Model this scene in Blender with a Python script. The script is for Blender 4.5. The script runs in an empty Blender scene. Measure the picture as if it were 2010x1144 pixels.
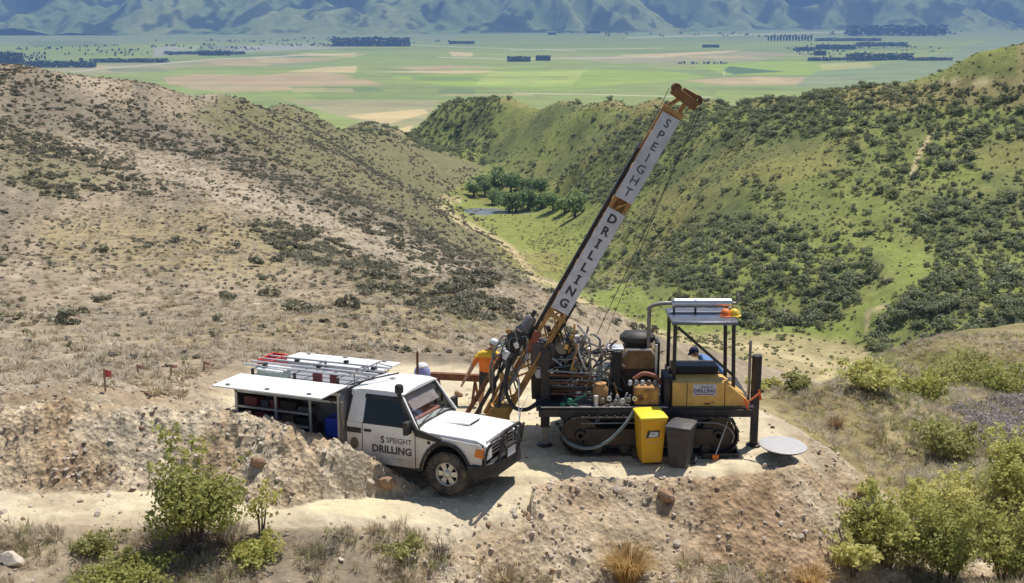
import bpy, math, random
import numpy as np
from mathutils import Vector, Matrix

# ------------------------------------------------------------------ camera, sky, sun, exposure
SC = bpy.context.scene
COL = SC.collection
random.seed(7)
RNG = np.random.default_rng(11)
CAM_H = 9.2
PITCH = math.radians(12.87)
FPX, PW, PH = 2500.0, 2010.0, 1144.0
cam_data = bpy.data.cameras.new('camera')
cam_data.sensor_width = 36.0
cam_data.lens = 36.0 * FPX / PW
cam_data.clip_start = 0.5
cam_data.clip_end = 60000
cam = bpy.data.objects.new('camera', cam_data)
cam.location = (0, 0, CAM_H)
cam.rotation_euler = (math.pi / 2 - PITCH, 0, 0)
COL.objects.link(cam)
SC.camera = cam

SUN_EL = math.radians(66.5)
SUN_AZ = math.radians(36)          # from +Y towards +X
world = bpy.data.worlds.new('World')
SC.world = world
world.use_nodes = True
wn = world.node_tree
sky = wn.nodes.new('ShaderNodeTexSky')
sky.sky_type = 'NISHITA'
sky.sun_disc = False
sky.sun_elevation = SUN_EL
sky.sun_rotation = SUN_AZ
sky.air_density = 1.0
sky.dust_density = 1.0
wn.links.new(sky.outputs[0], wn.nodes['Background'].inputs[0])
wn.nodes['Background'].inputs[1].default_value = 0.085
sd = bpy.data.lights.new('sun', 'SUN')
sd.energy = 5.0
sd.angle = math.radians(0.5)
sd.color = (1.0, 0.955, 0.88)
sun = bpy.data.objects.new('sun', sd)
sun_dir = Vector((math.sin(SUN_AZ) * math.cos(SUN_EL), math.cos(SUN_AZ) * math.cos(SUN_EL), math.sin(SUN_EL)))
sun.rotation_euler = sun_dir.to_track_quat('Z', 'Y').to_euler()
sun.location = (0, 0, 60)
COL.objects.link(sun)
SC.view_settings.view_transform = 'Standard'
SC.view_settings.look = 'None'
SC.view_settings.gamma = 1.0
SC.view_settings.use_curve_mapping = False
SC.view_settings.exposure = 0.27
SC.cycles.max_bounces = 6
SC.cycles.volume_bounces = 0
SC.cycles.transparent_max_bounces = 8

# ------------------------------------------------------------------ measuring helpers
def dep(py):
    return PITCH + math.atan((py - PH / 2) / FPX)
def at_d(px, py, D):
    """world point seen at a photo pixel, at forward distance D"""
    z = CAM_H - D * math.tan(dep(py))
    depth = D * math.cos(PITCH) + (CAM_H - z) * math.sin(PITCH)
    return Vector(((px - PW / 2) / FPX * depth, D, z))
def at_z(px, py, z=0.0):
    return at_d(px, py, (CAM_H - z) / math.tan(dep(py)))
def to_px(x, y, z):
    c, s = math.cos(PITCH), math.sin(PITCH)
    zc = y * c + (CAM_H - z) * s
    yc = y * s - (CAM_H - z) * c
    return PW / 2 + FPX * x / zc, PH / 2 - FPX * yc / zc

def _h(ix, iy, seed):
    n = (ix * 374761393 + iy * 668265263 + seed * 1442695041) & 0xFFFFFFFF
    n = ((n ^ (n >> 13)) * 1274126177) & 0xFFFFFFFF
    return ((n ^ (n >> 16)) & 0xFFFF) / 65535.0
def vnoise(x, y, seed=0):
    x = np.asarray(x, float); y = np.asarray(y, float)
    ix = np.floor(x).astype(np.int64); iy = np.floor(y).astype(np.int64)
    fx = x - ix; fy = y - iy
    fx = fx * fx * fx * (fx * (fx * 6 - 15) + 10); fy = fy * fy * fy * (fy * (fy * 6 - 15) + 10)
    a = _h(ix, iy, seed); b = _h(ix + 1, iy, seed); c = _h(ix, iy + 1, seed); d = _h(ix + 1, iy + 1, seed)
    return (a + (b - a) * fx) * (1 - fy) + (c + (d - c) * fx) * fy
def fbm(x, y, octv=4, seed=0, gain=0.5):
    s = 0; a = 1.0; t = 0
    for i in range(octv):
        s = s + a * (vnoise(x * 2 ** i + 13.7 * i, y * 2 ** i - 7.1 * i, seed + i) - 0.5); t += a; a *= gain
    return s / t * 2
def sstep(e0, e1, x):
    t = np.clip((x - e0) / (e1 - e0), 0, 1)
    return t * t * (3 - 2 * t)

# ------------------------------------------------------------------ shape of the land
# (px, py, D): points of the land read off the view, at a judged forward distance
CP = [
 # near foreground
 (0,1144,18.6),(300,1144,18.9),(600,1144,19.4),(800,1144,20.1),(1000,1144,21.2),(1200,1144,21.35),(1400,1144,21.5),(1600,1100,22.8),
 (1700,1144,22.6),(1990,1144,23.0),(400,1080,20.0),(100,1060,20.0),(700,1060,20.5),(820,1040,21.3),
 (1450,1040,23.0),(1650,1000,24.8),(1250,1040,22.3),(1000,1050,21.9),
 # road
 (0,960,22.1),(0,1030,20.6),(300,960,22.1),(300,1030,20.6),(500,1000,21.4),(500,960,22.4),(700,1000,21.7),
 # behind the heap, left
 (0,780,25.5),(200,780,25.8),(100,740,29),(300,735,29.5),(100,700,34),(100,650,46),(300,700,34),(450,710,32),
 (0,600,62),(200,600,66),(400,620,60),(200,500,105),(0,500,100),(200,400,150),(0,400,140),(100,300,190),(100,200,240),(0,132,265),
 (250,300,215),(350,450,135),(400,550,86),(200,152,295),(400,182,360),(400,300,240),(400,400,165),
 (600,640,50),(600,560,85),(600,500,118),(600,400,185),(600,300,300),(560,206,430),(700,240,520),(742,262,560),(790,277,620),(700,300,420),
 (800,640,55),(800,550,118),(800,450,205),(800,380,320),(800,320,470),(900,620,70),(950,560,148),(900,480,255),(870,400,425),
 (700,480,150),(700,400,235),(700,600,74),(500,240,330),(500,350,210),
 # valley floor
 (930,415,440),(1050,412,432),(1000,480,370),(1080,540,305),(1150,580,268),(1250,640,220),(1400,670,196),(1500,690,188),(1600,720,178),(1550,650,205),(960,440,405),(1050,470,380),
 (1100,640,110),(1150,690,80),(1250,700,90),(1350,725,105),(1450,745,130),(1550,742,165),(1600,745,168),
 # right wall
 (1500,640,213),(1700,660,200),(1990,690,186),(1500,560,226),(1500,500,240),(1500,400,270),(1500,300,306),(1500,220,346),
 (870,204,610),(960,203,585),(1100,197,545),(1200,197,505),(1300,197,455),(1400,198,408),(1500,197,362),(1600,190,338),(1700,177,325),(1800,164,318),(1850,147,314),(1920,106,312),(2010,92,310),
 (1000,330,505),(950,320,535),(900,280,580),(830,270,620),(850,230,612),(800,290,640),(1100,300,492),(1150,400,402),(1150,300,466),(1250,500,296),(1250,400,345),(1250,300,398),
 (1350,600,225),(1350,500,254),(1350,400,296),(1350,300,346),(1750,620,200),(1750,500,226),(1750,400,252),(1750,300,278),(1750,215,302),
 (1980,620,195),(1980,500,219),(1980,400,242),(1980,300,266),(1980,210,289),(1980,160,298),(1050,240,540),(1200,240,465),(1400,240,376),
 # near hillside, right
 (1600,850,33),(1700,850,36),(1800,800,44),(1900,750,58),(2010,700,80),(1850,700,80),(1720,712,70),
 (1900,900,34),(1990,850,40),(1850,960,29),(1950,1000,27),(1780,950,31.5),(1700,905,34),
]
P = [at_d(*c) for c in CP]
EX = []                                    # more points, in metres: (x, y, z)
for px, py in ((1000,955),(1100,935),(1250,920),(1400,925),(1500,915),(1560,895),(1100,870),(1300,880),(1500,840),(950,930),(850,985),(1000,890),(850,900),(700,850),(500,840),(600,780),(900,760),(1200,800),(1440,790),(1100,800),(640,710),(860,705),(1000,740),(1300,760)):
    p = at_z(px, py, 0.0); EX.append((p.x, p.y, 0.0))
EX += [(6.0,27.5,0.0),(7.4,26.3,-0.75),(8.4,26.4,-1.55),(6.9,24.2,-0.75),(10.5,27,-3.2),(7.6,29,-2.3),(9.0,29,-3.2),(7.0,31,-2.5),(9.5,23.5,-2.2)]
EX += [(-9,-3,9.0),(9,-3,6.8),(0,0,7.5),(-4,9,3.2),(4,9,2.6),(-9,14,1.6),(9,14,0.2),(0,15,1.0),(-12,10,3.2),(12,10,1.6)]
EX += [(-30,20,3.5),(-30,40,1.5),(-60,70,2),(-110,150,2),(30,25,-9),(45,45,-18),(80,90,-30),(110,150,-38),(165,300,12)]
for px, py, D in ((0,132,265),(200,152,295),(400,182,360),(560,206,430),(700,240,520),(742,262,560),(870,204,610),(960,203,585),(1100,197,545),(1200,197,505),(1300,197,455),(1400,198,408),(1500,197,362),(1600,190,338),(1700,177,325),(1800,164,318),(1850,147,314),(1920,106,312),(2010,92,310)):
    p = at_d(px, py, D)
    for k, dz in ((1.09, 0.034), (1.22, 0.09)):
        EX.append((p.x * k, p.y * k, p.z - D * dz))
EX += [(44,115,-34),(70,120,-34),(62,92,-25)]
for px, py in ((1450, 775), (1500, 770), (1550, 768), (1600, 764), (1650, 748)):
    for D, dz in ((40, 0.15), (48, 0.3), (56, 1.0), (66, 2.2), (85, 5.5), (110, 9.0)):
        p = at_d(px, py, D); EX.append((p.x, p.y, p.z - dz))
# the land behind the crests falls away to the plain
for px, D, z in ((-300,420,-30),(600,760,-92),(760,800,-98),(800,860,-112),(900,840,-96),(1100,760,-88),(1400,640,-74),(1700,560,-60),(2010,560,-50),(2300,560,-40)):
    EX.append(((px - 1005) / FPX * D, D, z))
for px in (-300, 200, 600, 800, 1005, 1400, 1800, 2300):
    for D, z in ((1050, -138), (1500, -182), (2000, -196), (2600, -200)):
        EX.append(((px - 1005) / FPX * D, D, z))
PTS = np.array([(p.x, p.y, p.z) for p in P] + EX)
def uv(x, y):
    r = np.sqrt(x * x + y * y + 60.0)
    return np.arctan2(x, y + 8.0), np.log(r)
U, V = uv(PTS[:, 0], PTS[:, 1])
def tps(d2):
    return np.where(d2 < 1e-12, 0, 0.5 * d2 * np.log(d2 + 1e-12))
_n = len(PTS)
_K = tps((U[:, None] - U[None]) ** 2 + (V[:, None] - V[None]) ** 2) + np.eye(_n) * 1.5e-5
_Pm = np.stack([np.ones(_n), U, V], 1)
_A = np.block([[_K, _Pm], [_Pm.T, np.zeros((3, 3))]])
# heights are solved relative to the distance so that the fit is as tight near as far
_w = np.linalg.solve(_A, np.concatenate([PTS[:, 2] / np.exp(V), np.zeros(3)]))
def z_rbf(x, y):
    u, v = uv(x, y)
    out = np.zeros(x.shape)
    for i in range(0, len(x), 40000):
        uu, vv = u[i:i + 40000], v[i:i + 40000]
        k = tps((uu[:, None] - U[None]) ** 2 + (vv[:, None] - V[None]) ** 2)
        out[i:i + 40000] = k @ _w[:_n] + _w[_n] + uu * _w[_n + 1] + vv * _w[_n + 2]
    return out * np.exp(v)
def seg_dist(x, y, A, B):
    dx, dy = B[0] - A[0], B[1] - A[1]
    t = np.clip(((x - A[0]) * dx + (y - A[1]) * dy) / (dx * dx + dy * dy), 0, 1)
    return np.hypot(x - A[0] - t * dx, y - A[1] - t * dy), t
def in_poly(x, y, poly):
    x = np.asarray(x, float); y = np.asarray(y, float)
    r = np.zeros(x.shape, bool); n = len(poly)
    for i in range(n):
        x1, y1 = poly[i]; x2, y2 = poly[(i + 1) % n]
        c = ((y1 > y) != (y2 > y)) & (x < (x2 - x1) * (y - y1) / (y2 - y1 + 1e-12) + x1)
        r ^= c
    return r
def poly_dist(x, y, poly):
    d = np.full(np.shape(x), 1e9)
    for i in range(len(poly)):
        dd, _ = seg_dist(x, y, poly[i], poly[(i + 1) % len(poly)]); d = np.minimum(d, dd)
    return np.where(in_poly(x, y, poly), -d, d)
PAD = [(p.x, p.y) for p in (at_z(1000, 958), at_z(1120, 938), at_z(1250, 928), at_z(1400, 928), at_z(1500, 915), at_z(1575, 890), at_z(1540, 840), at_z(1470, 788), at_z(1250, 742), at_z(1000, 722), at_z(800, 716), at_z(560, 716), at_z(440, 760), at_z(420, 850), at_z(650, 935), at_z(860, 1000))]
HEAP = [at_d(-300,800,23.75), at_d(0,798,23.75), at_d(150,792,23.8), at_d(300,800,23.7), at_d(440,803,23.55), at_d(520,826,23.25), at_d(600,852,22.95), at_d(700,890,22.65), at_d(770,926,22.4), at_d(825,962,22.2), at_d(842,985,22.05)]
LIP = [at_d(960,985,22.3), at_d(1040,958,22.75), at_d(1130,943,23.2), at_d(1250,936,23.4), at_d(1400,938,23.35), at_d(1500,928,23.6), at_d(1580,912,24.2)]
ROAD = [(p.x, p.y) for p in (at_z(-400, 990, 0.4), at_z(0, 985, 0.4), at_z(300, 992, 0.4), at_z(600, 1000, 0.2), at_z(720, 1006, 0.1), at_z(850, 1003, 0.02), at_z(960, 972, 0), at_z(1020, 955, 0), at_z(1150, 925, 0), at_z(1350, 925, 0))]
POND_Z = at_d(960, 415, 438).z
POND = [(at_z(a, b_, POND_Z).x, at_z(a, b_, POND_Z).y) for a, b_ in ((903, 412), (912, 408), (940, 407), (975, 410), (1010, 413), (1060, 416), (1100, 414), (1090, 419), (1040, 420), (985, 420), (950, 423), (915, 421), (905, 417))]
def ridge(x, y, line, sf, sb, top=0.06):
    """a heap with sloping flanks along a crest line: height of its surface"""
    best = np.full(np.shape(x), -50.0)
    for a, b in zip(line[:-1], line[1:]):
        d, t = seg_dist(x, y, (a.x, a.y), (b.x, b.y))
        cz = a.z + (b.z - a.z) * t
        nx, ny = -(b.y - a.y), b.x - a.x
        side = (x - a.x) * nx + (y - a.y) * ny          # >0: the far side
        s = np.where(side > 0, sb, sf)
        best = np.maximum(best, cz - s * (np.sqrt(d * d + top * top) - top))
    return best
def smax(a, b, k):
    h = np.clip(0.5 + 0.5 * (a - b) / k, 0, 1)
    return b + (a - b) * h + k * h * (1 - h)
def land(x, y, detail=True):
    """height of the ground, with weights of bare rubble"""
    shp = np.shape(x)
    x = np.asarray(x, float).ravel(); y = np.asarray(y, float).ravel()
    r = np.hypot(x, y)
    z = z_rbf(x, y)
    pd = poly_dist(x, y, PAD)
    pad = 1 - sstep(-0.9, 0.7, pd)
    z = z * (1 - pad) + 0.0 * pad
    near = r < 70
    rub = np.zeros(len(x))
    xn, yn = x[near], y[near]
    zn = z[near]
    wob = fbm(xn * 0.9, yn * 0.9, 3, 5) * 0.16
    dr0 = np.full(len(xn), 9.0)
    for p0, p1 in zip(ROAD[:-1], ROAD[1:]):
        dd, _ = seg_dist(xn, yn, p0, p1); dr0 = np.minimum(dr0, dd)
    cut = (1 - sstep(0.25, 1.15, dr0)) * sstep(-4.2, -2.4, xn)
    hp = ridge(xn, yn, HEAP, 0.80, 1.0, 0.25) + wob - 1.5 * cut
    lp = ridge(xn, yn, LIP, 1.0, 0.8, 0.12) + wob * 0.35
    lp = np.where(xn > -0.6, lp, -50) - 1.0 * cut * (xn < 0.4)
    rb = np.maximum(sstep(-0.25, 0.12, hp - zn), 0.8 * sstep(-0.2, 0.05, lp - zn))
    zn = smax(zn, hp, 0.12); zn = smax(zn, lp, 0.05)
    # loose rubble also lies on the banks round the pad
    pdn = pd[near]
    bank = sstep(0.1, 0.8, pdn) * (1 - sstep(4.5, 6.5, pdn)) * sstep(-2.2, -0.8, xn) * (yn < 27)
    hb = sstep(23.0, 24.0, yn) * (1 - sstep(26, 30, yn)) * (1 - sstep(-7, -5.0, xn))
    rb = np.maximum(rb, np.maximum(bank * 0.75 * (1 - cut), hb * 0.6))
    if detail:
        chunk = fbm(xn * 2.6, yn * 2.6, 3, 21)
        fine = fbm(xn * 8, yn * 8, 2, 31)
        clod = 0.5 - np.abs(fbm(xn * 3.7 + 5, yn * 3.7, 2, 25))
        zn = zn + rb * np.where(xn > -1.0, 0.66, 1.0) * (0.10 * chunk + 0.07 * fine + 0.12 * (clod - 0.3) + 0.05 * fbm(xn * 15, yn * 15, 2, 36)) + (1 - rb) * (0.016 * fine + 0.016 * chunk * (1 - 0.4 * pad[near]) + 0.012 * fbm(xn * 15, yn * 15, 2, 36) + 0.02 * chunk * (1 - pad[near]))
    if detail:
        dr = np.full(len(xn), 9.0)
        for p0, p1 in zip(ROAD[:-1], ROAD[1:]):
            dd, _ = seg_dist(xn, yn, p0, p1); dr = np.minimum(dr, dd)
        rut = np.exp(-((dr - 0.72 + 0.06 * fbm(xn / 1.5, yn / 1.5, 2, 45)) / 0.15) ** 2) * (1 - rb)
        zn = zn - 0.035 * rut + 0.018 * np.exp(-((dr - 1.0) / 0.12) ** 2) * (1 - rb)
    z[near] = zn; rub[near] = rb
    if detail:
        f = sstep(40, 110, r) * (1 - sstep(900, 1500, r))
        n1 = fbm(x / 34 + 0.35 * y / 34, y / 60, 4, 41)
        n2 = 1 - np.abs(fbm((x + 0.5 * y) / 46, (y - 0.4 * x) / 130, 3, 51)) * 2
        z = z + f * (n1 * 1.0 + (n2 - 0.5) * 0.9) * np.clip(r / 260, 0.25, 1.15)
        z = z + sstep(28, 45, r) * (1 - sstep(200, 500, r)) * fbm(x / 2.2, y / 3.0, 3, 61) * 0.22
    pin = (y > 380) & (y < 480) & (x > -40) & (x < 40)
    if pin.any():
        d = poly_dist(x[pin], y[pin], POND)
        k = 1 - sstep(-2, 9, d)
        z[pin] = z[pin] * (1 - k) + (POND_Z - 0.5 * (1 - sstep(-4, 1.5, d)) + 0.25) * k
    return z.reshape(shp), rub.reshape(shp)
def hit(px, py, lo=14.0, hi=900.0, n=500):
    """the point of the ground seen at a photo pixel"""
    D = np.geomspace(lo, hi, n)
    t = math.tan(dep(py))
    zr = CAM_H - D * t
    xr = (px - PW / 2) / FPX * (D * math.cos(PITCH) + (CAM_H - zr) * math.sin(PITCH))
    dz = zr - land(xr, D)[0]
    k = np.argmax(dz < 0)
    if k == 0: return None
    f = dz[k - 1] / (dz[k - 1] - dz[k])
    y = D[k - 1] + f * (D[k] - D[k - 1]); x = xr[k - 1] + f * (xr[k] - xr[k - 1])
    return Vector((x, y, zr[k - 1] + f * (zr[k] - zr[k - 1])))
def zg(x, y):
    return float(land(np.array([x], float), np.array([y], float))[0][0])

# ------------------------------------------------------------------ mesh and material helpers
def link(o, parent=None):
    COL.objects.link(o)
    if parent is not None:
        o.parent = parent
    return o
def tag(o, label=None, cat=None, group=None, kind=None):
    if label: o['label'] = label
    if cat: o['category'] = cat
    if group: o['group'] = group
    if kind: o['kind'] = kind
    return o
def np_mesh(name, verts, faces):
    """mesh from a vertex array and a quad or triangle index array"""
    me = bpy.data.meshes.new(name)
    nv, nf, k = len(verts), len(faces), faces.shape[1]
    me.vertices.add(nv); me.vertices.foreach_set('co', np.asarray(verts, np.float32).ravel())
    me.loops.add(nf * k); me.loops.foreach_set('vertex_index', np.asarray(faces, np.int32).ravel())
    me.polygons.add(nf)
    me.polygons.foreach_set('loop_start', np.arange(0, nf * k, k, dtype=np.int32))
    me.update(calc_edges=True)
    return me
def grid_faces(nr, nc):
    i = np.arange(nr - 1)[:, None] * nc + np.arange(nc - 1)[None]
    i = i.ravel()
    return np.stack([i, i + 1, i + nc + 1, i + nc], 1)
def smooth(me):
    me.polygons.foreach_set('use_smooth', np.ones(len(me.polygons), bool)); me.update()
def set_col(me, name, rgb):
    a = me.color_attributes.new(name, 'FLOAT_COLOR', 'POINT')
    c = np.ones((len(me.vertices), 4), np.float32); c[:, :3] = rgb
    a.data.foreach_set('color', c.ravel())
def set_val(me, name, v):
    a = me.attributes.new(name, 'FLOAT', 'POINT')
    a.data.foreach_set('value', np.asarray(v, np.float32))
def srgb(r, g, b, k=1.0):
    f = lambda c: ((c / 255 + 0.055) / 1.055) ** 2.4 if c > 10 else c / 255 / 12.92
    return (f(r) * k, f(g) * k, f(b) * k)
MATS = {}
def mat(name, rgb, rough=0.6, metal=0.0, var=0.12, scale=9.0, bump=0.0, spec=0.4, dirt=None, dirt_amt=0.35, dirt_scale=3.0, trans=0.0, low=None):
    """painted or plain surface: base colour broken up by noise, optional dust or rust patches"""
    if name in MATS: return MATS[name]
    m = bpy.data.materials.new(name); m.use_nodes = True
    nt = m.node_tree; N = nt.nodes; L = nt.links
    b = N['Principled BSDF']
    b.inputs['Roughness'].default_value = rough
    b.inputs['Metallic'].default_value = metal
    b.inputs['Specular IOR Level'].default_value = spec
    tc = N.new('ShaderNodeTexCoord')
    nz = N.new('ShaderNodeTexNoise'); nz.inputs['Scale'].default_value = scale; nz.inputs['Detail'].default_value = 5
    L.new(tc.outputs['Object'], nz.inputs['Vector'])
    mp = N.new('ShaderNodeMapRange'); mp.inputs[1].default_value = 0.3; mp.inputs[2].default_value = 0.7
    mp.inputs[3].default_value = 1 - var; mp.inputs[4].default_value = 1 + var
    L.new(nz.outputs[0], mp.inputs[0])
    mul = N.new('ShaderNodeVectorMath'); mul.operation = 'SCALE'; mul.inputs[0].default_value = rgb
    L.new(mp.outputs[0], mul.inputs['Scale'])
    out = mul.outputs[0]
    if dirt:
        n2 = N.new('ShaderNodeTexNoise'); n2.inputs['Scale'].default_value = dirt_scale; n2.inputs['Detail'].default_value = 8; n2.inputs['Roughness'].default_value = 0.7
        L.new(tc.outputs['Object'], n2.inputs['Vector'])
        r = N.new('ShaderNodeMapRange'); r.inputs[1].default_value = 0.42; r.inputs[2].default_value = 0.68; r.inputs[3].default_value = 0; r.inputs[4].default_value = dirt_amt
        L.new(n2.outputs[0], r.inputs[0])
        if low:
            sx = N.new('ShaderNodeSeparateXYZ'); L.new(tc.outputs['Object'], sx.inputs[0])
            lz = N.new('ShaderNodeMapRange'); lz.inputs[1].default_value = low[1]; lz.inputs[2].default_value = low[0]; lz.inputs[3].default_value = 0; lz.inputs[4].default_value = low[2]
            L.new(sx.outputs[2], lz.inputs[0])
            lm = N.new('ShaderNodeMath'); lm.operation = 'MULTIPLY_ADD'; L.new(lz.outputs[0], lm.inputs[0]); L.new(n2.outputs[0], lm.inputs[1]); L.new(r.outputs[0], lm.inputs[2]); lm.use_clamp = True
            r = lm
        mx = N.new('ShaderNodeMix'); mx.data_type = 'RGBA'
        L.new(r.outputs[0], mx.inputs[0]); L.new(out, mx.inputs[6]); mx.inputs[7].default_value = (*dirt, 1)
        out = mx.outputs[2]
        rr = N.new('ShaderNodeMapRange'); rr.inputs[1].default_value = 0; rr.inputs[2].default_value = 1; rr.inputs[3].default_value = rough; rr.inputs[4].default_value = 0.9
        L.new(r.outputs[0], rr.inputs[0]); L.new(rr.outputs[0], b.inputs['Roughness'])
    L.new(out, b.inputs['Base Color'])
    if bump:
        bp = N.new('ShaderNodeBump'); bp.inputs['Strength'].default_value = bump; bp.inputs['Distance'].default_value = 0.02
        L.new(nz.outputs[0], bp.inputs['Height']); L.new(bp.outputs[0], b.inputs['Normal'])
    if trans:
        b.inputs['Transmission Weight'].default_value = trans
    MATS[name] = m
    return m
# ------------------------------------------------------------------ the ground: one sheet from the camera's hill to the plain
def to_px_np(x, y, z):
    c, s = math.cos(PITCH), math.sin(PITCH)
    zc = np.maximum(y * c + (CAM_H - z) * s, 0.5)
    yc = y * s - (CAM_H - z) * c
    return PW / 2 + FPX * x / zc, PH / 2 - FPX * yc / zc
def soft_poly(px, py, poly, w):
    return 1 - sstep(-w, w, poly_dist(px, py, poly))
def soft_line(px, py, pts, w):
    d = np.full(np.shape(px), 1e9)
    for a, b in zip(pts[:-1], pts[1:]):
        dd, _ = seg_dist(px, py, a, b); d = np.minimum(d, dd)
    return 1 - sstep(w * 0.6, w * 1.4, d)
def blend(c, rgb, m):
    return c * (1 - m[:, None]) + np.array(rgb)[None] * m[:, None]
GX = {}
def build_ground():
    nu = 660
    us = np.linspace(-0.56, 0.56, nu)
    rs = np.concatenate([np.geomspace(2.5, 15, 26, endpoint=False), np.geomspace(15, 18, 22, endpoint=False), np.geomspace(18, 31, 250, endpoint=False), np.geomspace(31, 60, 110, endpoint=False), np.geomspace(60, 700, 300, endpoint=False), np.geomspace(700, 2300, 60)])
    R, A = np.meshgrid(rs, us, indexing='ij')
    x = (R * np.sin(A)).ravel(); y = (R * np.cos(A)).ravel()
    z, rub = land(x, y)
    me = np_mesh('ground', np.stack([x, y, z], 1), grid_faces(len(rs), nu))
    px, py = to_px_np(x, y, z)
    px = np.clip(px, 4, 2006)
    D = np.hypot(x, y)
    wx = px + 26 * fbm(x / (0.03 * D + 1), y / (0.06 * D + 1), 3, 3); wy = py + 12 * fbm(x / (0.03 * D + 1) + 9, y / (0.06 * D + 1), 3, 4)
    K = 0.80
    tan = srgb(169, 153, 128, K); pale = srgb(189, 174, 150, K); olive = srgb(126, 124, 84, K); straw = srgb(168, 152, 112, K)
    green = srgb(124, 130, 75, 0.92); lime = srgb(136, 143, 76, 0.92); dkgreen = srgb(98, 106, 68, 0.9); grey = srgb(132, 122, 106, K)
    c = np.tile(np.array(tan), (len(x), 1))
    n = fbm(x / (0.02 * D + 0.4), y / (0.04 * D + 0.4), 4, 8)
    c = blend(c, pale, 0.6 * sstep(0.0, 0.5, n)); c = blend(c, grey, 0.7 * sstep(0.0, 0.45, -n))
    far = sstep(30, 45, D)
    # left hillside
    c = blend(c, straw, 0.75 * far * soft_poly(wx, wy, [(60, 440), (420, 410), (600, 500), (560, 560), (300, 530), (100, 520)], 30))
    c = blend(c, straw, 0.55 * far * soft_poly(wx, wy, [(240, 660), (900, 560), (1000, 640), (700, 700), (300, 700)], 30))
    c = blend(c, olive, 0.85 * far * soft_poly(wx, wy, [(440, 190), (560, 195), (720, 235), (800, 275), (980, 320), (900, 380), (1060, 560), (1010, 560), (820, 470), (620, 370), (470, 300), (380, 230)], 26))
    c = blend(c, grey, 0.8 * far * soft_poly(wx, wy, [(0, 140), (150, 170), (470, 280), (700, 400), (1000, 540), (960, 560), (700, 450), (420, 320), (150, 260), (0, 260)], 22))
    c = blend(c, olive, 0.6 * far * soft_poly(wx, wy, [(0, 240), (150, 290), (230, 350), (100, 390), (0, 350)], 24))
    c = blend(c, pale, 0.75 * far * soft_poly(wx, wy, [(150, 270), (330, 300), (600, 400), (800, 470), (960, 540), (1000, 580), (850, 545), (640, 470), (450, 400), (230, 320)], 14))
    c = blend(c, olive, 0.55 * far * soft_poly(wx, wy, [(470, 430), (560, 440), (760, 530), (960, 600), (1000, 640), (900, 640), (680, 560), (520, 480)], 16))
    # right side of the valley
    wall = sstep(120, 150, D) * soft_poly(wx, wy, [(870, 170), (780, 275), (850, 290), (950, 330), (880, 385), (862, 400), (940, 455), (1040, 545), (1110, 585), (1180, 620), (1400, 660), (1640, 690), (2600, 700), (2600, -100), (900, -100)], 7)
    wall = np.maximum(wall, sstep(150, 190, D) * (px > 1250) * (py < 700))
    g = green * np.ones((len(x), 1)) if False else np.tile(np.array(green), (len(x), 1))
    n2 = fbm(x / 22, y / 30, 4, 17)
    nf = fbm(x / 5, y / 8, 4, 19)
    g = blend(g, srgb(146, 142, 88, 0.9), 0.6 * sstep(0.1, 0.45, nf)); g = blend(g, srgb(92, 98, 60, 0.9), 0.6 * sstep(0.1, 0.45, -nf))
    g = blend(g, lime, 0.6 * sstep(0.0, 0.4, n2)); g = blend(g, dkgreen, 0.7 * sstep(0.05, 0.5, -n2))
    g = blend(g, srgb(150, 140, 84, 0.95), 0.5 * sstep(0.15, 0.5, fbm(x / 40, y / 40, 3, 27)))
    g = blend(g, srgb(148, 134, 92, 0.9), 0.7 * soft_poly(wx, wy, [(960, 190), (2010, 150), (2010, 80), (2300, 60), (2300, 215), (1500, 205), (1100, 208)], 8))
    g = blend(g, srgb(136, 146, 76, 0.9), 0.85 * soft_poly(wx, wy, [(1160, 590), (1230, 540), (1300, 600), (1450, 640), (1660, 640), (1760, 560), (1740, 470), (1800, 480), (1830, 560), (1700, 680), (1500, 690), (1250, 650)], 10))
    c = c * (1 - wall[:, None]) + g * wall[:, None]
    flat = sstep(140, 170, D)
    c = blend(c, srgb(140, 146, 78, 0.9), 0.9 * flat * soft_poly(wx, wy, [(880, 390), (960, 405), (1120, 420), (1170, 480), (1130, 560), (1180, 610), (1060, 560), (1000, 490), (930, 450)], 8))
    c = blend(c, srgb(165, 155, 95, 0.85), 0.7 * flat * soft_poly(wx, wy, [(870, 395), (920, 430), (1010, 480), (1080, 500), (1100, 530), (1040, 545), (960, 470)], 10))
    c = blend(c, srgb(172, 158, 116, 0.85), 0.9 * flat * soft_poly(wx, wy, [(1280, 655), (1440, 650), (1640, 672), (1720, 690), (1700, 740), (1600, 765), (1480, 765), (1360, 720)], 8))
    trackc = srgb(196, 180, 136, 0.85)
    for pts, w in (([(900, 392), (868, 390), (862, 402), (900, 432), (960, 462), (1005, 490), (1030, 520), (1048, 545), (1085, 556), (1140, 590), (1200, 618), (1300, 655), (1380, 672), (1480, 682), (1560, 694), (1612, 712), (1630, 728), (1615, 745), (1570, 762)], 7.0), ([(1480, 682), (1560, 696), (1612, 714), (1632, 730), (1612, 748), (1565, 764)], 9.0), ([(1480, 682), (1600, 712), (1700, 716)], 6.0), ([(1790, 340), (1805, 300), (1830, 260)], 5.0), ([(1850, 158), (1925, 163), (2010, 163)], 3.0), ([(1700, 640), (1702, 618), (1740, 600)], 5)):
        c = blend(c, trackc, 0.92 * flat * soft_line(px, py, pts, w))
    # hillside on this side, right
    nr = sstep(27, 30, D) * (1 - sstep(110, 140, D)) * (px > 1470)
    h = np.tile(np.array(srgb(156, 142, 100, K)), (len(x), 1))
    h = blend(h, srgb(130, 132, 76, K), 0.8 * sstep(-0.05, 0.4, fbm(x / 3.0, y / 5.0, 4, 71)))
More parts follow.
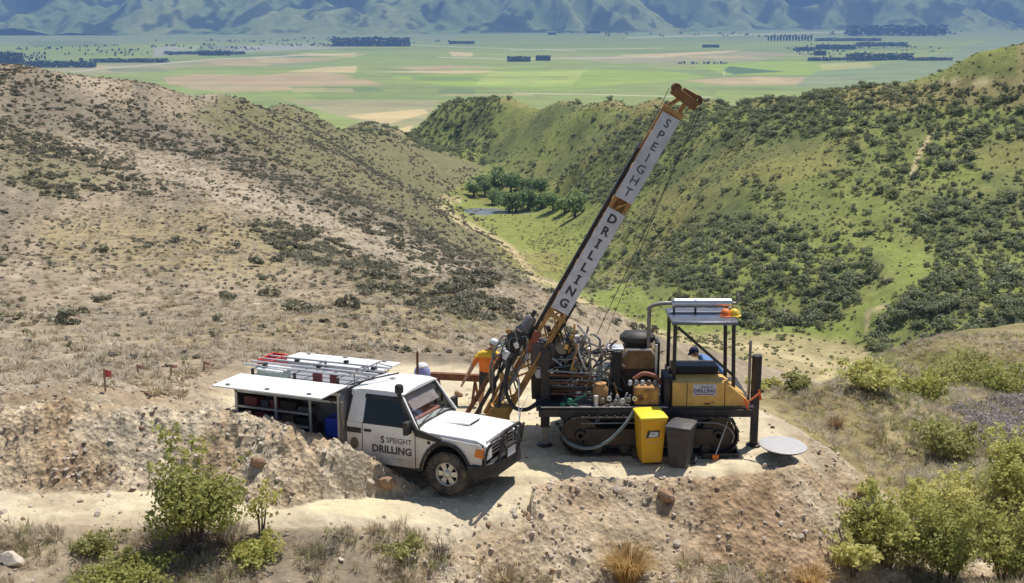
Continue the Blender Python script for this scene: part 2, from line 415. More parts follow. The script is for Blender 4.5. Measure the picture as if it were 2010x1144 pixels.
    h = blend(h, srgb(176, 160, 124, K), 0.6 * sstep(0.05, 0.4, fbm(x / 2.0, y / 3.0, 3, 72)))
    h = blend(h, srgb(140, 134, 66, K), 0.6 * soft_poly(wx, wy, [(1780, 700), (2100, 690), (2100, 790), (1900, 760)], 20))
    c = c * (1 - nr[:, None]) + h * nr[:, None]
    # bare earth: pad, road, rubble
    pd = poly_dist(x, y, PAD)
    road = np.maximum(1 - sstep(-0.3, 0.5, pd), 0)
    rl = soft_line(x, y, ROAD, 0.9)
    road = np.maximum(road, rl)
    road = road * (1 - sstep(0.15, 0.5, rub))
    earth = np.maximum(road, rub)
    ne = fbm(x / 0.8, y / 0.8, 4, 81)
    e = np.tile(np.array(srgb(196, 176, 146, K)), (len(x), 1))
    e = blend(e, srgb(180, 154, 122, K), 0.8 * sstep(0.05, 0.45, ne)); e = blend(e, srgb(208, 194, 168, K), 0.7 * sstep(0.0, 0.4, -ne))
    e = blend(e, srgb(186, 150, 114, K), 0.6 * soft_poly(x, y, [(3.6, 23.3), (5.6, 23.6), (6.4, 22.4), (5.0, 21.4), (3.6, 22.0)], 0.4))
    rc = np.tile(np.array(srgb(218, 203, 172, 0.86)), (len(x), 1))
    rc = blend(rc, srgb(226, 211, 174, 0.86), sstep(0.0, 0.4, fbm(x / 3, y / 0.7, 3, 83)))
    rc = blend(rc, srgb(190, 172, 142, 0.86), 0.65 * sstep(0.05, 0.4, fbm(x / 1.6, y / 0.5, 4, 84)))
    e = e * (1 - road[:, None]) + rc * road[:, None] * 1.0
    bare_bank = (D < 29) * (px > 820) * (px < 1780)
    earth = np.maximum(earth, bare_bank * sstep(-0.2, 0.3, 3.2 + 0.5 * ne - pd) * (y < 28) * (z < 0.5))
    c = c * (1 - earth[:, None]) + e * earth[:, None]
    set_col(me, 'tint', np.clip(c, 0.005, 0.95))
    set_val(me, 'earth', earth)
    set_val(me, 'rubble', rub)
    smooth(me)
    o = link(bpy.data.objects.new('ground', me))
    tag(o, 'dry rubbly hillside, bare earth pad and green valley sides', None, None, 'structure')
    # material
    m = bpy.data.materials.new('hill_ground'); m.use_nodes = True
    nt = m.node_tree; N = nt.nodes; L = nt.links; b = N['Principled BSDF']
    b.inputs['Roughness'].default_value = 0.95; b.inputs['Specular IOR Level'].default_value = 0.12
    at = N.new('ShaderNodeAttribute'); at.attribute_name = 'tint'
    ae = N.new('ShaderNodeAttribute'); ae.attribute_name = 'earth'
    ar = N.new('ShaderNodeAttribute'); ar.attribute_name = 'rubble'
    geo = N.new('ShaderNodeNewGeometry')
    def noise(scale, detail=4, rough=0.6):
        t = N.new('ShaderNodeTexNoise'); t.inputs['Scale'].default_value = scale; t.inputs['Detail'].default_value = detail; t.inputs['Roughness'].default_value = rough
        L.new(geo.outputs['Position'], t.inputs['Vector']); return t.outputs[0]
    def rng(v, a, bb, c0, d0):
        r = N.new('ShaderNodeMapRange'); r.inputs[1].default_value = a; r.inputs[2].default_value = bb; r.inputs[3].default_value = c0; r.inputs[4].default_value = d0
        L.new(v, r.inputs[0]); return r.outputs[0]
    def mathn(op, a, bb):
        q = N.new('ShaderNodeMath'); q.operation = op
        for i, v in enumerate((a, bb)):
            if isinstance(v, (int, float)): q.inputs[i].default_value = v
            else: L.new(v, q.inputs[i])
        return q.outputs[0]
    n1 = rng(noise(0.35, 8, 0.78), 0.3, 0.7, 0.62, 1.38)
    n2 = rng(noise(2.6, 5, 0.7), 0.3, 0.7, 0.72, 1.25)
    n3 = rng(noise(17, 4, 0.7), 0.3, 0.7, 0.78, 1.2)
    v = N.new('ShaderNodeTexVoronoi'); v.inputs['Scale'].default_value = 11; L.new(geo.outputs['Position'], v.inputs['Vector'])
    vv = rng(v.outputs['Color'], 0, 1, 0.72, 1.3)
    vmix = N.new('ShaderNodeMix'); vmix.inputs[2].default_value = 1.0
    L.new(ar.outputs['Fac'], vmix.inputs[0]); L.new(vv, vmix.inputs[3])
    # wheel-worn earth is more even than tussock ground
    k = mathn('MULTIPLY', mathn('MULTIPLY', n1, n2), mathn('MULTIPLY', n3, vmix.outputs[0]))
    soft = N.new('ShaderNodeMix'); soft.inputs[3].default_value = 1.0
    L.new(mathn('MULTIPLY', mathn('SUBTRACT', ae.outputs['Fac'], ar.outputs['Fac']), 0.5), soft.inputs[0]); L.new(k, soft.inputs[2])
    mul = N.new('ShaderNodeVectorMath'); mul.operation = 'SCALE'
    L.new(at.outputs['Color'], mul.inputs[0]); L.new(soft.outputs[0], mul.inputs['Scale'])
    L.new(mul.outputs[0], b.inputs['Base Color'])
    bp = N.new('ShaderNodeBump'); bp.inputs['Strength'].default_value = 0.75; bp.inputs['Distance'].default_value = 0.05
    hh = mathn('ADD', mathn('MULTIPLY', noise(9, 6, 0.7), 0.7), mathn('MULTIPLY', v.outputs['Distance'], mathn('MULTIPLY', ar.outputs['Fac'], 0.9)))
    L.new(hh, bp.inputs['Height']); L.new(bp.outputs[0], b.inputs['Normal'])
    me.materials.append(m)
    return o
ground = build_ground()

# ------------------------------------------------------------------ the plain with its fields
ZP = -182.0
def plain_xy(px, py):
    D = (CAM_H - ZP) / math.tan(dep(py))
    depth = D * math.cos(PITCH) + (CAM_H - ZP) * math.sin(PITCH)
    return (px - PW / 2) / FPX * depth, D
def build_plain():
    t0 = math.tan(dep(300)); t1 = math.tan(dep(40))
    ts = np.linspace(t0, t1, 400)
    Ds = (CAM_H - ZP) / ts
    nu = 800
    us = np.linspace(-0.60, 0.60, nu)
    Dg, Ug = np.meshgrid(Ds, us, indexing='ij')
    x = (Ug * Dg).ravel(); y = Dg.ravel()
    # terrace steps and low hills at the right
    z = ZP + 1.2 * fbm(x / 400, y / 500, 3, 5)
    px, py = to_px_np(x, y, np.full(len(x), ZP))
    hill = soft_poly(px, py, [(1640, 130), (1800, 100), (2010, 55), (2400, 20), (2400, 160), (1700, 160)], 25)
    z = z + hill * (10 + 12 * fbm(x / 600, y / 900, 3, 15)) * 0.6
    me = np_mesh('plain', np.stack([x, y, z], 1), grid_faces(len(Ds), nu))
    wx = px + 5 * fbm(x / 260, y / 400, 2, 3); wy = py + 0.8 * fbm(x / 260, y / 400, 2, 4)
    G1 = srgb(150, 160, 84, 0.9); G2 = srgb(156, 174, 70, 0.9); G3 = srgb(140, 152, 84, 0.88); S = srgb(204, 180, 128, 1.0); PK = srgb(186, 160, 118, 0.95)
    DRY = srgb(162, 152, 110, 1.0); GY = srgb(138, 148, 104, 0.9); DK = srgb(84, 110, 72, 0.9)
    c = np.tile(np.array(G1), (len(x), 1))
    c = blend(c, G3, sstep(-0.1, 0.3, fbm(x / 700, y / 350, 3, 6)))
    c = blend(c, GY, 0.9 * (1 - sstep(74, 96, py)) * sstep(-0.3, 0.2, fbm(x / 1200, y / 500, 3, 9)))
    F = [  # colour, soft edge, outline in view
     (GY, 3, [(0, 90), (500, 84), (700, 86), (1000, 70), (1500, 66), (2010, 56), (2010, 20), (0, 20)]),
     (G3, 2, [(900, 66), (1300, 70), (1500, 84), (1300, 92), (880, 96)]),
     (PK, 1.5, [(540, 128), (700, 112), (520, 114), (420, 118), (270, 130)]), (S, 1.2, [(600, 104), (720, 106), (700, 111), (540, 108)]),
     (S, 1.2, [(640, 131), (700, 129), (695, 143), (560, 141)]), (PK, 2, [(320, 152), (380, 145), (560, 150), (720, 156), (760, 168), (600, 176), (440, 182), (330, 165)]),
     (PK, 1.5, [(420, 160), (560, 143), (640, 142), (700, 150), (560, 170)]),
     (S, 1.2, [(880, 101), (930, 103), (925, 111), (885, 110)]), (S, 1.2, [(745, 141), (940, 137), (1010, 141), (900, 145)]),
     (PK, 1.5, [(770, 132), (900, 128), (1000, 134), (820, 138)]),
     (G2, 3, [(760, 150), (1000, 140), (1180, 135), (1330, 142), (1390, 152), (1100, 176), (900, 172)]),
     (srgb(168, 178, 88, 1.0), 6, [(960, 140), (1150, 138), (1120, 168), (930, 166)]),
     (G3, 2, [(560, 170), (800, 166), (1000, 172), (1000, 190), (860, 196), (640, 196)]),
     (DRY, 3, [(560, 196), (860, 196), (830, 240), (780, 272), (700, 236), (620, 214)]), (S, 2, [(680, 226), (830, 214), (840, 222), (760, 244)]), (S, 2, [(740, 262), (810, 246), (790, 282)]),
     (S, 1.5, [(1230, 108), (1460, 98), (1400, 108), (1300, 114), (1150, 116)]), (DRY, 2, [(1050, 108), (1300, 112), (1460, 100), (1560, 106), (1480, 122), (1200, 124)]),
     (G2, 2, [(1340, 128), (1560, 118), (1690, 132), (1660, 146), (1420, 148), (1400, 138)]), (DK, 1.5, [(1430, 130), (1540, 140), (1440, 147), (1422, 140)]),
     (PK, 2, [(1340, 158), (1480, 150), (1720, 152), (1600, 166), (1420, 168)]), (GY, 4, [(1600, 140), (1720, 132), (1850, 110), (2010, 60), (2300, 40), (2300, 170), (1700, 168), (1560, 170)]),
     (G3, 2, [(1360, 170), (1560, 166), (1500, 186), (1400, 190)]),
     (srgb(160, 158, 140, 1.0), 3, [(300, 92), (620, 86), (700, 92), (520, 104), (300, 112)]), (G3, 2, [(200, 118), (420, 104), (640, 96), (560, 108), (280, 128)]), (DRY, 2, [(100, 136), (260, 122), (420, 120), (330, 140), (180, 146)]),
    ]
    for col, w, poly in F:
        c = blend(c, col, 0.85 * soft_poly(wx, wy, poly, max(0.5, w * 0.5)))
    # strips of differing crops run through everything
    st = fbm(x / 900, y / 60, 3, 33)
    c = c * (1 + 0.16 * st[:, None])
    # small paddocks with fence lines between them
    for i_ in range(46):
        q = np.random.default_rng(500 + i_); cx_, cy_ = q.uniform(100, 1750), q.uniform(84, 190); w_, h_ = q.uniform(30, 110), q.uniform(2.0, 7.0); sk = q.uniform(-30, 30)
        poly = [(cx_ - w_, cy_ - h_), (cx_ + w_ * 0.8, cy_ - h_ * q.uniform(0.7, 1.1)), (cx_ + w_ + sk, cy_ + h_), (cx_ - w_ + sk, cy_ + h_ * 0.9)]
        c = blend(c, [G1, G2, G3, DRY, S, GY, DK][int(q.integers(0, 7))], 0.38 * soft_poly(px, py, poly, 0.5))
    for pts, w in (([(1230, 74), (1600, 64), (2010, 54)], 1.0), ([(860, 112), (1000, 116), (1300, 112)], 0.8), ([(140, 140), (420, 116), (700, 104)], 1.0), ([(1000, 98), (1300, 94)], 0.7), ([(1010, 182), (1400, 190)], 0.9), ([(1424, 134), (1420, 150)], 1.0), ([(720, 84), (900, 92), (1130, 100)], 0.6)):
        c = blend(c, srgb(206, 196, 166), 0.6 * soft_line(px, py, pts, w))
    set_col(me, 'tint', np.clip(c, 0.01, 0.9)); smooth(me)
    o = link(bpy.data.objects.new('plain', me)); tag(o, 'broad green plain divided into crop fields', None, None, 'structure')
    me.materials.append(tint_mat('plain_fields', 0.012, 0.85, 1.15))
    return o
def tint_mat(name, scale, lo, hi, rough=0.95):
    m = bpy.data.materials.new(name); m.use_nodes = True
    nt = m.node_tree; N = nt.nodes; L = nt.links; b = N['Principled BSDF']
    b.inputs['Roughness'].default_value = rough; b.inputs['Specular IOR Level'].default_value = 0.1
    at = N.new('ShaderNodeAttribute'); at.attribute_name = 'tint'
    geo = N.new('ShaderNodeNewGeometry')
    t = N.new('ShaderNodeTexNoise'); t.inputs['Scale'].default_value = scale; t.inputs['Detail'].default_value = 8; t.inputs['Roughness'].default_value = 0.7
    L.new(geo.outputs['Position'], t.inputs['Vector'])
    r = N.new('ShaderNodeMapRange'); r.inputs[1].default_value = 0.3; r.inputs[2].default_value = 0.7; r.inputs[3].default_value = lo; r.inputs[4].default_value = hi
    L.new(t.outputs[0], r.inputs[0])
    mul = N.new('ShaderNodeVectorMath'); mul.operation = 'SCALE'
    L.new(at.outputs['Color'], mul.inputs[0]); L.new(r.outputs[0], mul.inputs['Scale']); L.new(mul.outputs[0], b.inputs['Base Color'])
    return m
plain = build_plain()

# ------------------------------------------------------------------ the mountains across the plain
def build_mountains():
    nx, ny = 640, 400
    D0, D1 = 7300.0, 13300.0
    us = np.linspace(-0.60, 0.60, nx)
    ts = np.linspace(0, 1, ny) ** 1.5
    T, Ug = np.meshgrid(ts, us, indexing='ij')
    D = D0 + (D1 - D0) * T
    x = (Ug * D).ravel(); y = D.ravel()
    foot = 7600 + 500 * fbm(x / 1500, x * 0 + 3, 3, 5) + 1000 * sstep(200, 2600, x) - 250 * sstep(600, 3500, -x)
    up = np.clip((y - foot) / 4200, 0, 1.3)
    rid = 1 - np.abs(fbm((x + 0.35 * y) / 800, (y - 0.2 * x) / 2600, 4, 17)) * 2.4
    sp = 1 - np.abs(fbm((x - 0.3 * y) / 300, y / 900, 3, 19)) * 2.0
    k = sstep(0, 0.10, up)
    hgt = 900 * up ** 1.1 + k * (up * 700 * (rid - 0.6) + 120 * (rid - 0.5) + 40 * (sp - 0.5)) + k * 14 * fbm(x / 90, y / 160, 3, 37)
    z = ZP - 14 * (1 - sstep(-0.02, 0.02, (y - foot) / 4200)) + np.maximum(hgt, -14)
    me = np_mesh('mountains', np.stack([x, y, z], 1), grid_faces(ny, nx))
    n = fbm(x / 260, y / 520, 4, 23); n3 = fbm(x / 55, y / 120, 4, 43)
    c = np.tile(np.array(srgb(124, 140, 84, 0.85)), (len(x), 1))
    c = blend(c, srgb(150, 158, 98, 0.85), sstep(0.45, 0.95, rid + 0.2 * n3))
    on = sstep(0.004, 0.02, up)
    bush = sstep(0.0, 0.22, 0.50 - rid + 0.75 * n + 0.45 * n3)
    bush = np.maximum(bush, 0.9 * sstep(0.1, 0.3, 0.35 - sp + 0.8 * n + 0.3 * n3))
    c = blend(c, srgb(46, 60, 40, 0.7), 0.95 * bush * on)
    c = blend(c, srgb(60, 74, 50, 0.8), 0.8 * on * sstep(0.15, 0.4, n3) * (1 - bush))
    set_col(me, 'tint', np.clip(c, 0.01, 0.9)); smooth(me)
    o = link(bpy.data.objects.new('mountains', me)); tag(o, 'hazy blue mountain range across the plain', None, None, 'structure')
    me.materials.append(tint_mat('mountain_slopes', 0.012, 0.6, 1.4))
    return o
mountains = build_mountains()

# ------------------------------------------------------------------ pond
def build_pond():
    cx = sum(p[0] for p in POND) / len(POND); cy = sum(p[1] for p in POND) / len(POND)
    pts = [(cx + (p[0] - cx) * 1.04, cy + (p[1] - cy) * 1.2) for p in POND]
    vs = [(cx, cy, POND_Z)] + [(p[0], p[1], POND_Z) for p in pts]
    fs = [(0, i + 1, (i + 1) % len(pts) + 1) for i in range(len(pts))]
    me = bpy.data.meshes.new('pond'); me.from_pydata(vs, [], fs); me.update()
    o = link(bpy.data.objects.new('pond', me)); tag(o, 'small grey pond on the valley floor', None, None, 'structure')
    me.materials.append(mat('pond_water', (0.22, 0.235, 0.26), 0.2, 0, 0.1, 0.3, spec=0.5))
build_pond()

# ------------------------------------------------------------------ air
def build_haze():
    x0, x1, y0, y1, z0, z1 = -9500, 9500, -400, 13900, ZP - 60, 1750
    vs = [(x, y, z) for z in (z0, z1) for y in (y0, y1) for x in (x0, x1)]
    fs = [(0, 2, 3, 1), (4, 5, 7, 6), (0, 1, 5, 4), (2, 6, 7, 3), (0, 4, 6, 2), (1, 3, 7, 5)]
    me = bpy.data.meshes.new('haze'); me.from_pydata(vs, [], fs); me.update()
    o = link(bpy.data.objects.new('haze', me)); tag(o, 'thin blue summer haze over the plain', None, None, 'stuff')
    m = bpy.data.materials.new('haze_air'); m.use_nodes = True
    nt = m.node_tree; nt.nodes.remove(nt.nodes['Principled BSDF'])
    pv = nt.nodes.new('ShaderNodeVolumePrincipled')
    pv.inputs['Color'].default_value = (0.30, 0.53, 1.0, 1)
    pv.inputs['Density'].default_value = HAZE
    pv.inputs['Anisotropy'].default_value = 0.0
    nt.links.new(pv.outputs[0], nt.nodes['Material Output'].inputs['Volume'])
    me.materials.append(m)
HAZE = 1.08e-4
build_haze()
# ------------------------------------------------------------------ solid shapes
class MB:
    """collects boxes, tubes, lathes and prisms; build() links them as ONE mesh object"""
    def __init__(s): s.v = []; s.f = []
    def add(s, vs, fs):
        k = len(s.v); s.v += [tuple(v) for v in vs]; s.f += [tuple(i + k for i in f) for f in fs]; return s
    def box(s, c, d, rot=None):
        x, y, z = d[0] / 2, d[1] / 2, d[2] / 2
        vs = [Vector((sx * x, sy * y, sz * z)) for sz in (-1, 1) for sy in (-1, 1) for sx in (-1, 1)]
        if rot is not None: vs = [rot @ v for v in vs]
        vs = [v + Vector(c) for v in vs]
        return s.add(vs, [(0, 2, 3, 1), (4, 5, 7, 6), (0, 1, 5, 4), (2, 6, 7, 3), (0, 4, 6, 2), (1, 3, 7, 5)])
    def bar(s, a, b, w, h=None, up=(0, 0, 1)):
        """square bar from a to b"""
        a = Vector(a); b = Vector(b); h = w if h is None else h
        d = (b - a); L = d.length; d.normalize(); up = Vector(up)
        if abs(d.dot(up)) > 0.98: up = Vector((0, 1, 0))
        sx = d.cross(up).normalized(); sz = sx.cross(d).normalized()
        R = Matrix((sx, d, sz)).transposed()
        return s.box((a + b) / 2, (w, L, h), R)
    def tube(s, pts, r, n=8, cap=True):
        pts = [Vector(p) for p in pts]; m = len(pts)
        rs = [r] * m if isinstance(r, (int, float)) else list(r)
        vs = []; fs = []; prev = None
        for i, p in enumerate(pts):
            d = (pts[min(i + 1, m - 1)] - pts[max(i - 1, 0)]).normalized()
            if prev is None:
                u = d.cross(Vector((0, 0, 1)));
                if u.length < 0.05: u = d.cross(Vector((0, 1, 0)))
                u.normalize()
            else:
                u = (prev - d * prev.dot(d)).normalized()
            prev = u; w = d.cross(u)
            for k in range(n):
                a = 2 * math.pi * k / n; vs.append(p + (u * math.cos(a) + w * math.sin(a)) * rs[i])
        for i in range(m - 1):
            for k in range(n):
                fs.append((i * n + k, i * n + (k + 1) % n, (i + 1) * n + (k + 1) % n, (i + 1) * n + k))
        if cap: fs += [tuple(range(n))[::-1], tuple((m - 1) * n + k for k in range(n))]
        return s.add(vs, fs)
    def cyl(s, a, b, r, n=14): return s.tube([a, b], r, n)
    def lathe(s, prof, n=24, M=None, close=False):
        """profile of (radius, height) turned about z, then moved by M"""
        vs = []; fs = []; m = len(prof)
        for r, z in prof:
            for k in range(n):
                a = 2 * math.pi * k / n; vs.append(Vector((r * math.cos(a), r * math.sin(a), z)))
        for i in range(m - 1 if not close else m):
            j = (i + 1) % m
            for k in range(n): fs.append((i * n + k, i * n + (k + 1) % n, j * n + (k + 1) % n, j * n + k))
        if not close: fs += [tuple(range(n))[::-1], tuple((m - 1) * n + k for k in range(n))]
        if M is not None: vs = [M @ v for v in vs]
        return s.add(vs, fs)
    def prism(s, outline, a, b, M=None):
        """outline of (u, w) in the xz plane, extruded from y=a to y=b"""
        n = len(outline)
        vs = [Vector((u, a, w)) for u, w in outline] + [Vector((u, b, w)) for u, w in outline]
        fs = [tuple(range(n)), tuple(range(2 * n - 1, n - 1, -1))] + [(i, n + i, n + (i + 1) % n, (i + 1) % n) for i in range(n)]
        if M is not None: vs = [M @ v for v in vs]
        return s.add(vs, fs)
    def mesh(s, name, m=None, smooth_=False):
        import bmesh
        me = bpy.data.meshes.new(name); me.from_pydata([tuple(v) for v in s.v], [], s.f); me.update()
        bm = bmesh.new(); bm.from_mesh(me); bmesh.ops.recalc_face_normals(bm, faces=bm.faces); bm.to_mesh(me); bm.free()
        if m is not None: me.materials.append(m)
        if smooth_:
            me.polygons.foreach_set('use_smooth', [True] * len(me.polygons))
            me.set_sharp_from_angle(angle=math.radians(38))
        return me
    def build(s, name, m, parent=None, bevel=0.0, smooth_=True, loc=None, seg=2):
        o = link(bpy.data.objects.new(name, s.mesh(name, m, smooth_)), parent)
        if loc is not None: o.location = loc
        if bevel:
            b = o.modifiers.new('edge', 'BEVEL'); b.width = bevel; b.segments = seg; b.limit_method = 'ANGLE'; b.angle_limit = math.radians(35); b.harden_normals = False
        return o
def empty(name, loc=(0, 0, 0), rz=0.0):
    o = bpy.data.objects.new(name, None); o.location = loc; o.rotation_euler = (0, 0, rz); o.empty_display_size = 0.2
    return link(o)
def curve_pts(ctrl, n=24):
    """smooth line through points"""
    c = [Vector(p) for p in ctrl]; c = [c[0] * 2 - c[1]] + c + [c[-1] * 2 - c[-2]]
    out = []
    for i in range(1, len(c) - 2):
        for k in range(n):
            t = k / n; p0, p1, p2, p3 = c[i - 1:i + 3]
            out.append(0.5 * ((2 * p1) + (p2 - p0) * t + (2 * p0 - 5 * p1 + 4 * p2 - p3) * t * t + (3 * p1 - p0 - 3 * p2 + p3) * t ** 3))
    out.append(c[-2]); return out
def text_mesh(name, body, size, m, bold=0.0, extrude=0.002):
    cu = bpy.data.curves.new(name, 'FONT'); cu.body = body; cu.size = size; cu.extrude = extrude; cu.offset = bold
    cu.align_x = 'CENTER'; cu.align_y = 'CENTER'; cu.resolution_u = 3
    o = bpy.data.objects.new(name, cu)
    me = bpy.data.meshes.new_from_object(o)
    bpy.data.objects.remove(o); bpy.data.curves.remove(cu)
    me.name = name; me.materials.clear(); me.materials.append(m)
    return me
# ------------------------------------------------------------------ plants
def leaf_mat(name, c0, c1, trans=0.25, rough=0.6):
    m = bpy.data.materials.new(name); m.use_nodes = True
    nt = m.node_tree; N = nt.nodes; L = nt.links; b = N['Principled BSDF']
    b.inputs['Roughness'].default_value = rough; b.inputs['Specular IOR Level'].default_value = 0.25
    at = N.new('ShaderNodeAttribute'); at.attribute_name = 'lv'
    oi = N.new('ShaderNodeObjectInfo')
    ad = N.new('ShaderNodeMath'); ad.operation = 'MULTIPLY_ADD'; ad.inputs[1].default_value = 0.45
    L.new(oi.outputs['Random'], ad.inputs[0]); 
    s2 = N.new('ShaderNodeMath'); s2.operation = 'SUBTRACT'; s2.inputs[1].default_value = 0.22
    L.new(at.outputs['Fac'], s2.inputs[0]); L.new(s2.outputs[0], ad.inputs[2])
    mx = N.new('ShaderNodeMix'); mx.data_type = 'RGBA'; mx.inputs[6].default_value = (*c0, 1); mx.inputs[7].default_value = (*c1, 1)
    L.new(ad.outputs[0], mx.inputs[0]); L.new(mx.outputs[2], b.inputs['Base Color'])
    if trans:
        tr = N.new('ShaderNodeBsdfTranslucent'); L.new(mx.outputs[2], tr.inputs[0])
        sh = N.new('ShaderNodeMixShader'); sh.inputs[0].default_value = trans
        L.new(b.outputs[0], sh.inputs[1]); L.new(tr.outputs[0], sh.inputs[2]); L.new(sh.outputs[0], N['Material Output'].inputs[0])
    return m
def foliage_mesh(name, n, rx, ry, rz, leaf, seed, lumps=9, base=0.0, fill=0.35, aspect=0.7, lump_r=0.45, shoots=None, wide=0.62):
    """many small leaf-shaped faces gathered in uneven clumps inside a crown"""
    g = np.random.default_rng(seed)
    lc = g.normal(size=(lumps, 3)); lc /= np.linalg.norm(lc, axis=1)[:, None]
    lc *= (g.random(lumps) ** 0.5)[:, None] * wide
    lc[:, 2] = lc[:, 2] * 0.8
    lr = lump_r * (0.65 + 0.7 * g.random(lumps))
    k = g.integers(0, lumps, n)
    d = g.normal(size=(n, 3)); d /= np.linalg.norm(d, axis=1)[:, None]
    rr = np.where(g.random(n) < fill, g.random(n) ** 0.6, 0.82 + 0.25 * g.random(n))
    p = lc[k] + d * (lr[k] * rr)[:, None]
    zmin = -0.85
    p[:, 2] = np.where(p[:, 2] < zmin, zmin + 0.2 * g.random(n), p[:, 2])
    p = p * np.array([rx, ry, rz]) + np.array([0, 0, rz * 0.85 + base])
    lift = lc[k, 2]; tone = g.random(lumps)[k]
    if shoots:
        for a0, b0, m0 in shoots:
            tt = g.random(m0) ** 0.8; a0 = np.array(a0); b0 = np.array(b0)
            mid = (a0 + b0) / 2 + np.array([0, 0, 0.12 * np.linalg.norm(b0 - a0)])
            q = ((1 - tt) ** 2)[:, None] * a0 + (2 * tt * (1 - tt))[:, None] * mid + (tt ** 2)[:, None] * b0
            q = q + g.normal(size=(m0, 3)) * leaf * 1.1
            p = np.concatenate([p, q]); d = np.concatenate([d, g.normal(size=(m0, 3)) * 0.6]); lift = np.concatenate([lift, np.full(m0, 0.45)]); tone = np.concatenate([tone, g.random(m0)])
        n = len(p)
    nrm = d + 0.75 * g.normal(size=(n, 3)) + np.array([0, 0, 0.35]); nrm /= np.linalg.norm(nrm, axis=1)[:, None]
    t = np.cross(nrm, g.normal(size=(n, 3))); t /= np.linalg.norm(t, axis=1)[:, None] + 1e-9
    b = np.cross(nrm, t)
    s = leaf * (0.6 + 0.8 * g.random(n))[:, None]
    v = np.stack([p - t * s, p - b * s * aspect + nrm * s * 0.12, p + t * s, p + b * s * aspect + nrm * s * 0.12], 1).reshape(-1, 3)
    f = np.arange(4 * n).reshape(n, 4)
    me = np_mesh(name, v, f)
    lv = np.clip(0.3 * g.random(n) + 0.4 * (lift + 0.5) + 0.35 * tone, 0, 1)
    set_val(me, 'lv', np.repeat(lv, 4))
    return me
def blade_mesh(name, n, h, spread, w, seed, lean=0.5, droop=0.25):
    """tuft of curved blades"""
    g = np.random.default_rng(seed)
    a = g.random(n) * 2 * np.pi; r = spread * 0.35 * np.sqrt(g.random(n))
    hh = h * (0.55 + 0.6 * g.random(n)); ln = lean * (0.15 + g.random(n))
    ca, sa = np.cos(a), np.sin(a)
    root = np.stack([ca * r, sa * r, np.full(n, -0.02)], 1)
    mid = root + np.stack([ca * ln * hh * 0.4, sa * ln * hh * 0.4, hh * 0.6], 1)
    tip = root + np.stack([ca * ln * hh * (1.0 + droop), sa * ln * hh * (1.0 + droop), hh * (1 - droop * ln)], 1)
    side = np.stack([-sa, ca, np.zeros(n)], 1) * w
    v = np.stack([root - side, root + side, mid + side * 0.8, mid - side * 0.8, tip], 1).reshape(-1, 3)
    q = np.arange(n)[:, None] * 5
    f = np.concatenate([q + np.array([0, 1, 2]), q + np.array([0, 2, 3]), q + np.array([3, 2, 4])], 0)
    me = np_mesh(name, v, f)
    set_val(me, 'lv', np.repeat(g.random(n), 5))
    return me
def rock_mesh(name, seed, sub=1):
    import bmesh
    bm = bmesh.new(); bmesh.ops.create_icosphere(bm, subdivisions=sub + 1, radius=1)
    g = random.Random(seed)
    pl = [(Vector((g.gauss(0, 1), g.gauss(0, 1), g.gauss(0, 1))).normalized(), 0.55 + 0.4 * g.random()) for _ in range(9)]
    for v in bm.verts:
        for nn, dd in pl:
            e = v.co.dot(nn) - dd
            if e > 0: v.co -= nn * e
        v.co *= 1 + g.uniform(-0.04, 0.04)
        v.co.x *= 1.0 + 0.25 * math.sin(seed); v.co.z *= 0.72
    me = bpy.data.meshes.new(name); bm.to_mesh(me); bm.free()
    return me
SRC = {}
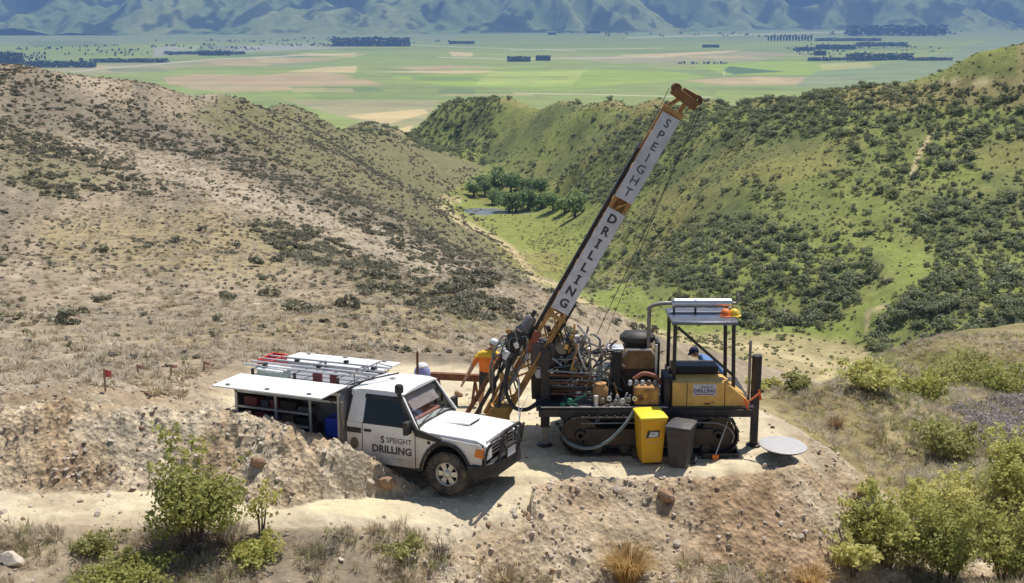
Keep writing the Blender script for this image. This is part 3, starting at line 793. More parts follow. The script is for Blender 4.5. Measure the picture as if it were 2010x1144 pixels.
def scatter(name, pos, rotz, scl, meshes, label, tilt=0.0):
    """one object that repeats small meshes over points of the ground"""
    n = len(pos)
    me = bpy.data.meshes.new(name); me.vertices.add(n); me.vertices.foreach_set('co', np.asarray(pos, np.float32).ravel())
    rot = np.zeros((n, 3), np.float32); rot[:, 2] = rotz
    if tilt: rot[:, 0] = RNG.normal(size=n) * tilt; rot[:, 1] = RNG.normal(size=n) * tilt
    a = me.attributes.new('rot', 'FLOAT_VECTOR', 'POINT'); a.data.foreach_set('vector', rot.ravel())
    scl = np.asarray(scl, np.float32)
    if scl.ndim == 1: scl = np.repeat(scl[:, None], 3, 1)
    a = me.attributes.new('scl', 'FLOAT_VECTOR', 'POINT'); a.data.foreach_set('vector', scl.ravel())
    a = me.attributes.new('pick', 'INT', 'POINT'); a.data.foreach_set('value', RNG.integers(0, len(meshes), n).astype(np.int32))
    o = link(bpy.data.objects.new(name, me)); tag(o, label, None, None, 'stuff')
    c = bpy.data.collections.new(name + '_kinds')
    for i, m in enumerate(meshes):
        c.objects.link(bpy.data.objects.new('%s_kind_%02d' % (name, i), m))
    ng = bpy.data.node_groups.new(name, 'GeometryNodeTree')
    ng.interface.new_socket('Geometry', in_out='INPUT', socket_type='NodeSocketGeometry')
    ng.interface.new_socket('Geometry', in_out='OUTPUT', socket_type='NodeSocketGeometry')
    N = ng.nodes; L = ng.links
    gi = N.new('NodeGroupInput'); go = N.new('NodeGroupOutput')
    mp = N.new('GeometryNodeMeshToPoints')
    ci = N.new('GeometryNodeCollectionInfo'); ci.inputs['Collection'].default_value = c; ci.inputs['Separate Children'].default_value = True; ci.inputs['Reset Children'].default_value = True
    ip = N.new('GeometryNodeInstanceOnPoints'); ip.inputs['Pick Instance'].default_value = True
    def attr(nm, ty):
        q = N.new('GeometryNodeInputNamedAttribute'); q.data_type = ty; q.inputs['Name'].default_value = nm
        return q.outputs['Attribute']
    L.new(gi.outputs[0], mp.inputs[0]); L.new(mp.outputs[0], ip.inputs['Points']); L.new(ci.outputs[0], ip.inputs['Instance'])
    L.new(attr('pick', 'INT'), ip.inputs['Instance Index']); L.new(attr('rot', 'FLOAT_VECTOR'), ip.inputs['Rotation']); L.new(attr('scl', 'FLOAT_VECTOR'), ip.inputs['Scale'])
    L.new(ip.outputs[0], go.inputs[0])
    md = o.modifiers.new('scatter', 'NODES'); md.node_group = ng
    return o
def with_mat(me, m):
    me.materials.append(m); return me

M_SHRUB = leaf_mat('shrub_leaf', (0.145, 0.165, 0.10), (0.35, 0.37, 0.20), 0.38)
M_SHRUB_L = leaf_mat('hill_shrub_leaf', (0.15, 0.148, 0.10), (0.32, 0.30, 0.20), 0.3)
M_WILLOW = leaf_mat('willow_leaf', (0.13, 0.19, 0.075), (0.29, 0.39, 0.15), 0.4)
M_STRAW = leaf_mat('dry_grass', (0.46, 0.395, 0.295), (0.70, 0.615, 0.48), 0.5)
M_BROWN = leaf_mat('brown_tussock', (0.26, 0.21, 0.13), (0.52, 0.42, 0.27), 0.5)
M_PINE = leaf_mat('far_tree_leaf', (0.03, 0.045, 0.03), (0.06, 0.08, 0.045), 0.0)
M_BARK = mat('bark', (0.10, 0.075, 0.055), 0.9, var=0.3, scale=20)
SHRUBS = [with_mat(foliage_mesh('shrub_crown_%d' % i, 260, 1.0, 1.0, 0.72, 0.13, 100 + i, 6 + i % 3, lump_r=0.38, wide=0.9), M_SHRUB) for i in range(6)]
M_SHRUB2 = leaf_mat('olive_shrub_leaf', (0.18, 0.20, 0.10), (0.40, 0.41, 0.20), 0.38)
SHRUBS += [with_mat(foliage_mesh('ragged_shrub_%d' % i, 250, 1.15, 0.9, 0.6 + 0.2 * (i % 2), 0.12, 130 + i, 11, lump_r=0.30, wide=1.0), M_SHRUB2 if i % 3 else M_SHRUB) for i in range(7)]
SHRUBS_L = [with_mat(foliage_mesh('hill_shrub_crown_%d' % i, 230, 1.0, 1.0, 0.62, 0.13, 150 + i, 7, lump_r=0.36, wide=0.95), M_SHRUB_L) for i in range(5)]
TUFTS = [with_mat(blade_mesh('dry_tuft_%d' % i, 34, 0.8, 1.3, 0.05, 200 + i, 1.1), M_STRAW if i % 3 else M_BROWN) for i in range(6)]

# --- where shrubs grow across the valley
def px_density_right(px, py, x, y):
    n = fbm(x / 26, y / 40, 4, 91)
    d = 0.52 + 1.2 * sstep(0.0, 0.3, n)
    def p(poly, w=14): return soft_poly(px, py, poly, w)
    dense = np.maximum.reduce([p([(1330,560),(1420,470),(1500,430),(1600,490),(1700,500),(1720,545),(1640,630),(1500,640),(1400,600)]), p([(1690,665),(1715,610),(1800,570),(2060,540),(2060,700),(1720,690)]),
        p([(795,275),(870,192),(985,192),(970,260),(960,325),(830,288)], 6), p([(1400,200),(1700,168),(2060,172),(2060,300),(1800,335),(1600,280),(1400,290)]), p([(1120,330),(1260,230),(1400,215),(1360,300),(1200,430),(1140,400)]),
        p([(1780,420),(1900,380),(2060,420),(2060,520),(1830,500)]), p([(1240,520),(1330,430),(1500,420),(1500,470),(1350,560)])])
    bare = np.maximum.reduce([p([(1165,610),(1215,540),(1290,590),(1330,630),(1460,655),(1650,650),(1740,560),(1730,480),(1800,470),(1840,540),(1790,570),(1700,690),(1400,700),(1250,660)], 9), p([(1440,320),(1560,260),(1680,290),(1600,330),(1500,345)], 10),
        p([(880,380),(1160,410),(1170,480),(1110,560),(1180,620),(1050,560)], 8), p([(985,190),(1120,198),(1100,260),(1000,300),(975,260)], 12), p([(1780,255),(1830,250),(1800,345),(1775,345)], 6), p([(1900,300),(2010,260),(2010,330),(1920,340)], 10)])
    d = (d + 1.6 * dense) * (1 + 1.6 * dense) * (1 - 0.95 * bare)
    d = d * np.where(py < 165, 0.18, 1.0)
    return d
def px_density_left(px, py, x, y):
    def p(poly, w=14): return soft_poly(px, py, poly, w)
    d = np.maximum.reduce([p([(465,428),(560,440),(680,480),(780,530),(1000,600),(1020,640),(900,625),(700,570),(540,490)], 8),
        1.0 * p([(0,125),(150,168),(470,278),(700,400),(1010,540),(940,565),(700,446),(420,320),(150,262),(0,240)], 12), 0.9 * p([(0,235),(210,310),(345,365),(330,385),(200,375),(100,395),(0,355)], 12),
        0.75 * p([(440,190),(560,195),(720,235),(800,275),(980,320),(900,380),(1060,560),(1010,560),(820,470),(620,370),(470,300)], 12)])
    d = d * (0.35 + 1.1 * sstep(-0.15, 0.25, fbm(x / 12, y / 22, 3, 95))) + 0.022
    return d
def sample_ground(n, ulo, uhi, dlo, dhi, dens, seed, pw=2.0, cap=1.0):
    g = np.random.default_rng(seed)
    u = ulo + (uhi - ulo) * g.random(n)
    D = (dlo ** pw + (dhi ** pw - dlo ** pw) * g.random(n)) ** (1 / pw)
    x = u * D; y = D
    z, rub = land(x, y)
    px, py = to_px_np(x, y, z)
    keep = g.random(n) < np.clip(dens(np.clip(px, 8, 2002), py, x, y) / cap, 0, 1)
    keep &= (px > -430) & (px < 2440)
    return x[keep], y[keep], z[keep], px[keep], py[keep], rub[keep], g
def dens_r(px, py, x, y):
    ok = (px > 1200) | (py < 400) | (py > 500) * (px > 1120)
    lim = np.interp(px, [780, 800, 860, 960, 980, 1180, 1250, 1400, 1650, 2010], [270, 288, 300, 330, 380, 620, 650, 665, 690, 700])
    return px_density_right(px, py, x, y) * ok * (py < lim)
xr, yr, zr, pxr, pyr, _, gR = sample_ground(175000, -0.12, 0.56, 170, 640, dens_r, 401, 1.6, 4.0)
N_R = 23500
if len(xr) > N_R:
    sel = np.random.default_rng(5).permutation(len(xr))[:N_R]; xr, yr, zr, pxr, pyr = xr[sel], yr[sel], zr[sel], pxr[sel], pyr[sel]
sR = 0.38 + 1.1 * np.random.default_rng(6).random(len(xr)) ** 2.4
sR = sR * np.where((pyr > 540) & (pxr > 1340), 1.25, 1.0)
def dens_l(px, py, x, y):
    lim = np.interp(px, [0, 780, 800, 860, 960, 980, 1060, 1180, 1250], [1e4, 1e4, 288, 330, 330, 470, 560, 620, 640])
    return px_density_left(px, py, x, y) * (py > np.where(px < 790, 0, lim)) * (py < 720)
xl, yl, zl, pxl, pyl, _, gL = sample_ground(50000, -0.57, 0.14, 42, 600, dens_l, 402, 1.35, 1.0)
sL = 0.26 + 0.62 * np.random.default_rng(8).random(len(xl)) ** 2
print('shrubs', len(xr), len(xl))
def one_by_one(xs, ys, zs, ss, name, meshes, label, cat, group, most, stuff_name, stuff_label, in_view, where=None):
    """the largest in view become things of their own, the rest one mass"""
    size = ss / np.hypot(xs, ys) * in_view
    order = np.argsort(-size)
    own = order[:most]; rest = order[most:]
    g = np.random.default_rng(len(xs))
    for k in own:
        o = link(bpy.data.objects.new(name, meshes[int(g.integers(0, len(meshes)))]))
        s = ss[k]; o.location = (xs[k], ys[k], zs[k] - 0.12 * s); o.scale = (s * g.uniform(0.85, 1.25), s * g.uniform(0.85, 1.25), s * g.uniform(0.8, 1.2)); o.rotation_euler = (0, 0, g.random() * 6.28)
        lb, gp = where(k) if where else (label, group)
        tag(o, lb, cat, gp)
    sc = ss[rest][:, None] * np.random.default_rng(3).uniform(0.8, 1.25, (len(rest), 3))
    scatter(stuff_name, np.stack([xs[rest], ys[rest], zs[rest] - 0.12 * ss[rest]], 1), g.random(len(rest)) * 6.28, sc, meshes, stuff_label)
def where_r(k):
    x_, y_ = pxr[k], pyr[k]
    if x_ > 1690 and y_ > 540: w_ = 'rounded dark shrub in the thicket above the near slope brow'
    elif x_ > 1690 and y_ > 380: w_ = 'rounded grey-green shrub on the far slope midway up beside the view edge'
    elif x_ > 1690: w_ = 'rounded grey-green shrub high on the far slope under the hilltop'
    elif x_ > 1320 and y_ > 420: w_ = 'rounded dark shrub in the thicket behind the rig roof frame'
    elif x_ > 1320: w_ = 'rounded grey-green shrub on the upper far slope past the mast top'
    elif x_ > 1040: w_ = 'rounded grey-green shrub on the far slope close behind the mast'
    else: w_ = 'rounded grey-green shrub on the end of the far spur above the pond'
    return w_, 'shrubs: ' + w_
def where_l(k):
    x_, y_ = pxl[k], pyl[k]
    line = 430 + (x_ - 465) * 0.36
    if x_ > 440 and abs(y_ - line - 25) < 60: w_ = 'low dark olive shrub in the dark band crossing the dry hillside'
    elif y_ < 200 + 0.35 * x_: w_ = 'low grey shrub on the scrubby upper hillside below the crest'
    elif x_ < 380 and y_ < 400: w_ = 'low dark olive shrub in the patch high on the hillside at the view edge'
    else: w_ = 'lone olive shrub on the dry grass hillside above the truck'
    return w_, 'shrubs: ' + w_
vis = ((pxr > 5) & (pxr < 2005) & (pyr < 690) & ((pxr < 1040) | (pxr > 1480) | (pyr < 560))).astype(float)
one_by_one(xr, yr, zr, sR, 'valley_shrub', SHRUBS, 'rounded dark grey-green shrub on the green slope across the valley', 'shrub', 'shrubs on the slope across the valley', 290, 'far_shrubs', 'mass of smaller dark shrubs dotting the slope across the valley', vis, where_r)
visl = ((pxl > 5) & (pxl < 1000) & (pyl < 690)).astype(float)
one_by_one(xl, yl, zl, sL, 'hillside_shrub', SHRUBS_L, 'low dark olive shrub on the dry hillside behind the white truck', 'shrub', 'shrubs on the dry hillside', 240, 'hillside_scrub', 'low grey scrub covering the dry hillside', visl, where_l)

def dens_g(px, py, x, y):
    lim = np.interp(px, [780, 800, 860, 960, 980, 1180, 1250, 1400, 1650, 2010], [270, 288, 300, 330, 420, 640, 690, 720, 740, 720])
    return (0.25 + sstep(-0.1, 0.3, fbm(x / 14, y / 20, 3, 94))) * (py < lim) * (px > 800)
xt, yt, zt, pxt, pyt, rt, gT = sample_ground(40000, -0.10, 0.56, 165, 560, dens_g, 409, 1.4, 1.0)
st = 0.22 + 0.3 * gT.random(len(xt)) ** 2
GT = [with_mat(foliage_mesh('grass_clump_%d' % i, 40, 1, 1, 0.5, 0.3, 260 + i, 5), m) for i, m in enumerate((leaf_mat('slope_grass', (0.16, 0.18, 0.07), (0.34, 0.34, 0.15), 0.3), leaf_mat('slope_tussock', (0.26, 0.24, 0.13), (0.44, 0.40, 0.24), 0.3), M_SHRUB2))]
scatter('slope_grass', np.stack([xt, yt, zt - 0.05], 1), gT.random(len(xt)) * 6.28, st, GT, 'rough grass and small tussocks on the slope across the valley')
# --- tussock and dry grass
def dens_t(px, py, x, y):
    pd = poly_dist(x, y, PAD)
    return (0.35 + 0.9 * sstep(-0.2, 0.3, fbm(x / 9, y / 14, 3, 97))) * (pd > 0.6) * (px < 1330) * (py < 775)
xt, yt, zt, pxt, pyt, rt, gT = sample_ground(44000, -0.57, 0.12, 27, 330, dens_t, 403, 0.95, 1.0)
k = (pyt < 640) | (pxt < 1020)
xt, yt, zt = xt[k], yt[k], zt[k]
st = 0.13 + 0.17 * gT.random(len(xt)) ** 1.5 + 0.0007 * yt
scatter('tussock_grass', np.stack([xt, yt, zt], 1), gT.random(len(xt)) * 6.28, np.stack([st * 1.15, st * 1.15, st * 0.75], 1), TUFTS, 'short dry tussock grass covering the hillside', 0.15)
def dens_h(px, py, x, y):
    pd = poly_dist(x, y, PAD)
    lim = np.interp(px, [0, 780, 800, 860, 960, 980, 1060, 1180, 1330], [0, 0, 288, 330, 330, 470, 560, 620, 690])
    return (0.2 + 1.0 * sstep(-0.1, 0.35, fbm(x / 7, y / 11, 4, 93))) * (pd > 1.5) * (py < 745) * (py > lim) * (px < 1330)
xt, yt, zt, pxt, pyt, rt, gT = sample_ground(21000, -0.57, 0.14, 30, 420, dens_h, 411, 1.0, 1.0)
st = 0.05 + 0.12 * gT.random(len(xt)) ** 2 + 0.0009 * yt
CL = [with_mat(foliage_mesh('dry_clump_%d' % i, 44, 1, 1, 0.6, 0.3, 270 + i, 5), m) for i, m in enumerate((leaf_mat('dark_dry_clump', (0.19, 0.16, 0.115), (0.34, 0.295, 0.21), 0.25), leaf_mat('grey_dry_clump', (0.28, 0.245, 0.2), (0.46, 0.41, 0.33), 0.25), leaf_mat('olive_dry_clump', (0.19, 0.18, 0.105), (0.35, 0.325, 0.2), 0.25)))]
scatter('hillside_clumps', np.stack([xt, yt, zt - 0.02], 1), gT.random(len(xt)) * 6.28, np.stack([st * 1.2, st * 1.2, st], 1), CL, 'small brown and grey clumps speckling the dry hillside', 0.1)
def dens_n(px, py, x, y):
    pd = poly_dist(x, y, PAD)
    return (0.25 + 0.9 * sstep(-0.15, 0.3, fbm(x / 2.2, y / 3.5, 3, 98))) * (px > 1480) * (pd > 2.2) * ((px > 1780) | (py < 960 - (1750 - px) * 0.72 + 6)) * (py > 655)
xt, yt, zt, pxt, pyt, rt, gT = sample_ground(40000, 0.17, 0.57, 22, 112, dens_n, 404, 1.2, 1.0)
st = 0.11 + 0.16 * gT.random(len(xt)) ** 1.5
TUFTS_N = [with_mat(blade_mesh('bank_tuft_%d' % i, 34, 0.9, 1.3, 0.028, 240 + i, 1.0), m) for i, m in enumerate((M_STRAW, M_STRAW, M_BROWN, leaf_mat('green_grass', (0.22, 0.24, 0.09), (0.46, 0.44, 0.2), 0.5)))]
scatter('bank_grass', np.stack([xt, yt, zt], 1), gT.random(len(xt)) * 6.28, np.stack([st * 1.2, st * 1.2, st], 1), TUFTS_N, 'loose dry grass on the bank below the pad', 0.2)
def dens_f(px, py, x, y):
    edge = np.interp(px, [0, 250, 600, 800, 900, 1050, 1250, 1650, 1700, 2010], [1035, 1045, 1045, 1030, 1075, 1105, 1085, 1110, 1090, 1040])
    n = fbm(x / 0.9, y / 0.9, 3, 99)
    return (0.1 + 1.2 * sstep(0.0, 0.35, n)) * (py > edge)
xt, yt, zt, pxt, pyt, rt, gT = sample_ground(11500, -0.56, 0.55, 16.5, 23.5, dens_f, 405, 1.0, 1.0)
st = 0.08 + 0.15 * gT.random(len(xt)) ** 1.6
scatter('foreground_grass', np.stack([xt, yt, zt], 1), gT.random(len(xt)) * 6.28, np.stack([st, st, st * 1.1], 1), TUFTS_N, 'thin dry grass on the verge below the road', 0.2)

# --- trees by the pond
def tree_parts(seed, n=950):
    g = random.Random(seed)
    crown = with_mat(foliage_mesh('willow_crown_%d' % seed, n, 1.0, 1.0, 0.95, 0.085, 600 + seed, 12, 0.12, 0.3, lump_r=0.4), M_WILLOW)
    tr = MB()
    tr.tube([(0, 0, -0.15), (0.03, 0.02, 0.4), (0.0, 0.0, 0.9)], [0.09, 0.07, 0.03], 7)
    for i in range(5):
        a = i * 1.26 + g.random(); tr.tube([(0, 0, 0.3 + 0.08 * i), (0.3 * math.cos(a), 0.3 * math.sin(a), 0.7), (0.6 * math.cos(a), 0.6 * math.sin(a), 1.05)], [0.045, 0.03, 0.012], 5)
    return crown, tr.mesh('willow_trunk_%d' % seed, M_BARK)
# ------------------------------------------------------------------ materials of made things
DUST = (0.42, 0.34, 0.24)
M_WHITE = mat('white_paint', (0.90, 0.885, 0.855), 0.32, 0, 0.04, 3, dirt=DUST, dirt_amt=0.28, dirt_scale=2.2, low=(0.35, 1.25, 1.25))
M_BLACKPL = mat('black_plastic', (0.022, 0.022, 0.024), 0.55, 0, 0.2, 8, dirt=DUST, dirt_amt=0.12)
M_CAVITY = mat('dark_interior', (0.02, 0.02, 0.022), 0.8, 0, 0.2, 6)
M_BLACKST = mat('black_steel', (0.03, 0.03, 0.033), 0.5, 0.2, 0.25, 7, dirt=(0.2, 0.14, 0.09), dirt_amt=0.3)
M_TYRE = mat('tyre_rubber', (0.035, 0.034, 0.033), 0.85, 0, 0.2, 12, dirt=DUST, dirt_amt=0.35, dirt_scale=5)
M_ALLOY = mat('alloy', (0.62, 0.61, 0.58), 0.38, 0.7, 0.1, 9, dirt=DUST, dirt_amt=0.3, dirt_scale=6)
M_ALU = mat('aluminium', (0.66, 0.67, 0.68), 0.4, 0.55, 0.12, 5, dirt=DUST, dirt_amt=0.25)
M_CHROME = mat('chrome', (0.75, 0.75, 0.76), 0.15, 0.95, 0.05, 8)
M_LENS = mat('lamp_lens', (0.75, 0.77, 0.78), 0.12, 0.1, 0.05, 8)
M_AMBER = mat('amber_lens', (0.75, 0.24, 0.05), 0.25, 0, 0.05, 8)
M_YELLOW = mat('machine_yellow', (0.80, 0.47, 0.12), 0.45, 0, 0.10, 4, dirt=(0.30, 0.19, 0.09), dirt_amt=0.35, dirt_scale=3)
M_RUSTY = mat('rusty_yellow', (0.50, 0.28, 0.095), 0.7, 0.05, 0.25, 6, dirt=(0.20, 0.095, 0.05), dirt_amt=0.55, dirt_scale=4, bump=0.3)
M_RUST = mat('rust', (0.19, 0.085, 0.04), 0.85, 0.1, 0.35, 9, bump=0.4)
M_STEEL = mat('dull_steel', (0.30, 0.29, 0.28), 0.5, 0.6, 0.2, 8, dirt=(0.16, 0.09, 0.05), dirt_amt=0.5)
M_GREASE = mat('greasy_iron', (0.05, 0.045, 0.04), 0.55, 0.3, 0.3, 9, dirt=(0.16, 0.1, 0.06), dirt_amt=0.5)
M_HOSE = mat('rubber_hose', (0.03, 0.03, 0.032), 0.6, 0, 0.2, 10)
M_HOSEG = mat('grey_hose', (0.17, 0.21, 0.21), 0.6, 0, 0.15, 10)
M_RED = mat('red_plastic', (0.62, 0.075, 0.045), 0.5, 0, 0.1, 6)
M_MAROON = mat('maroon_plastic', (0.20, 0.045, 0.045), 0.5, 0, 0.1, 6)
M_ORANGE = mat('orange_plastic', (0.85, 0.20, 0.04), 0.5, 0, 0.1, 6)
M_BLUE = mat('blue_plastic', (0.03, 0.06, 0.45), 0.4, 0, 0.1, 6)
M_LILAC = mat('pale_blue_plastic', (0.30, 0.33, 0.62), 0.45, 0, 0.1, 6)
M_PRINT = mat('dark_print', (0.055, 0.055, 0.06), 0.6, 0, 0.1, 12)
M_SIGN = mat('sign_white', (0.66, 0.66, 0.69), 0.5, 0, 0.08, 5, dirt=(0.34, 0.31, 0.28), dirt_amt=0.5, dirt_scale=2.6)
M_TIMBER = mat('weathered_timber', (0.27, 0.20, 0.13), 0.85, 0, 0.3, 14, bump=0.3)
def glass_mat(name, tint, refl=0.12):
    m = bpy.data.materials.new(name); m.use_nodes = True
    nt = m.node_tree; N = nt.nodes; L = nt.links; N.remove(N['Principled BSDF'])
    t = N.new('ShaderNodeBsdfTransparent'); t.inputs[0].default_value = (*tint, 1)
    g = N.new('ShaderNodeBsdfGlossy'); g.inputs['Roughness'].default_value = 0.03
    fr = N.new('ShaderNodeLayerWeight'); fr.inputs[0].default_value = 0.5
    pw = N.new('ShaderNodeMath'); pw.operation = 'POWER'; pw.inputs[1].default_value = 4.0; L.new(fr.outputs['Facing'], pw.inputs[0])
    ad = N.new('ShaderNodeMath'); ad.operation = 'MULTIPLY_ADD'; ad.inputs[1].default_value = 0.6; ad.inputs[2].default_value = refl; L.new(pw.outputs[0], ad.inputs[0])
    mx = N.new('ShaderNodeMixShader'); L.new(ad.outputs[0], mx.inputs[0]); L.new(t.outputs[0], mx.inputs[1]); L.new(g.outputs[0], mx.inputs[2])
    L.new(mx.outputs[0], N['Material Output'].inputs[0])
    return m
M_GLASS = glass_mat('side_glass', (0.30, 0.32, 0.35), 0.05)
M_SCREEN = glass_mat('windscreen_glass', (0.95, 0.97, 0.97), 0.10)

# ------------------------------------------------------------------ the white ute
def build_ute():
    U = empty('utility_truck', (-0.87, 23.52, 0.0), math.radians(-23.6))
    U.location = (-0.90, 23.46, 0.0); U.rotation_euler = (math.radians(-2.4), math.radians(-1.2), math.radians(-23.6))
    tag(U, 'dusty white single cab utility truck with open side canopy lids', 'truck')
    W = 0.86
    # lower body core (dark) and painted plates over it
    def arch(cx, cz, r, a0, a1, n=12):
        return [(cx + r * math.cos(a), cz + r * math.sin(a)) for a in np.linspace(a0, a1, n)]
    core = MB()
    out = [(-2.12, 0.56), (-0.52, 0.56)] + arch(0, 0.45, 0.5, math.pi * 0.97, 0.06, 12) + [(0.72, 0.6), (0.74, 1.0), (-0.62, 1.08), (-0.62, 1.12), (-2.12, 1.12)]
    core.prism(out, -0.838, 0.838)
    core.build('body', M_CAVITY, U)
    MB().box((0, 0, 0.74), (1.04, 1.1, 0.5)).build('arch_light_block', M_CAVITY, U)  # dark box added between the wheels to block sun leaking through the arches
    chs = MB()
    for s in (-0.42, 0.42): chs.box((-2.0, s, 0.52), (5.3, 0.1, 0.16))
    chs.tube([(0, -0.6, 0.4), (0, 0.6, 0.4)], 0.06, 8); chs.tube([(-3.18, -0.6, 0.4), (-3.18, 0.6, 0.4)], 0.06, 8)
    chs.build('chassis', M_BLACKST, U)
    for sgn in (-1, 1):
        y0, y1 = sgn * 0.841, sgn * W
        f = MB(); o = [(-0.645, 0.57), (-0.53, 0.57)] + arch(0, 0.45, 0.525, math.pi * 0.95, 0.12, 12) + [(0.74, 0.66), (0.76, 0.98), (0.70, 1.03), (-0.645, 1.09)]
        f.prism(o, y0, y1).build('front_fender', M_WHITE, U, 0.018)
        tr = MB(); r0 = arch(0, 0.45, 0.525, math.pi * 0.95, 0.12, 14); r1 = arch(0, 0.45, 0.575, math.pi * 0.95, 0.12, 14)
        tr.prism(r0 + r1[::-1], y1, y1 + sgn * 0.035).build('wheel_arch_flare', M_BLACKPL, U, 0.008)
        d = MB(); d.prism([(-1.80, 0.56), (-0.66, 0.56), (-0.66, 1.14), (-1.80, 1.14)], y0, y1)
        dr = d.build('door', M_WHITE, U, 0.014)
        MB().box((-1.68, sgn * (W + 0.015), 1.04), (0.15, 0.03, 0.035)).build('door_handle', M_BLACKPL, dr, 0.006)
        MB().prism([(-1.79, 0.80), (-0.67, 0.80), (-0.67, 0.806), (-1.79, 0.806)], y1, y1 + sgn * 0.004).build('door_crease', M_WHITE, dr)
        MB().prism([(-2.15, 0.56), (-1.815, 0.56), (-1.815, 1.14), (-2.15, 1.14)], y0, y1).build('rear_quarter_panel', M_WHITE, U, 0.014)
        MB().prism([(-2.12, 0.47), (-0.56, 0.47), (-0.53, 0.565), (-2.12, 0.565)], y0 * 0.97, y1 * 0.98).build('sill', M_BLACKPL, U, 0.01)
        # upper cab: frame round the side window
        lo, hi = [(-2.13, 1.135), (-0.60, 1.135)], [(-2.05, 1.80), (-1.02, 1.80)]
        def Y(z): return sgn * (0.855 - (z - 1.135) * 0.22)
        def side(outl, th=0.05):
            m = MB(); n = len(outl)
            vs = [(u, Y(w), w) for u, w in outl] + [(u, Y(w) - sgn * th, w) for u, w in outl]
            fs = [tuple(range(n)), tuple(range(2 * n - 1, n - 1, -1))] + [(i, n + i, n + (i + 1) % n, (i + 1) % n) for i in range(n)]
            return m.add(vs, fs)
        side([(-2.14, 1.14), (-1.79, 1.14), (-1.76, 1.80), (-2.05, 1.80)]).build('rear_pillar', M_WHITE, U, 0.012)
        side([(-0.68, 1.14), (-0.58, 1.12), (-1.0, 1.80), (-1.09, 1.80)]).build('front_pillar', M_WHITE if sgn > 0 else M_WHITE, U, 0.01)
        side([(-1.77, 1.735), (-1.06, 1.735), (-1.10, 1.81), (-1.76, 1.81)]).build('roof_rail', M_WHITE, U, 0.008)
        wg = side([(-1.79, 1.142), (-0.685, 1.142), (-1.055, 1.735), (-1.77, 1.735)], 0.008)
        win = wg.build('side_window', M_GLASS, U)
        side([(-1.80, 1.135), (-0.68, 1.135), (-0.69, 1.165), (-1.79, 1.165)], 0.012).build('window_seal', M_BLACKPL, win).location = (0, sgn * 0.004, 0)
        side([(-1.79, 1.66), (-1.04, 1.66), (-1.055, 1.745), (-1.78, 1.745)], 0.006).build('weather_shield', M_BLACKPL, win).location = (0, sgn * 0.012, 0)
        mr = MB(); mr.box((-0.74, sgn * 1.0, 1.21), (0.09, 0.2, 0.25)); mr.tube([(-0.70, sgn * 0.85, 1.16), (-0.72, sgn * 0.94, 1.17)], 0.02, 6)
        mr.build('door_mirror', M_BLACKPL, U, 0.03)
    # badge plates and print on the near door (the truck's right side)
    def flat(me, x, z, nm='lettering', yy=-W - 0.004):
        o = link(bpy.data.objects.new(nm, me), U); o.location = (x, yy, z); o.rotation_euler = (math.pi / 2, 0, 0); return o
    flat(text_mesh('door_print_small', 'SPEIGHT', 0.145, mat('grey_print', (0.16, 0.15, 0.15), 0.6), 0.002), -1.00, 0.93)
    flat(text_mesh('door_print_large', 'DRILLING', 0.20, M_PRINT, 0.006), -1.16, 0.785)
    flat(text_mesh('door_print_drill', 'S', 0.19, M_PRINT, 0.005), -1.36, 0.925)
    flat(text_mesh('door_print_line', '_____', 0.12, M_STEEL, 0.0), -1.0, 0.70)
    MB().prism([(-2.14, 0.985), (-1.83, 0.985), (-1.83, 1.06), (-2.14, 1.06)], -W - 0.001, -W - 0.012).build('cab_vent', M_BLACKPL, U)
    Mx = Matrix.Translation((-1.98, -W - 0.002, 0.83)) @ Matrix.Rotation(math.pi / 2, 4, 'X')
    MB().lathe([(0.001, 0.0), (0.085, 0.0), (0.085, 0.012), (0.001, 0.016)], 18, Mx).build('fuel_cap', mat('fuel_cap_brown', (0.16, 0.13, 0.09), 0.6), U)
    MB().box((-0.36, -W - 0.004, 0.97), (0.06, 0.01, 0.045)).build('fender_badge', M_BLACKPL, U)
    # bonnet, with scoop
    bn = MB(); nx, ny = 9, 13
    top = []
    for i in range(nx):
        x = -0.66 + 1.42 * i / (nx - 1)
        for j in range(ny):
            v = -1 + 2 * j / (ny - 1); y = v * (0.79 - 0.035 * i / (nx - 1))
            z = 1.155 - 0.045 * (i / (nx - 1)) ** 1.5 - 0.055 * abs(v) ** 4 - (0.05 if i == nx - 1 else 0)
            top.append((x, y, z))
    vs = top + [(x, y, z - 0.05) for x, y, z in top]; n = nx * ny; fs = []
    for i in range(nx - 1):
        for j in range(ny - 1):
            a = i * ny + j; fs += [(a, a + 1, a + ny + 1, a + ny), (n + a, n + a + ny, n + a + ny + 1, n + a + 1)]
    rim = [j for j in range(ny)] + [i * ny + ny - 1 for i in range(1, nx)] + [(nx - 1) * ny + j for j in range(ny - 2, -1, -1)] + [i * ny for i in range(nx - 2, 0, -1)]
    fs += [(rim[k], rim[(k + 1) % len(rim)], n + rim[(k + 1) % len(rim)], n + rim[k]) for k in range(len(rim))]
    bo = bn.add(vs, fs).build('bonnet', M_WHITE, U)
    sc = MB(); sc.prism([(-0.34, 1.150), (0.20, 1.148), (0.20, 1.180), (0.10, 1.186), (-0.34, 1.158)], -0.25, 0.25).build('bonnet_scoop', M_WHITE, bo, 0.012)
    MB().box((0.205, 0, 1.163), (0.012, 0.42, 0.022)).build('scoop_slot', M_CAVITY, bo)
    MB().box((-0.69, 0, 1.13), (0.12, 1.4, 0.03)).build('cowl', M_BLACKPL, U, 0.01)
    # windscreen and wipers
    A = [(-0.66, -0.73, 1.165), (-0.66, 0.73, 1.165), (-1.005, 0.64, 1.775), (-1.005, -0.64, 1.775)]
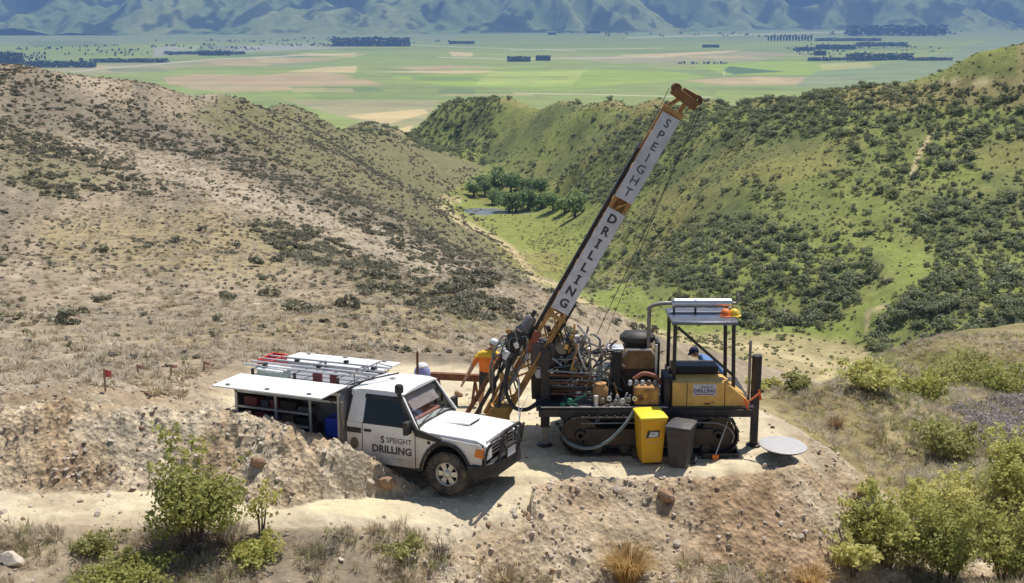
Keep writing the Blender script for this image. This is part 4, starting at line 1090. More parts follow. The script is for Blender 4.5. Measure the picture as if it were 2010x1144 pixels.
    def quad(pts, th, k=1.0):
        c = sum((Vector(p) for p in pts), Vector()) / 4; P_ = [c + (Vector(p) - c) * k for p in pts]
        nn = (P_[1] - P_[0]).cross(P_[2] - P_[0]).normalized()
        return [tuple(p) for p in P_] + [tuple(p - nn * th) for p in P_]
    QF = [(0, 1, 2, 3), (7, 6, 5, 4), (0, 4, 5, 1), (1, 5, 6, 2), (2, 6, 7, 3), (3, 7, 4, 0)]
    ws = MB().add(quad(A, 0.006, 0.97), QF).build('windscreen', M_SCREEN, U)
    sl = MB()
    for a, b in zip(A, A[1:] + A[:1]): sl.bar(a, b, 0.035, 0.03)
    sl.build('windscreen_seal', M_BLACKPL, ws)
    wp = MB()
    for y0 in (-0.55, 0.05):
        a = Vector((-0.645, y0, 1.19)); b = Vector((-0.80, y0 + 0.45, 1.46)); wp.bar(a, b * 0.35 + a * 0.65 + Vector((0.03, 0.1, -0.03)), 0.018)
        wp.bar(Vector((-0.66, y0 + 0.02, 1.205)), Vector((-0.70, y0 + 0.52, 1.255)), 0.016)
    wp.build('wiper', M_BLACKPL, ws)
    # roof
    rf = MB(); g = []; n1, n2 = 8, 9
    for i in range(n1):
        x = -2.08 + 1.12 * i / (n1 - 1)
        for j in range(n2):
            v = -1 + 2 * j / (n2 - 1)
            ex = max(0, abs(2 * i / (n1 - 1) - 1) - 0.5) * 2
            g.append((x, v * 0.70, 1.895 - 0.045 * abs(v) ** 3 - 0.04 * ex ** 2 - 0.012 * v * v))
    n = n1 * n2; vs = g + [(x, y, 1.79) for x, y, z in g]; fs = []
    for i in range(n1 - 1):
        for j in range(n2 - 1):
            a = i * n2 + j; fs += [(a, a + 1, a + n2 + 1, a + n2), (n + a, n + a + n2, n + a + n2 + 1, n + a + 1)]
    rim = [j for j in range(n2)] + [i * n2 + n2 - 1 for i in range(1, n1)] + [(n1 - 1) * n2 + j for j in range(n2 - 2, -1, -1)] + [i * n2 for i in range(n1 - 2, 0, -1)]
    fs += [(rim[k], rim[(k + 1) % len(rim)], n + rim[(k + 1) % len(rim)], n + rim[k]) for k in range(len(rim))]
    rfo = rf.add(vs, fs).build('roof', M_WHITE, U)
    MB().box((-1.62, 0.05, 1.9), (0.1, 0.12, 0.02)).build('roof_hatch', M_STEEL, rfo, 0.004)
    rw = MB(); rw.box((-2.11, 0, 1.22), (0.04, 1.5, 0.2)); rw.box((-2.09, 0, 1.74), (0.04, 1.4, 0.14)); rw.build('rear_wall', M_WHITE, U)
    MB().box((-2.10, 0, 1.49), (0.012, 1.3, 0.36)).build('rear_window', M_GLASS, U)
    # inside the cab
    MB().box((-0.83, 0, 1.10), (0.34, 1.42, 0.14)).build('dashboard', mat('grey_dashboard', (0.62, 0.64, 0.63), 0.7), U, 0.04)
    seat = MB()
    for y in (-0.36, 0.36): seat.box((-1.55, y, 1.02), (0.5, 0.5, 0.14)); seat.box((-1.82, y, 1.32), (0.13, 0.5, 0.6)); seat.box((-1.84, y, 1.66), (0.09, 0.26, 0.14))
    seat.build('seat', mat('seat_cloth', (0.16, 0.15, 0.15), 0.9), U, 0.05)
    vest = MB(); vest.box((-1.00, 0.10, 1.21), (0.30, 1.1, 0.07)); vest.box((-1.14, 0.10, 1.37), (0.05, 1.05, 0.32))
    vest.build('seat_cover', mat('orange_vest', (0.60, 0.27, 0.20), 0.9), U, 0.06)
    ss_ = [(-0.86, -0.50, 1.42), (-0.86, 0.58, 1.42), (-1.06, 0.54, 1.74), (-1.06, -0.54, 1.74)]
    MB().add(quad(ss_, 0.01, 1.0), QF).build('screen_brightener', mat('salmon_brightener', (0.46, 0.37, 0.35), 0.8, 0, 0.15, 5), U)  # salmon panel added behind the glass to brighten the windscreen
    sw = MB(); sw.tube([(-1.05 + 0.08 * math.sin(a), -0.36 + 0.19 * math.cos(a), 1.24 + 0.17 * math.sin(a)) for a in np.linspace(0, 2 * math.pi, 20)], 0.015, 6, False)
    sw.build('steering_wheel', M_BLACKPL, U)
    # snorkel
    sn = MB(); sn.prism([(-0.62, 1.05), (-0.10, 1.00), (-0.08, 1.065), (-0.55, 1.16), (-0.70, 1.20)], -0.862, -0.93)
    sn.tube([(-0.60, -0.90, 1.13), (-0.70, -0.88, 1.25), (-1.0, -0.79, 1.74), (-1.02, -0.78, 1.86)], [0.05, 0.055, 0.05, 0.045], 8)
    so = sn.build('snorkel', M_BLACKPL, U, 0.012)
    MB().lathe([(0.05, 0), (0.085, 0.02), (0.085, 0.15), (0.06, 0.19), (0.001, 0.2)], 14, Matrix.Translation((-1.02, -0.78, 1.85))).build('snorkel_head', M_BLACKPL, so)
    # front: grille, lamps, bumper, bull bar
    gr = MB(); gr.box((0.745, 0, 0.90), (0.03, 1.1, 0.22)); gro = gr.build('grille', M_BLACKPL, U, 0.005)
    for k in range(4): MB().box((0.767, 0, 0.825 + 0.05 * k), (0.02, 1.04, 0.014)).build('grille_slat', M_STEEL, gro)
    MB().box((0.752, 0, 1.03), (0.02, 1.36, 0.05)).build('bonnet_lip', M_WHITE, U, 0.008)
    for s in (-1, 1):
        MB().box((0.775, s * 0.655, 0.895), (0.08, 0.27, 0.22)).build('headlight', M_LENS, U, 0.03)
        MB().prism([(0.58, 0.85), (0.765, 0.83), (0.765, 0.97), (0.63, 0.97)], s * 0.80, s * (W + 0.006)).build('indicator', M_AMBER, U, 0.012)
    bp = MB()
    ol = [(-1.0, 0.0), (-0.86, 0.20), (-0.45, 0.31), (0.45, 0.31), (0.86, 0.20), (1.0, 0.0)]
    ol = [(-0.90, 0.0), (-0.88, 0.12), (-0.5, 0.30), (0.5, 0.30), (0.88, 0.12), (0.90, 0.0)]
    n = len(ol)
    for zl, zh, kk in ((0.52, 0.74, 1.0),):
        vs = [(0.66 + b, a, zl + 0.03 * abs(a)) for a, b in ol] + [(0.66 + b * 0.95, a, zh) for a, b in ol] + [(0.55, a, zl + 0.06) for a, b in ol] + [(0.55, a, zh) for a, b in ol]
        fs = []
        for i in range(n - 1): fs += [(i, i + 1, n + i + 1, n + i), (n + i, n + i + 1, 3 * n + i + 1, 3 * n + i), (2 * n + i + 1, 2 * n + i, 3 * n + i, 3 * n + i + 1), (i + 1, i, 2 * n + i, 2 * n + i + 1)]
        fs += [(0, n, 3 * n, 2 * n), (n - 1, 3 * n - 1, 4 * n - 1, 2 * n - 1)]
        bp.add(vs, fs)
    for s in (-1, 1): bp.prism([(0.48, 0.55), (0.68, 0.53), (0.68, 0.74), (0.44, 0.72)], s * 0.80, s * 0.91)
    bpo = bp.build('bumper', M_BLACKPL, U, 0.02)
    bb = MB()
    bb.tube(curve_pts([(0.90, -0.46, 0.70), (0.98, -0.46, 0.98), (0.96, -0.40, 1.12), (0.96, 0.0, 1.14), (0.96, 0.40, 1.12), (0.98, 0.46, 0.98), (0.90, 0.46, 0.70)], 6), 0.03, 8)
    for s in (-1, 1): bb.tube(curve_pts([(0.97, s * 0.46, 1.06), (0.93, s * 0.70, 1.05), (0.86, s * 0.83, 0.98), (0.80, s * 0.85, 0.74)], 6), 0.026, 8)
    bb.tube([(0.975, -0.46, 0.90), (0.975, 0.46, 0.90)], 0.024, 8)
    for y in (-0.2, 0.2): bb.bar((0.96, y, 0.72), (0.965, y, 1.12), 0.02, 0.06)
    bb.build('bull_bar', M_BLACKST, bpo)
    MB().box((0.975, 0.0, 0.80), (0.008, 0.36, 0.125)).build('number_plate', M_SIGN, bpo)
    for y in (-0.3, 0.3): MB().lathe([(0.001, 0), (0.085, 0), (0.09, 0.05), (0.05, 0.1), (0.001, 0.11)], 16, Matrix.Translation((1.0, y, 1.01)) @ Matrix.Rotation(-math.pi / 2, 4, 'Y')).build('driving_lamp', M_CHROME, bpo)
    for y, h, b_ in ((0.44, 1.0, -0.05), (0.40, 0.62, 0.16)):
        MB().tube([(0.95, y, 1.08), (0.95 + b_ * 0.3, y, 1.08 + h * 0.5), (0.95 + b_, y + 0.1, 1.08 + h)], [0.012, 0.009, 0.005], 6).build('aerial', M_WHITE, bpo)
    # wheels
    def wheel(x, y, s, steer=0):
        wo = link(bpy.data.objects.new('wheel', None), U); wo.location = (x, y, 0.425); wo.scale = (1.075, 1.075, 1.0); wo.rotation_euler = (math.pi / 2 if s < 0 else -math.pi / 2, 0, steer)
        t = MB(); pr = [(0.215, -0.115), (0.30, -0.13), (0.37, -0.115), (0.395, -0.085), (0.395, 0.085), (0.37, 0.115), (0.30, 0.13), (0.215, 0.115)]
        t.lathe(pr, 40, None, True)
        for k in range(40):
            a = 2 * math.pi * k / 40
            for zz, ph in ((-0.075, 0), (0.075, 0.5)):
                aa = a + ph * 2 * math.pi / 40
                t.box((0.397 * math.cos(aa), 0.397 * math.sin(aa), zz), (0.022, 0.034, 0.085), Matrix.Rotation(aa, 3, 'Z'))
        t.build('tyre', M_TYRE, wo)
        r = MB(); r.lathe([(0.215, -0.11), (0.225, 0.10), (0.205, 0.115), (0.19, 0.09), (0.185, -0.10)], 36, None, True)
        for k in range(6):
            a = 2 * math.pi * k / 6; R = Matrix.Rotation(a, 3, 'Z')
            q = [(0.03, -0.035), (0.19, -0.055), (0.19, 0.055), (0.03, 0.035)]
            vs = [R @ Vector((u, w, 0.055 - 0.0 * u)) for u, w in q] + [R @ Vector((u, w, 0.085 - 0.02 * (u > 0.1))) for u, w in q]
            r.add(vs, [(0, 1, 2, 3), (7, 6, 5, 4), (0, 4, 5, 1), (1, 5, 6, 2), (2, 6, 7, 3), (3, 7, 4, 0)])
        r.lathe([(0.001, 0.05), (0.075, 0.05), (0.07, 0.10), (0.045, 0.115), (0.001, 0.118)], 18)
        r.build('rim', M_ALLOY, wo, 0.006)
        MB().lathe([(0.001, -0.09), (0.19, -0.09), (0.19, -0.03), (0.001, -0.02)], 24).build('brake_disc', M_CAVITY, wo)
    wheel(0, -0.73, -1, 0.0); wheel(0, 0.73, 1); wheel(-3.18, -0.73, -1); wheel(-3.18, 0.73, 1)
    # the cab sits tall on its frame
    def lift(z): return float(np.interp(z, [0, 0.45, 0.56, 1.14, 1.80, 1.90, 2.2], [0, 0.40, 0.46, 1.24, 1.845, 1.935, 2.2]))
    def raise_part(o):
        if o.name.split('.')[0] in ('wheel', 'chassis'): return
        if o.type == 'MESH':
            if o.name.startswith('lettering'): o.location.z = lift(o.location.z)
            else:
                for v in o.data.vertices: v.co.z = lift(v.co.z)
        for ch in o.children: raise_part(ch)
    for ch in list(U.children): raise_part(ch)
    # canopy on the tray
    x0, x1 = -4.72, -2.24; cw = 0.93
    cb = MB(); cb.box(((x0 + x1) / 2, 0, 0.80), (x1 - x0, 2 * cw, 0.08)); cb.box((x1 - 0.02, 0, 1.33), (0.04, 2 * cw - 0.02, 1.0)); cb.box((x0 + 0.02, 0, 1.30), (0.04, 2 * cw - 0.02, 0.94))
    for s in (-1, 1): cb.box(((x0 + x1) / 2, s * 0.50, 1.30), (x1 - x0 - 0.1, 0.03, 0.92))
    cbo = cb.build('canopy_body', mat('canopy_shade_grey', (0.20, 0.20, 0.205), 0.6, 0.2, 0.15, 5), U, 0.008)  # panels coloured dark grey to put the interior shade into them
    for s in (-1, 1):
        for x in (x0 + 0.05, -3.74, -2.94, x1 - 0.05):
            MB().box((x, s * (cw - 0.015), 1.30), (0.045, 0.045, 0.93)).build('canopy_post', M_ALU, U, 0.005)
        for z, xa, xb in ((1.60, x0, x1), (1.29, x0, -2.94), (1.02, x0, -2.94)):
            sh_ = MB().box(((xa + xb) / 2, s * 0.715, z), (xb - xa - 0.1, 0.39, 0.025)).build('shelf', MATS['canopy_shade_grey'], U, 0.004); MB().box(((xa + xb) / 2, s * 0.917, z), (xb - xa - 0.1, 0.012, 0.04)).build('shelf_lip', M_ALU, sh_)  # shelves share the grey that carries the painted shade
        MB().box(((x0 + x1) / 2, s * (cw - 0.01), 1.77), (x1 - x0, 0.05, 0.06)).build('top_rail', M_ALU, U, 0.006)
        # lid held open, hinged near the middle of the roof
        lo_, li_ = s * 1.58, s * 0.66
        q = [(x0 - 0.06, lo_ , 1.86), (x1 - 0.0 - 0.02, lo_, 1.86), (x1 + 0.02, li_, 1.90), (x0 - 0.02, li_, 1.90)]
        ld = MB(); ld.add([tuple(p) for p in q] + [(a, b, c - 0.035) for a, b, c in q], QF)
        ldo = ld.build('canopy_lid', M_WHITE, U, 0.012)
        for x in (x0 + 0.25, -3.55, -2.6): MB().box((x, s * 1.46, 1.882), (0.09, 0.05, 0.03)).build('lid_latch', M_STEEL, ldo, 0.006)
        for x in (x0 + 0.12, x1 - 0.12): MB().tube([(x, s * 0.93, 1.55), (x, s * 1.3, 1.84)], 0.012, 6).build('gas_strut', M_BLACKST, ldo)
        # things stowed on the shelves read as dark clutter
        g = random.Random(30 + s)
        for z in (0.845, 1.035, 1.305):
            x = x0 + 0.15
            while x < -3.15:
                w_, h_ = g.uniform(0.16, 0.42), g.uniform(0.09, 0.2)
                MB().box((x + w_ / 2, s * g.uniform(0.66, 0.72), z + h_ / 2), (w_ * 0.92, 0.28, h_)).build('stowed_kit', g.choice([M_BLACKST, M_GREASE, M_MAROON, mat('grey_case', (0.10, 0.10, 0.11), 0.6), mat('brown_case', (0.12, 0.08, 0.055), 0.7)]), U, 0.015)
                x += w_ + 0.03
    ct = MB(); ct.box(((x0 + x1) / 2, 0, 1.775), (x1 - x0, 1.32, 0.03)); ct.build('canopy_roof', mat('dull_tray', (0.30, 0.30, 0.31), 0.6, 0.3), U, 0.005)
    for s in (-1, 1): MB().box(((x0 + x1) / 2, s * 0.64, 1.835), (x1 - x0, 0.03, 0.10)).build('roof_side', M_ALU, U, 0.004)
    rk = empty_part('roof_rack', U)
    for y in (-0.42, -0.14, 0.14, 0.42): MB().box((-3.35, y, 2.03), (3.0, 0.05, 0.035)).build('rack_rail', M_ALU, rk, 0.006)
    for x in (-4.5, -3.5, -2.5): MB().box((x, 0, 2.0), (0.04, 1.2, 0.03)).build('rack_bar', M_STEEL, rk, 0.005)
    for x in (-4.5, -3.5, -2.5):
        for y in (-0.58, 0.58): MB().box((x, y, 1.93), (0.05, 0.05, 0.14)).build('rack_foot', M_BLACKST, rk, 0.005)
    for x, y in ((-4.3, -0.42), (-3.9, 0.14), (-3.2, -0.14), (-2.9, 0.42), (-2.1, 0.14)): MB().box((x, y, 2.07), (0.09, 0.09, 0.06)).build('clamp', M_BLACKST, rk, 0.01)
    hl = MB()
    for y in (-0.45, 0.45): hl.tube([(-2.2, y, 1.8), (-2.2, y, 2.1), (-1.85, y, 2.06)], 0.014, 6)
    hl.tube([(-2.2, -0.6, 2.1), (-2.2, 0.6, 2.1)], 0.016, 6); hl.build('headboard_frame', M_STEEL, rk)
    MB().tube([(-2.15, -0.7, 1.93), (-1.75, -0.3, 2.02), (-1.5, 0.1, 2.04)], 0.016, 6).build('whip_aerial', M_BLACKST, rk)
    tl = MB(); tl.box((x0 - 0.05, 0, 0.86), (0.06, 1.8, 0.14)); tl.build('tail_beam', M_BLACKST, U, 0.01)
    for s in (-1, 1): MB().box((x0 - 0.09, s * 0.78, 0.87), (0.03, 0.2, 0.1)).build('tail_lamp', M_RED, U, 0.01)
    for s in (-1, 1): MB().prism([(-3.85, 0.757), (-3.72, 0.60), (-3.66, 0.60), (-3.6, 0.735), (-2.76, 0.735), (-2.70, 0.60), (-2.64, 0.60), (-2.56, 0.757)], s * 0.60, s * 0.90).build('mudguard', M_BLACKPL, U, 0.01)
    MB().bar((-2.23, -0.9, 1.62), (-2.19, -0.92, 0.72), 0.035, 0.09).build('ladder_strap', mat('weathered_strap', (0.22, 0.19, 0.15), 0.9), U)
    return U
def empty_part(name, parent):
    o = bpy.data.objects.new(name, None); o.empty_display_size = 0.1; return link(o, parent)
ute = build_ute()
bpy.context.view_layer.update()
UM = ute.matrix_world.copy()
def on_ute(x, y, z): return UM @ Vector((x, y, z))
UYAW = math.radians(-23.6)
# things carried on the truck
def jerry(name, label, p, m, rz, s=1.0, cat='container'):
    e = empty(name, p, rz); tag(e, label, cat)
    MB().box((0, 0, 0.20 * s), (0.33 * s, 0.19 * s, 0.38 * s)).build('can_body', m, e, 0.035 * s, seg=3)
    MB().tube([(-0.08 * s, 0, 0.39 * s), (-0.07 * s, 0, 0.45 * s), (0.07 * s, 0, 0.45 * s), (0.08 * s, 0, 0.39 * s)], 0.016 * s, 6).build('handle', m, e)
    MB().lathe([(0.035 * s, 0.38 * s), (0.035 * s, 0.43 * s), (0.001, 0.43 * s)], 12, Matrix.Translation((0.11 * s, 0, 0))).build('cap', M_BLACKPL, e)
    return e
jerry('water_container', 'blue plastic water container standing in the open canopy beside the cab', on_ute(-2.52, -0.72, 0.845), M_BLUE, UYAW, 1.0)
for k, (x, y, lab) in enumerate(((-3.1, -0.36, 'maroon fuel can on the canopy roof, the one nearer the tail'), (-2.72, -0.34, 'maroon fuel can on the canopy roof, the one nearer the cab'))):
    e = jerry('fuel_can', lab, on_ute(x, y, 1.792), M_MAROON, UYAW + 1.3 * k, 0.55); e['group'] = 'fuel cans on the truck roof'
e = empty('cooler_box', on_ute(-4.15, -0.34, 1.792), UYAW); tag(e, 'pale greenish cooler box on the canopy roof of the truck', 'cooler')
MB().box((0, 0, 0.08), (0.6, 0.34, 0.16)).build('box_body', mat('pale_green_plastic', (0.55, 0.62, 0.52), 0.5), e, 0.02)
MB().box((0, 0, 0.185), (0.63, 0.37, 0.045)).build('lid', mat('white_plastic', (0.75, 0.75, 0.72), 0.5), e, 0.015)
e = empty('plastic_crate', on_ute(-4.62, 0.30, 1.792), UYAW); tag(e, 'red plastic crate at the tail of the truck roof', 'crate')
MB().box((0, 0, 0.02), (0.34, 0.6, 0.03)).build('crate_base', M_RED, e)
for sx, sy, dx, dy in ((-0.16, 0, 0.03, 0.6), (0.16, 0, 0.03, 0.6), (0, -0.285, 0.3, 0.03), (0, 0.285, 0.3, 0.03)):
    MB().box((sx, sy, 0.14), (dx, dy, 0.24)).build('crate_side', M_RED, e, 0.006)
# ------------------------------------------------------------------ bins, dish, loose gear
def build_bin(name, label, p, rz, mbody, mlid, w=0.50, d=0.58, h=0.93, wheel_col=None):
    e = empty(name, p, rz); tag(e, label, 'bin')
    k = 0.80
    vs = []
    for z, s in ((0.05, k), (0.5, 0.9), (h - 0.10, 1.0), (h - 0.06, 1.06), (h, 1.06)):
        for a, b in ((-1, -1), (1, -1), (1, 1), (-1, 1)): vs.append((a * w / 2 * s, b * d / 2 * s, z))
    fs = [(3, 2, 1, 0), (16, 17, 18, 19)]
    for i in range(4):
        for j in range(4): fs.append((i * 4 + j, i * 4 + (j + 1) % 4, i * 4 + 4 + (j + 1) % 4, i * 4 + 4 + j))
    MB().add(vs, fs).build('bin_body', mbody, e, 0.02, seg=3)
    lid = MB(); g = []
    for z, s, oy in ((h + 0.003, 1.12, -0.01), (h + 0.045, 1.10, -0.01), (h + 0.085, 0.72, 0.02)):
        for a, b in ((-1, -1), (1, -1), (1, 1), (-1, 1)): g.append((a * w / 2 * s, b * d / 2 * s + oy, z))
    fs = [(3, 2, 1, 0), (8, 9, 10, 11)] + [(i * 4 + j, i * 4 + (j + 1) % 4, i * 4 + 4 + (j + 1) % 4, i * 4 + 4 + j) for i in range(2) for j in range(4)]
    lo = lid.add(g, fs).build('lid', mlid, e, 0.012, seg=3)
    MB().tube([(-w * 0.4, d * 0.62, h - 0.02), (w * 0.4, d * 0.62, h - 0.02)], 0.018, 8).build('handle', mbody, e)
    MB().tube([(-w * 0.52, d * 0.40, 0.1), (w * 0.52, d * 0.40, 0.1)], 0.014, 6).build('axle', M_STEEL, e)
    for s in (-1, 1):
        M = Matrix.Translation((s * w * 0.50, d * 0.40, 0.10)) @ Matrix.Rotation(math.pi / 2, 4, 'Y')
        wo = MB().lathe([(0.04, -0.03), (0.10, -0.03), (0.10, 0.03), (0.04, 0.03)], 20, M).build('wheel', M_TYRE, e)
        MB().lathe([(0.001, -0.02), (0.045, -0.02), (0.045, 0.032), (0.001, 0.034)], 14, M).build('hub', wheel_col or M_STEEL, wo)
    return e
M_BINY = mat('bin_yellow_shaded', (0.74, 0.40, 0.012), 0.45, 0, 0.05, 5, dirt=DUST, dirt_amt=0.15)  # bin yellow turned darker and orange, shade of the front put into the colour
M_LIDY = mat('bin_yellow_lit', (0.85, 0.68, 0.03), 0.45, 0, 0.05, 5, dirt=DUST, dirt_amt=0.12)  # brighter copy of the bin yellow, sunlight on the lid put into the colour
M_BINK = mat('bin_charcoal', (0.045, 0.043, 0.045), 0.5, 0, 0.1, 5, dirt=DUST, dirt_amt=0.12)
M_LIDK = mat('bin_lid_charcoal', (0.07, 0.07, 0.075), 0.42, 0, 0.1, 5, dirt=DUST, dirt_amt=0.2)
by = build_bin('wheelie_bin', 'bright yellow wheelie bin with a white label by the drill rig', at_z(1274, 905), math.radians(8), M_BINY, M_LIDY, 0.52, 0.62, 1.0)
for nm_, poly, yy, mm in (('label_plate', [(-0.15, 0.62), (0.12, 0.64), (0.13, 0.78), (-0.12, 0.78)], -0.247, M_PRINT), ('label_sticker', [(-0.10, 0.64), (0.09, 0.655), (0.10, 0.745), (-0.06, 0.765)], -0.253, M_SIGN), ('label_mark', [(-0.05, 0.70), (0.02, 0.70), (0.03, 0.73), (-0.03, 0.73)], -0.258, M_LILAC)):
    MB().prism(poly, yy, yy - 0.004).build(nm_, mm, by).rotation_euler = (0.0775, 0, 0)
MB().prism([(-0.14, 0.495), (0.14, 0.50), (0.14, 0.512), (-0.14, 0.507)], -0.287, -0.290).build('print_line', mat('faded_print', (0.72, 0.50, 0.32), 0.6), by)
bk = build_bin('wheelie_bin', 'charcoal wheelie bin with a grey lid beside the yellow bin', at_z(1335, 914), math.radians(-22), M_BINK, M_LIDK, 0.48, 0.54, 0.86, M_SIGN)
MB().prism([(-0.16, 0.66), (0.02, 0.66), (0.02, 0.682), (-0.16, 0.682)], -0.272, -0.278).build('moulded_bar', M_LIDK, bk)
def build_dish():
    p = at_z(1530, 903); p.z = zg(p.x, p.y)
    e = empty('satellite_dish', p, 0.3); tag(e, 'round white satellite dish lying flat on a low stand', 'dish')
    R = Matrix.Translation((0.06, 0.0, 0.25)) @ Matrix.Rotation(math.radians(2), 4, 'Y') @ Matrix.Rotation(math.radians(3), 4, 'X')
    MB().lathe([(0.001, 0.0), (0.46, 0.0), (0.49, 0.012), (0.49, 0.03), (0.46, 0.042), (0.2, 0.034), (0.001, 0.032)], 48, R).build('dish_face', mat('dish_white', (0.47, 0.455, 0.45), 0.5, 0, 0.06, 7, dirt=DUST, dirt_amt=0.3), e)
    MB().lathe([(0.001, -0.10), (0.2, -0.09), (0.42, -0.035), (0.475, -0.002), (0.001, -0.001)], 36, R).build('dish_back', M_BLACKST, e)
    MB().tube([(0.06, 0, 0.02), (0.06, 0, 0.18)], 0.03, 10).build('mast', M_STEEL, e)
    for k in range(4):
        a = k * math.pi / 2 + 0.4
        MB().tube([(0.06, 0, 0.15), (0.06 + 0.3 * math.cos(a), 0.3 * math.sin(a), 0.01)], 0.016, 8).build('leg', M_STEEL, e)
    return p
dp = build_dish()
def ground_line(name, label, pts, r, m, cat, lift=0.0):
    P_ = []
    for x, y in pts: P_.append((x, y, zg(x, y) + r + lift))
    o = MB().tube(curve_pts(P_, 10), r, 6).build(name, m); tag(o, label, cat); return o
q = [at_z(1365, 898), at_z(1420, 903), at_z(1470, 908), at_z(1510, 914)]
ground_line('cable', 'thin dark cable running across the dirt to the dish', [(v.x, v.y) for v in q] + [(dp.x, dp.y - 0.15)], 0.008, M_HOSE, 'cable')
q = [at_z(1160, 893), at_z(1200, 897), at_z(1235, 893), at_z(1258, 896)]
ground_line('timber_stick', 'grey timber stick lying on the dirt behind the yellow bin', [(v.x, v.y) for v in q], 0.02, M_TIMBER, 'stick')
# broom leaning on the track
a = at_z(1404, 902); a.z = 0.0
e = empty('broom', a); tag(e, 'orange headed broom leaning against the drill rig track', 'broom')
MB().box((0, 0, 0.07), (0.14, 0.07, 0.08)).build('broom_head', M_ORANGE, e, 0.015)
MB().box((0, 0, 0.022), (0.13, 0.06, 0.044)).build('bristles', M_ORANGE, e)
MB().tube([(0, 0, 0.1), (0.34, 0.36, 0.86)], 0.012, 8).build('handle', M_ALU, e)
# drum behind the truck
p = at_d(829, 745, 28.1); p.z = zg(p.x, p.y)
e = empty('plastic_drum', p); tag(e, 'pale blue plastic drum with a white top behind the truck cab', 'drum')
H_ = 1.02
MB().lathe([(0.001, 0), (0.17, 0), (0.185, 0.03), (0.185, 0.33), (0.175, 0.35), (0.185, 0.37), (0.185, 0.65), (0.175, 0.67), (0.185, 0.69), (0.185, H_ - 0.08), (0.14, H_), (0.001, H_ + 0.01)], 28).build('drum_body', M_LILAC, e)
MB().lathe([(0.13, H_ - 0.01), (0.13, H_ + 0.05), (0.09, H_ + 0.09), (0.001, H_ + 0.1)], 24).build('lid', mat('white_top', (0.85, 0.85, 0.84), 0.4), e)  # top piece of the pale blue drum in plain white
# marker stake and steel tube standing behind it
p = at_d(820, 745, 26.6); p.z = zg(p.x, p.y)
o = MB().box((0, 0, 0.9), (0.05, 0.05, 1.8)).build('marker_post', M_RUST, None, 0.004, loc=tuple(p)); tag(o, 'dark rusty post standing upright behind the truck roof', 'post')
# beam of drill casing on trestles
a = at_d(845, 737, 28.6); b = at_d(948, 742, 28.4); 
e = empty('casing_rack', ((a.x + b.x) / 2, 28.5, 0)); tag(e, 'brown steel casing beam on trestles behind the truck', 'rack')
c = Vector(e.location)
MB().bar(a - c, b - c, 0.14, 0.16).build('beam', M_RUST, e, 0.01)
for s in (0.15, 0.85):
    t = a.lerp(b, s) - c
    for dx in (-0.25, 0.25): MB().bar(t - Vector((0, 0, 0.09)), (t.x + dx * 0.3, dx, 0.0), 0.05).build('leg', M_RUST, e)
# kit bag at the tail of the truck
p = at_d(424, 806, 24.5); p.z = zg(p.x, p.y) - 0.02
e = empty('kit_bag', p, 0.3); tag(e, 'navy blue kit bag on the rubble behind the truck tail', 'bag')
MB().lathe([(0.001, -0.24), (0.10, -0.23), (0.135, -0.17), (0.135, 0.17), (0.10, 0.23), (0.001, 0.24)], 20, Matrix.Translation((0, 0, 0.13)) @ Matrix.Rotation(math.pi / 2, 4, 'Y')).build('bag_body', mat('navy_cloth', (0.02, 0.022, 0.05), 0.85, bump=0.3, scale=20), e)
MB().tube(curve_pts([(-0.1, -0.05, 0.25), (-0.05, -0.06, 0.34), (0.06, -0.06, 0.34), (0.1, -0.05, 0.25)], 6), 0.012, 6).build('handle', M_HOSE, e)
# marker stakes with orange tape on the hillside
for k, (px, py, D, lab, big) in enumerate(((208, 778, 26.2, 'timber stake with a red flag standing at the heap edge', 0.85), (272, 752, 29.0, 'short stake with a faded pink flag, second from the timber stake', 0.5), (337, 748, 29.6, 'short stake with a faded pink flag, third from the timber stake', 0.45), (402, 742, 30.4, 'short stake with a faded pink flag nearest the truck', 0.45))):
    p = at_d(px, py, D); p.z = zg(p.x, p.y)
    e = empty('flag_stake', p); tag(e, lab, 'stake', 'flagged stakes along the heap')
    MB().box((0, 0, 0.28 * big), (0.035, 0.035, 0.62 * big)).build('stake', M_TIMBER, e)
    fl = MB(); n = 6; vs = []
    for i in range(n):
        u = i / (n - 1); w = 0.02 * math.sin(u * 7)
        vs += [(0.02 + 0.13 * u, w - 0.004, (0.36 + 0.02 * u) * big), (0.02 + 0.13 * u, w - 0.004, (0.56 - 0.03 * u) * big), (0.02 + 0.13 * u, w + 0.004, (0.36 + 0.02 * u) * big), (0.02 + 0.13 * u, w + 0.004, (0.56 - 0.03 * u) * big)]
    fs = []
    for i in range(n - 1):
        a_ = i * 4; fs += [(a_, a_ + 4, a_ + 5, a_ + 1), (a_ + 2, a_ + 3, a_ + 7, a_ + 6), (a_ + 1, a_ + 5, a_ + 7, a_ + 3), (a_, a_ + 2, a_ + 6, a_ + 4)]
    fl.add(vs, fs + [(0, 1, 3, 2), (n * 4 - 4, n * 4 - 2, n * 4 - 1, n * 4 - 3)]).build('flag', mat('red_flag', (0.55, 0.12, 0.09), 0.8) if k == 0 else mat('faded_flag', (0.62, 0.33, 0.27), 0.8), e)
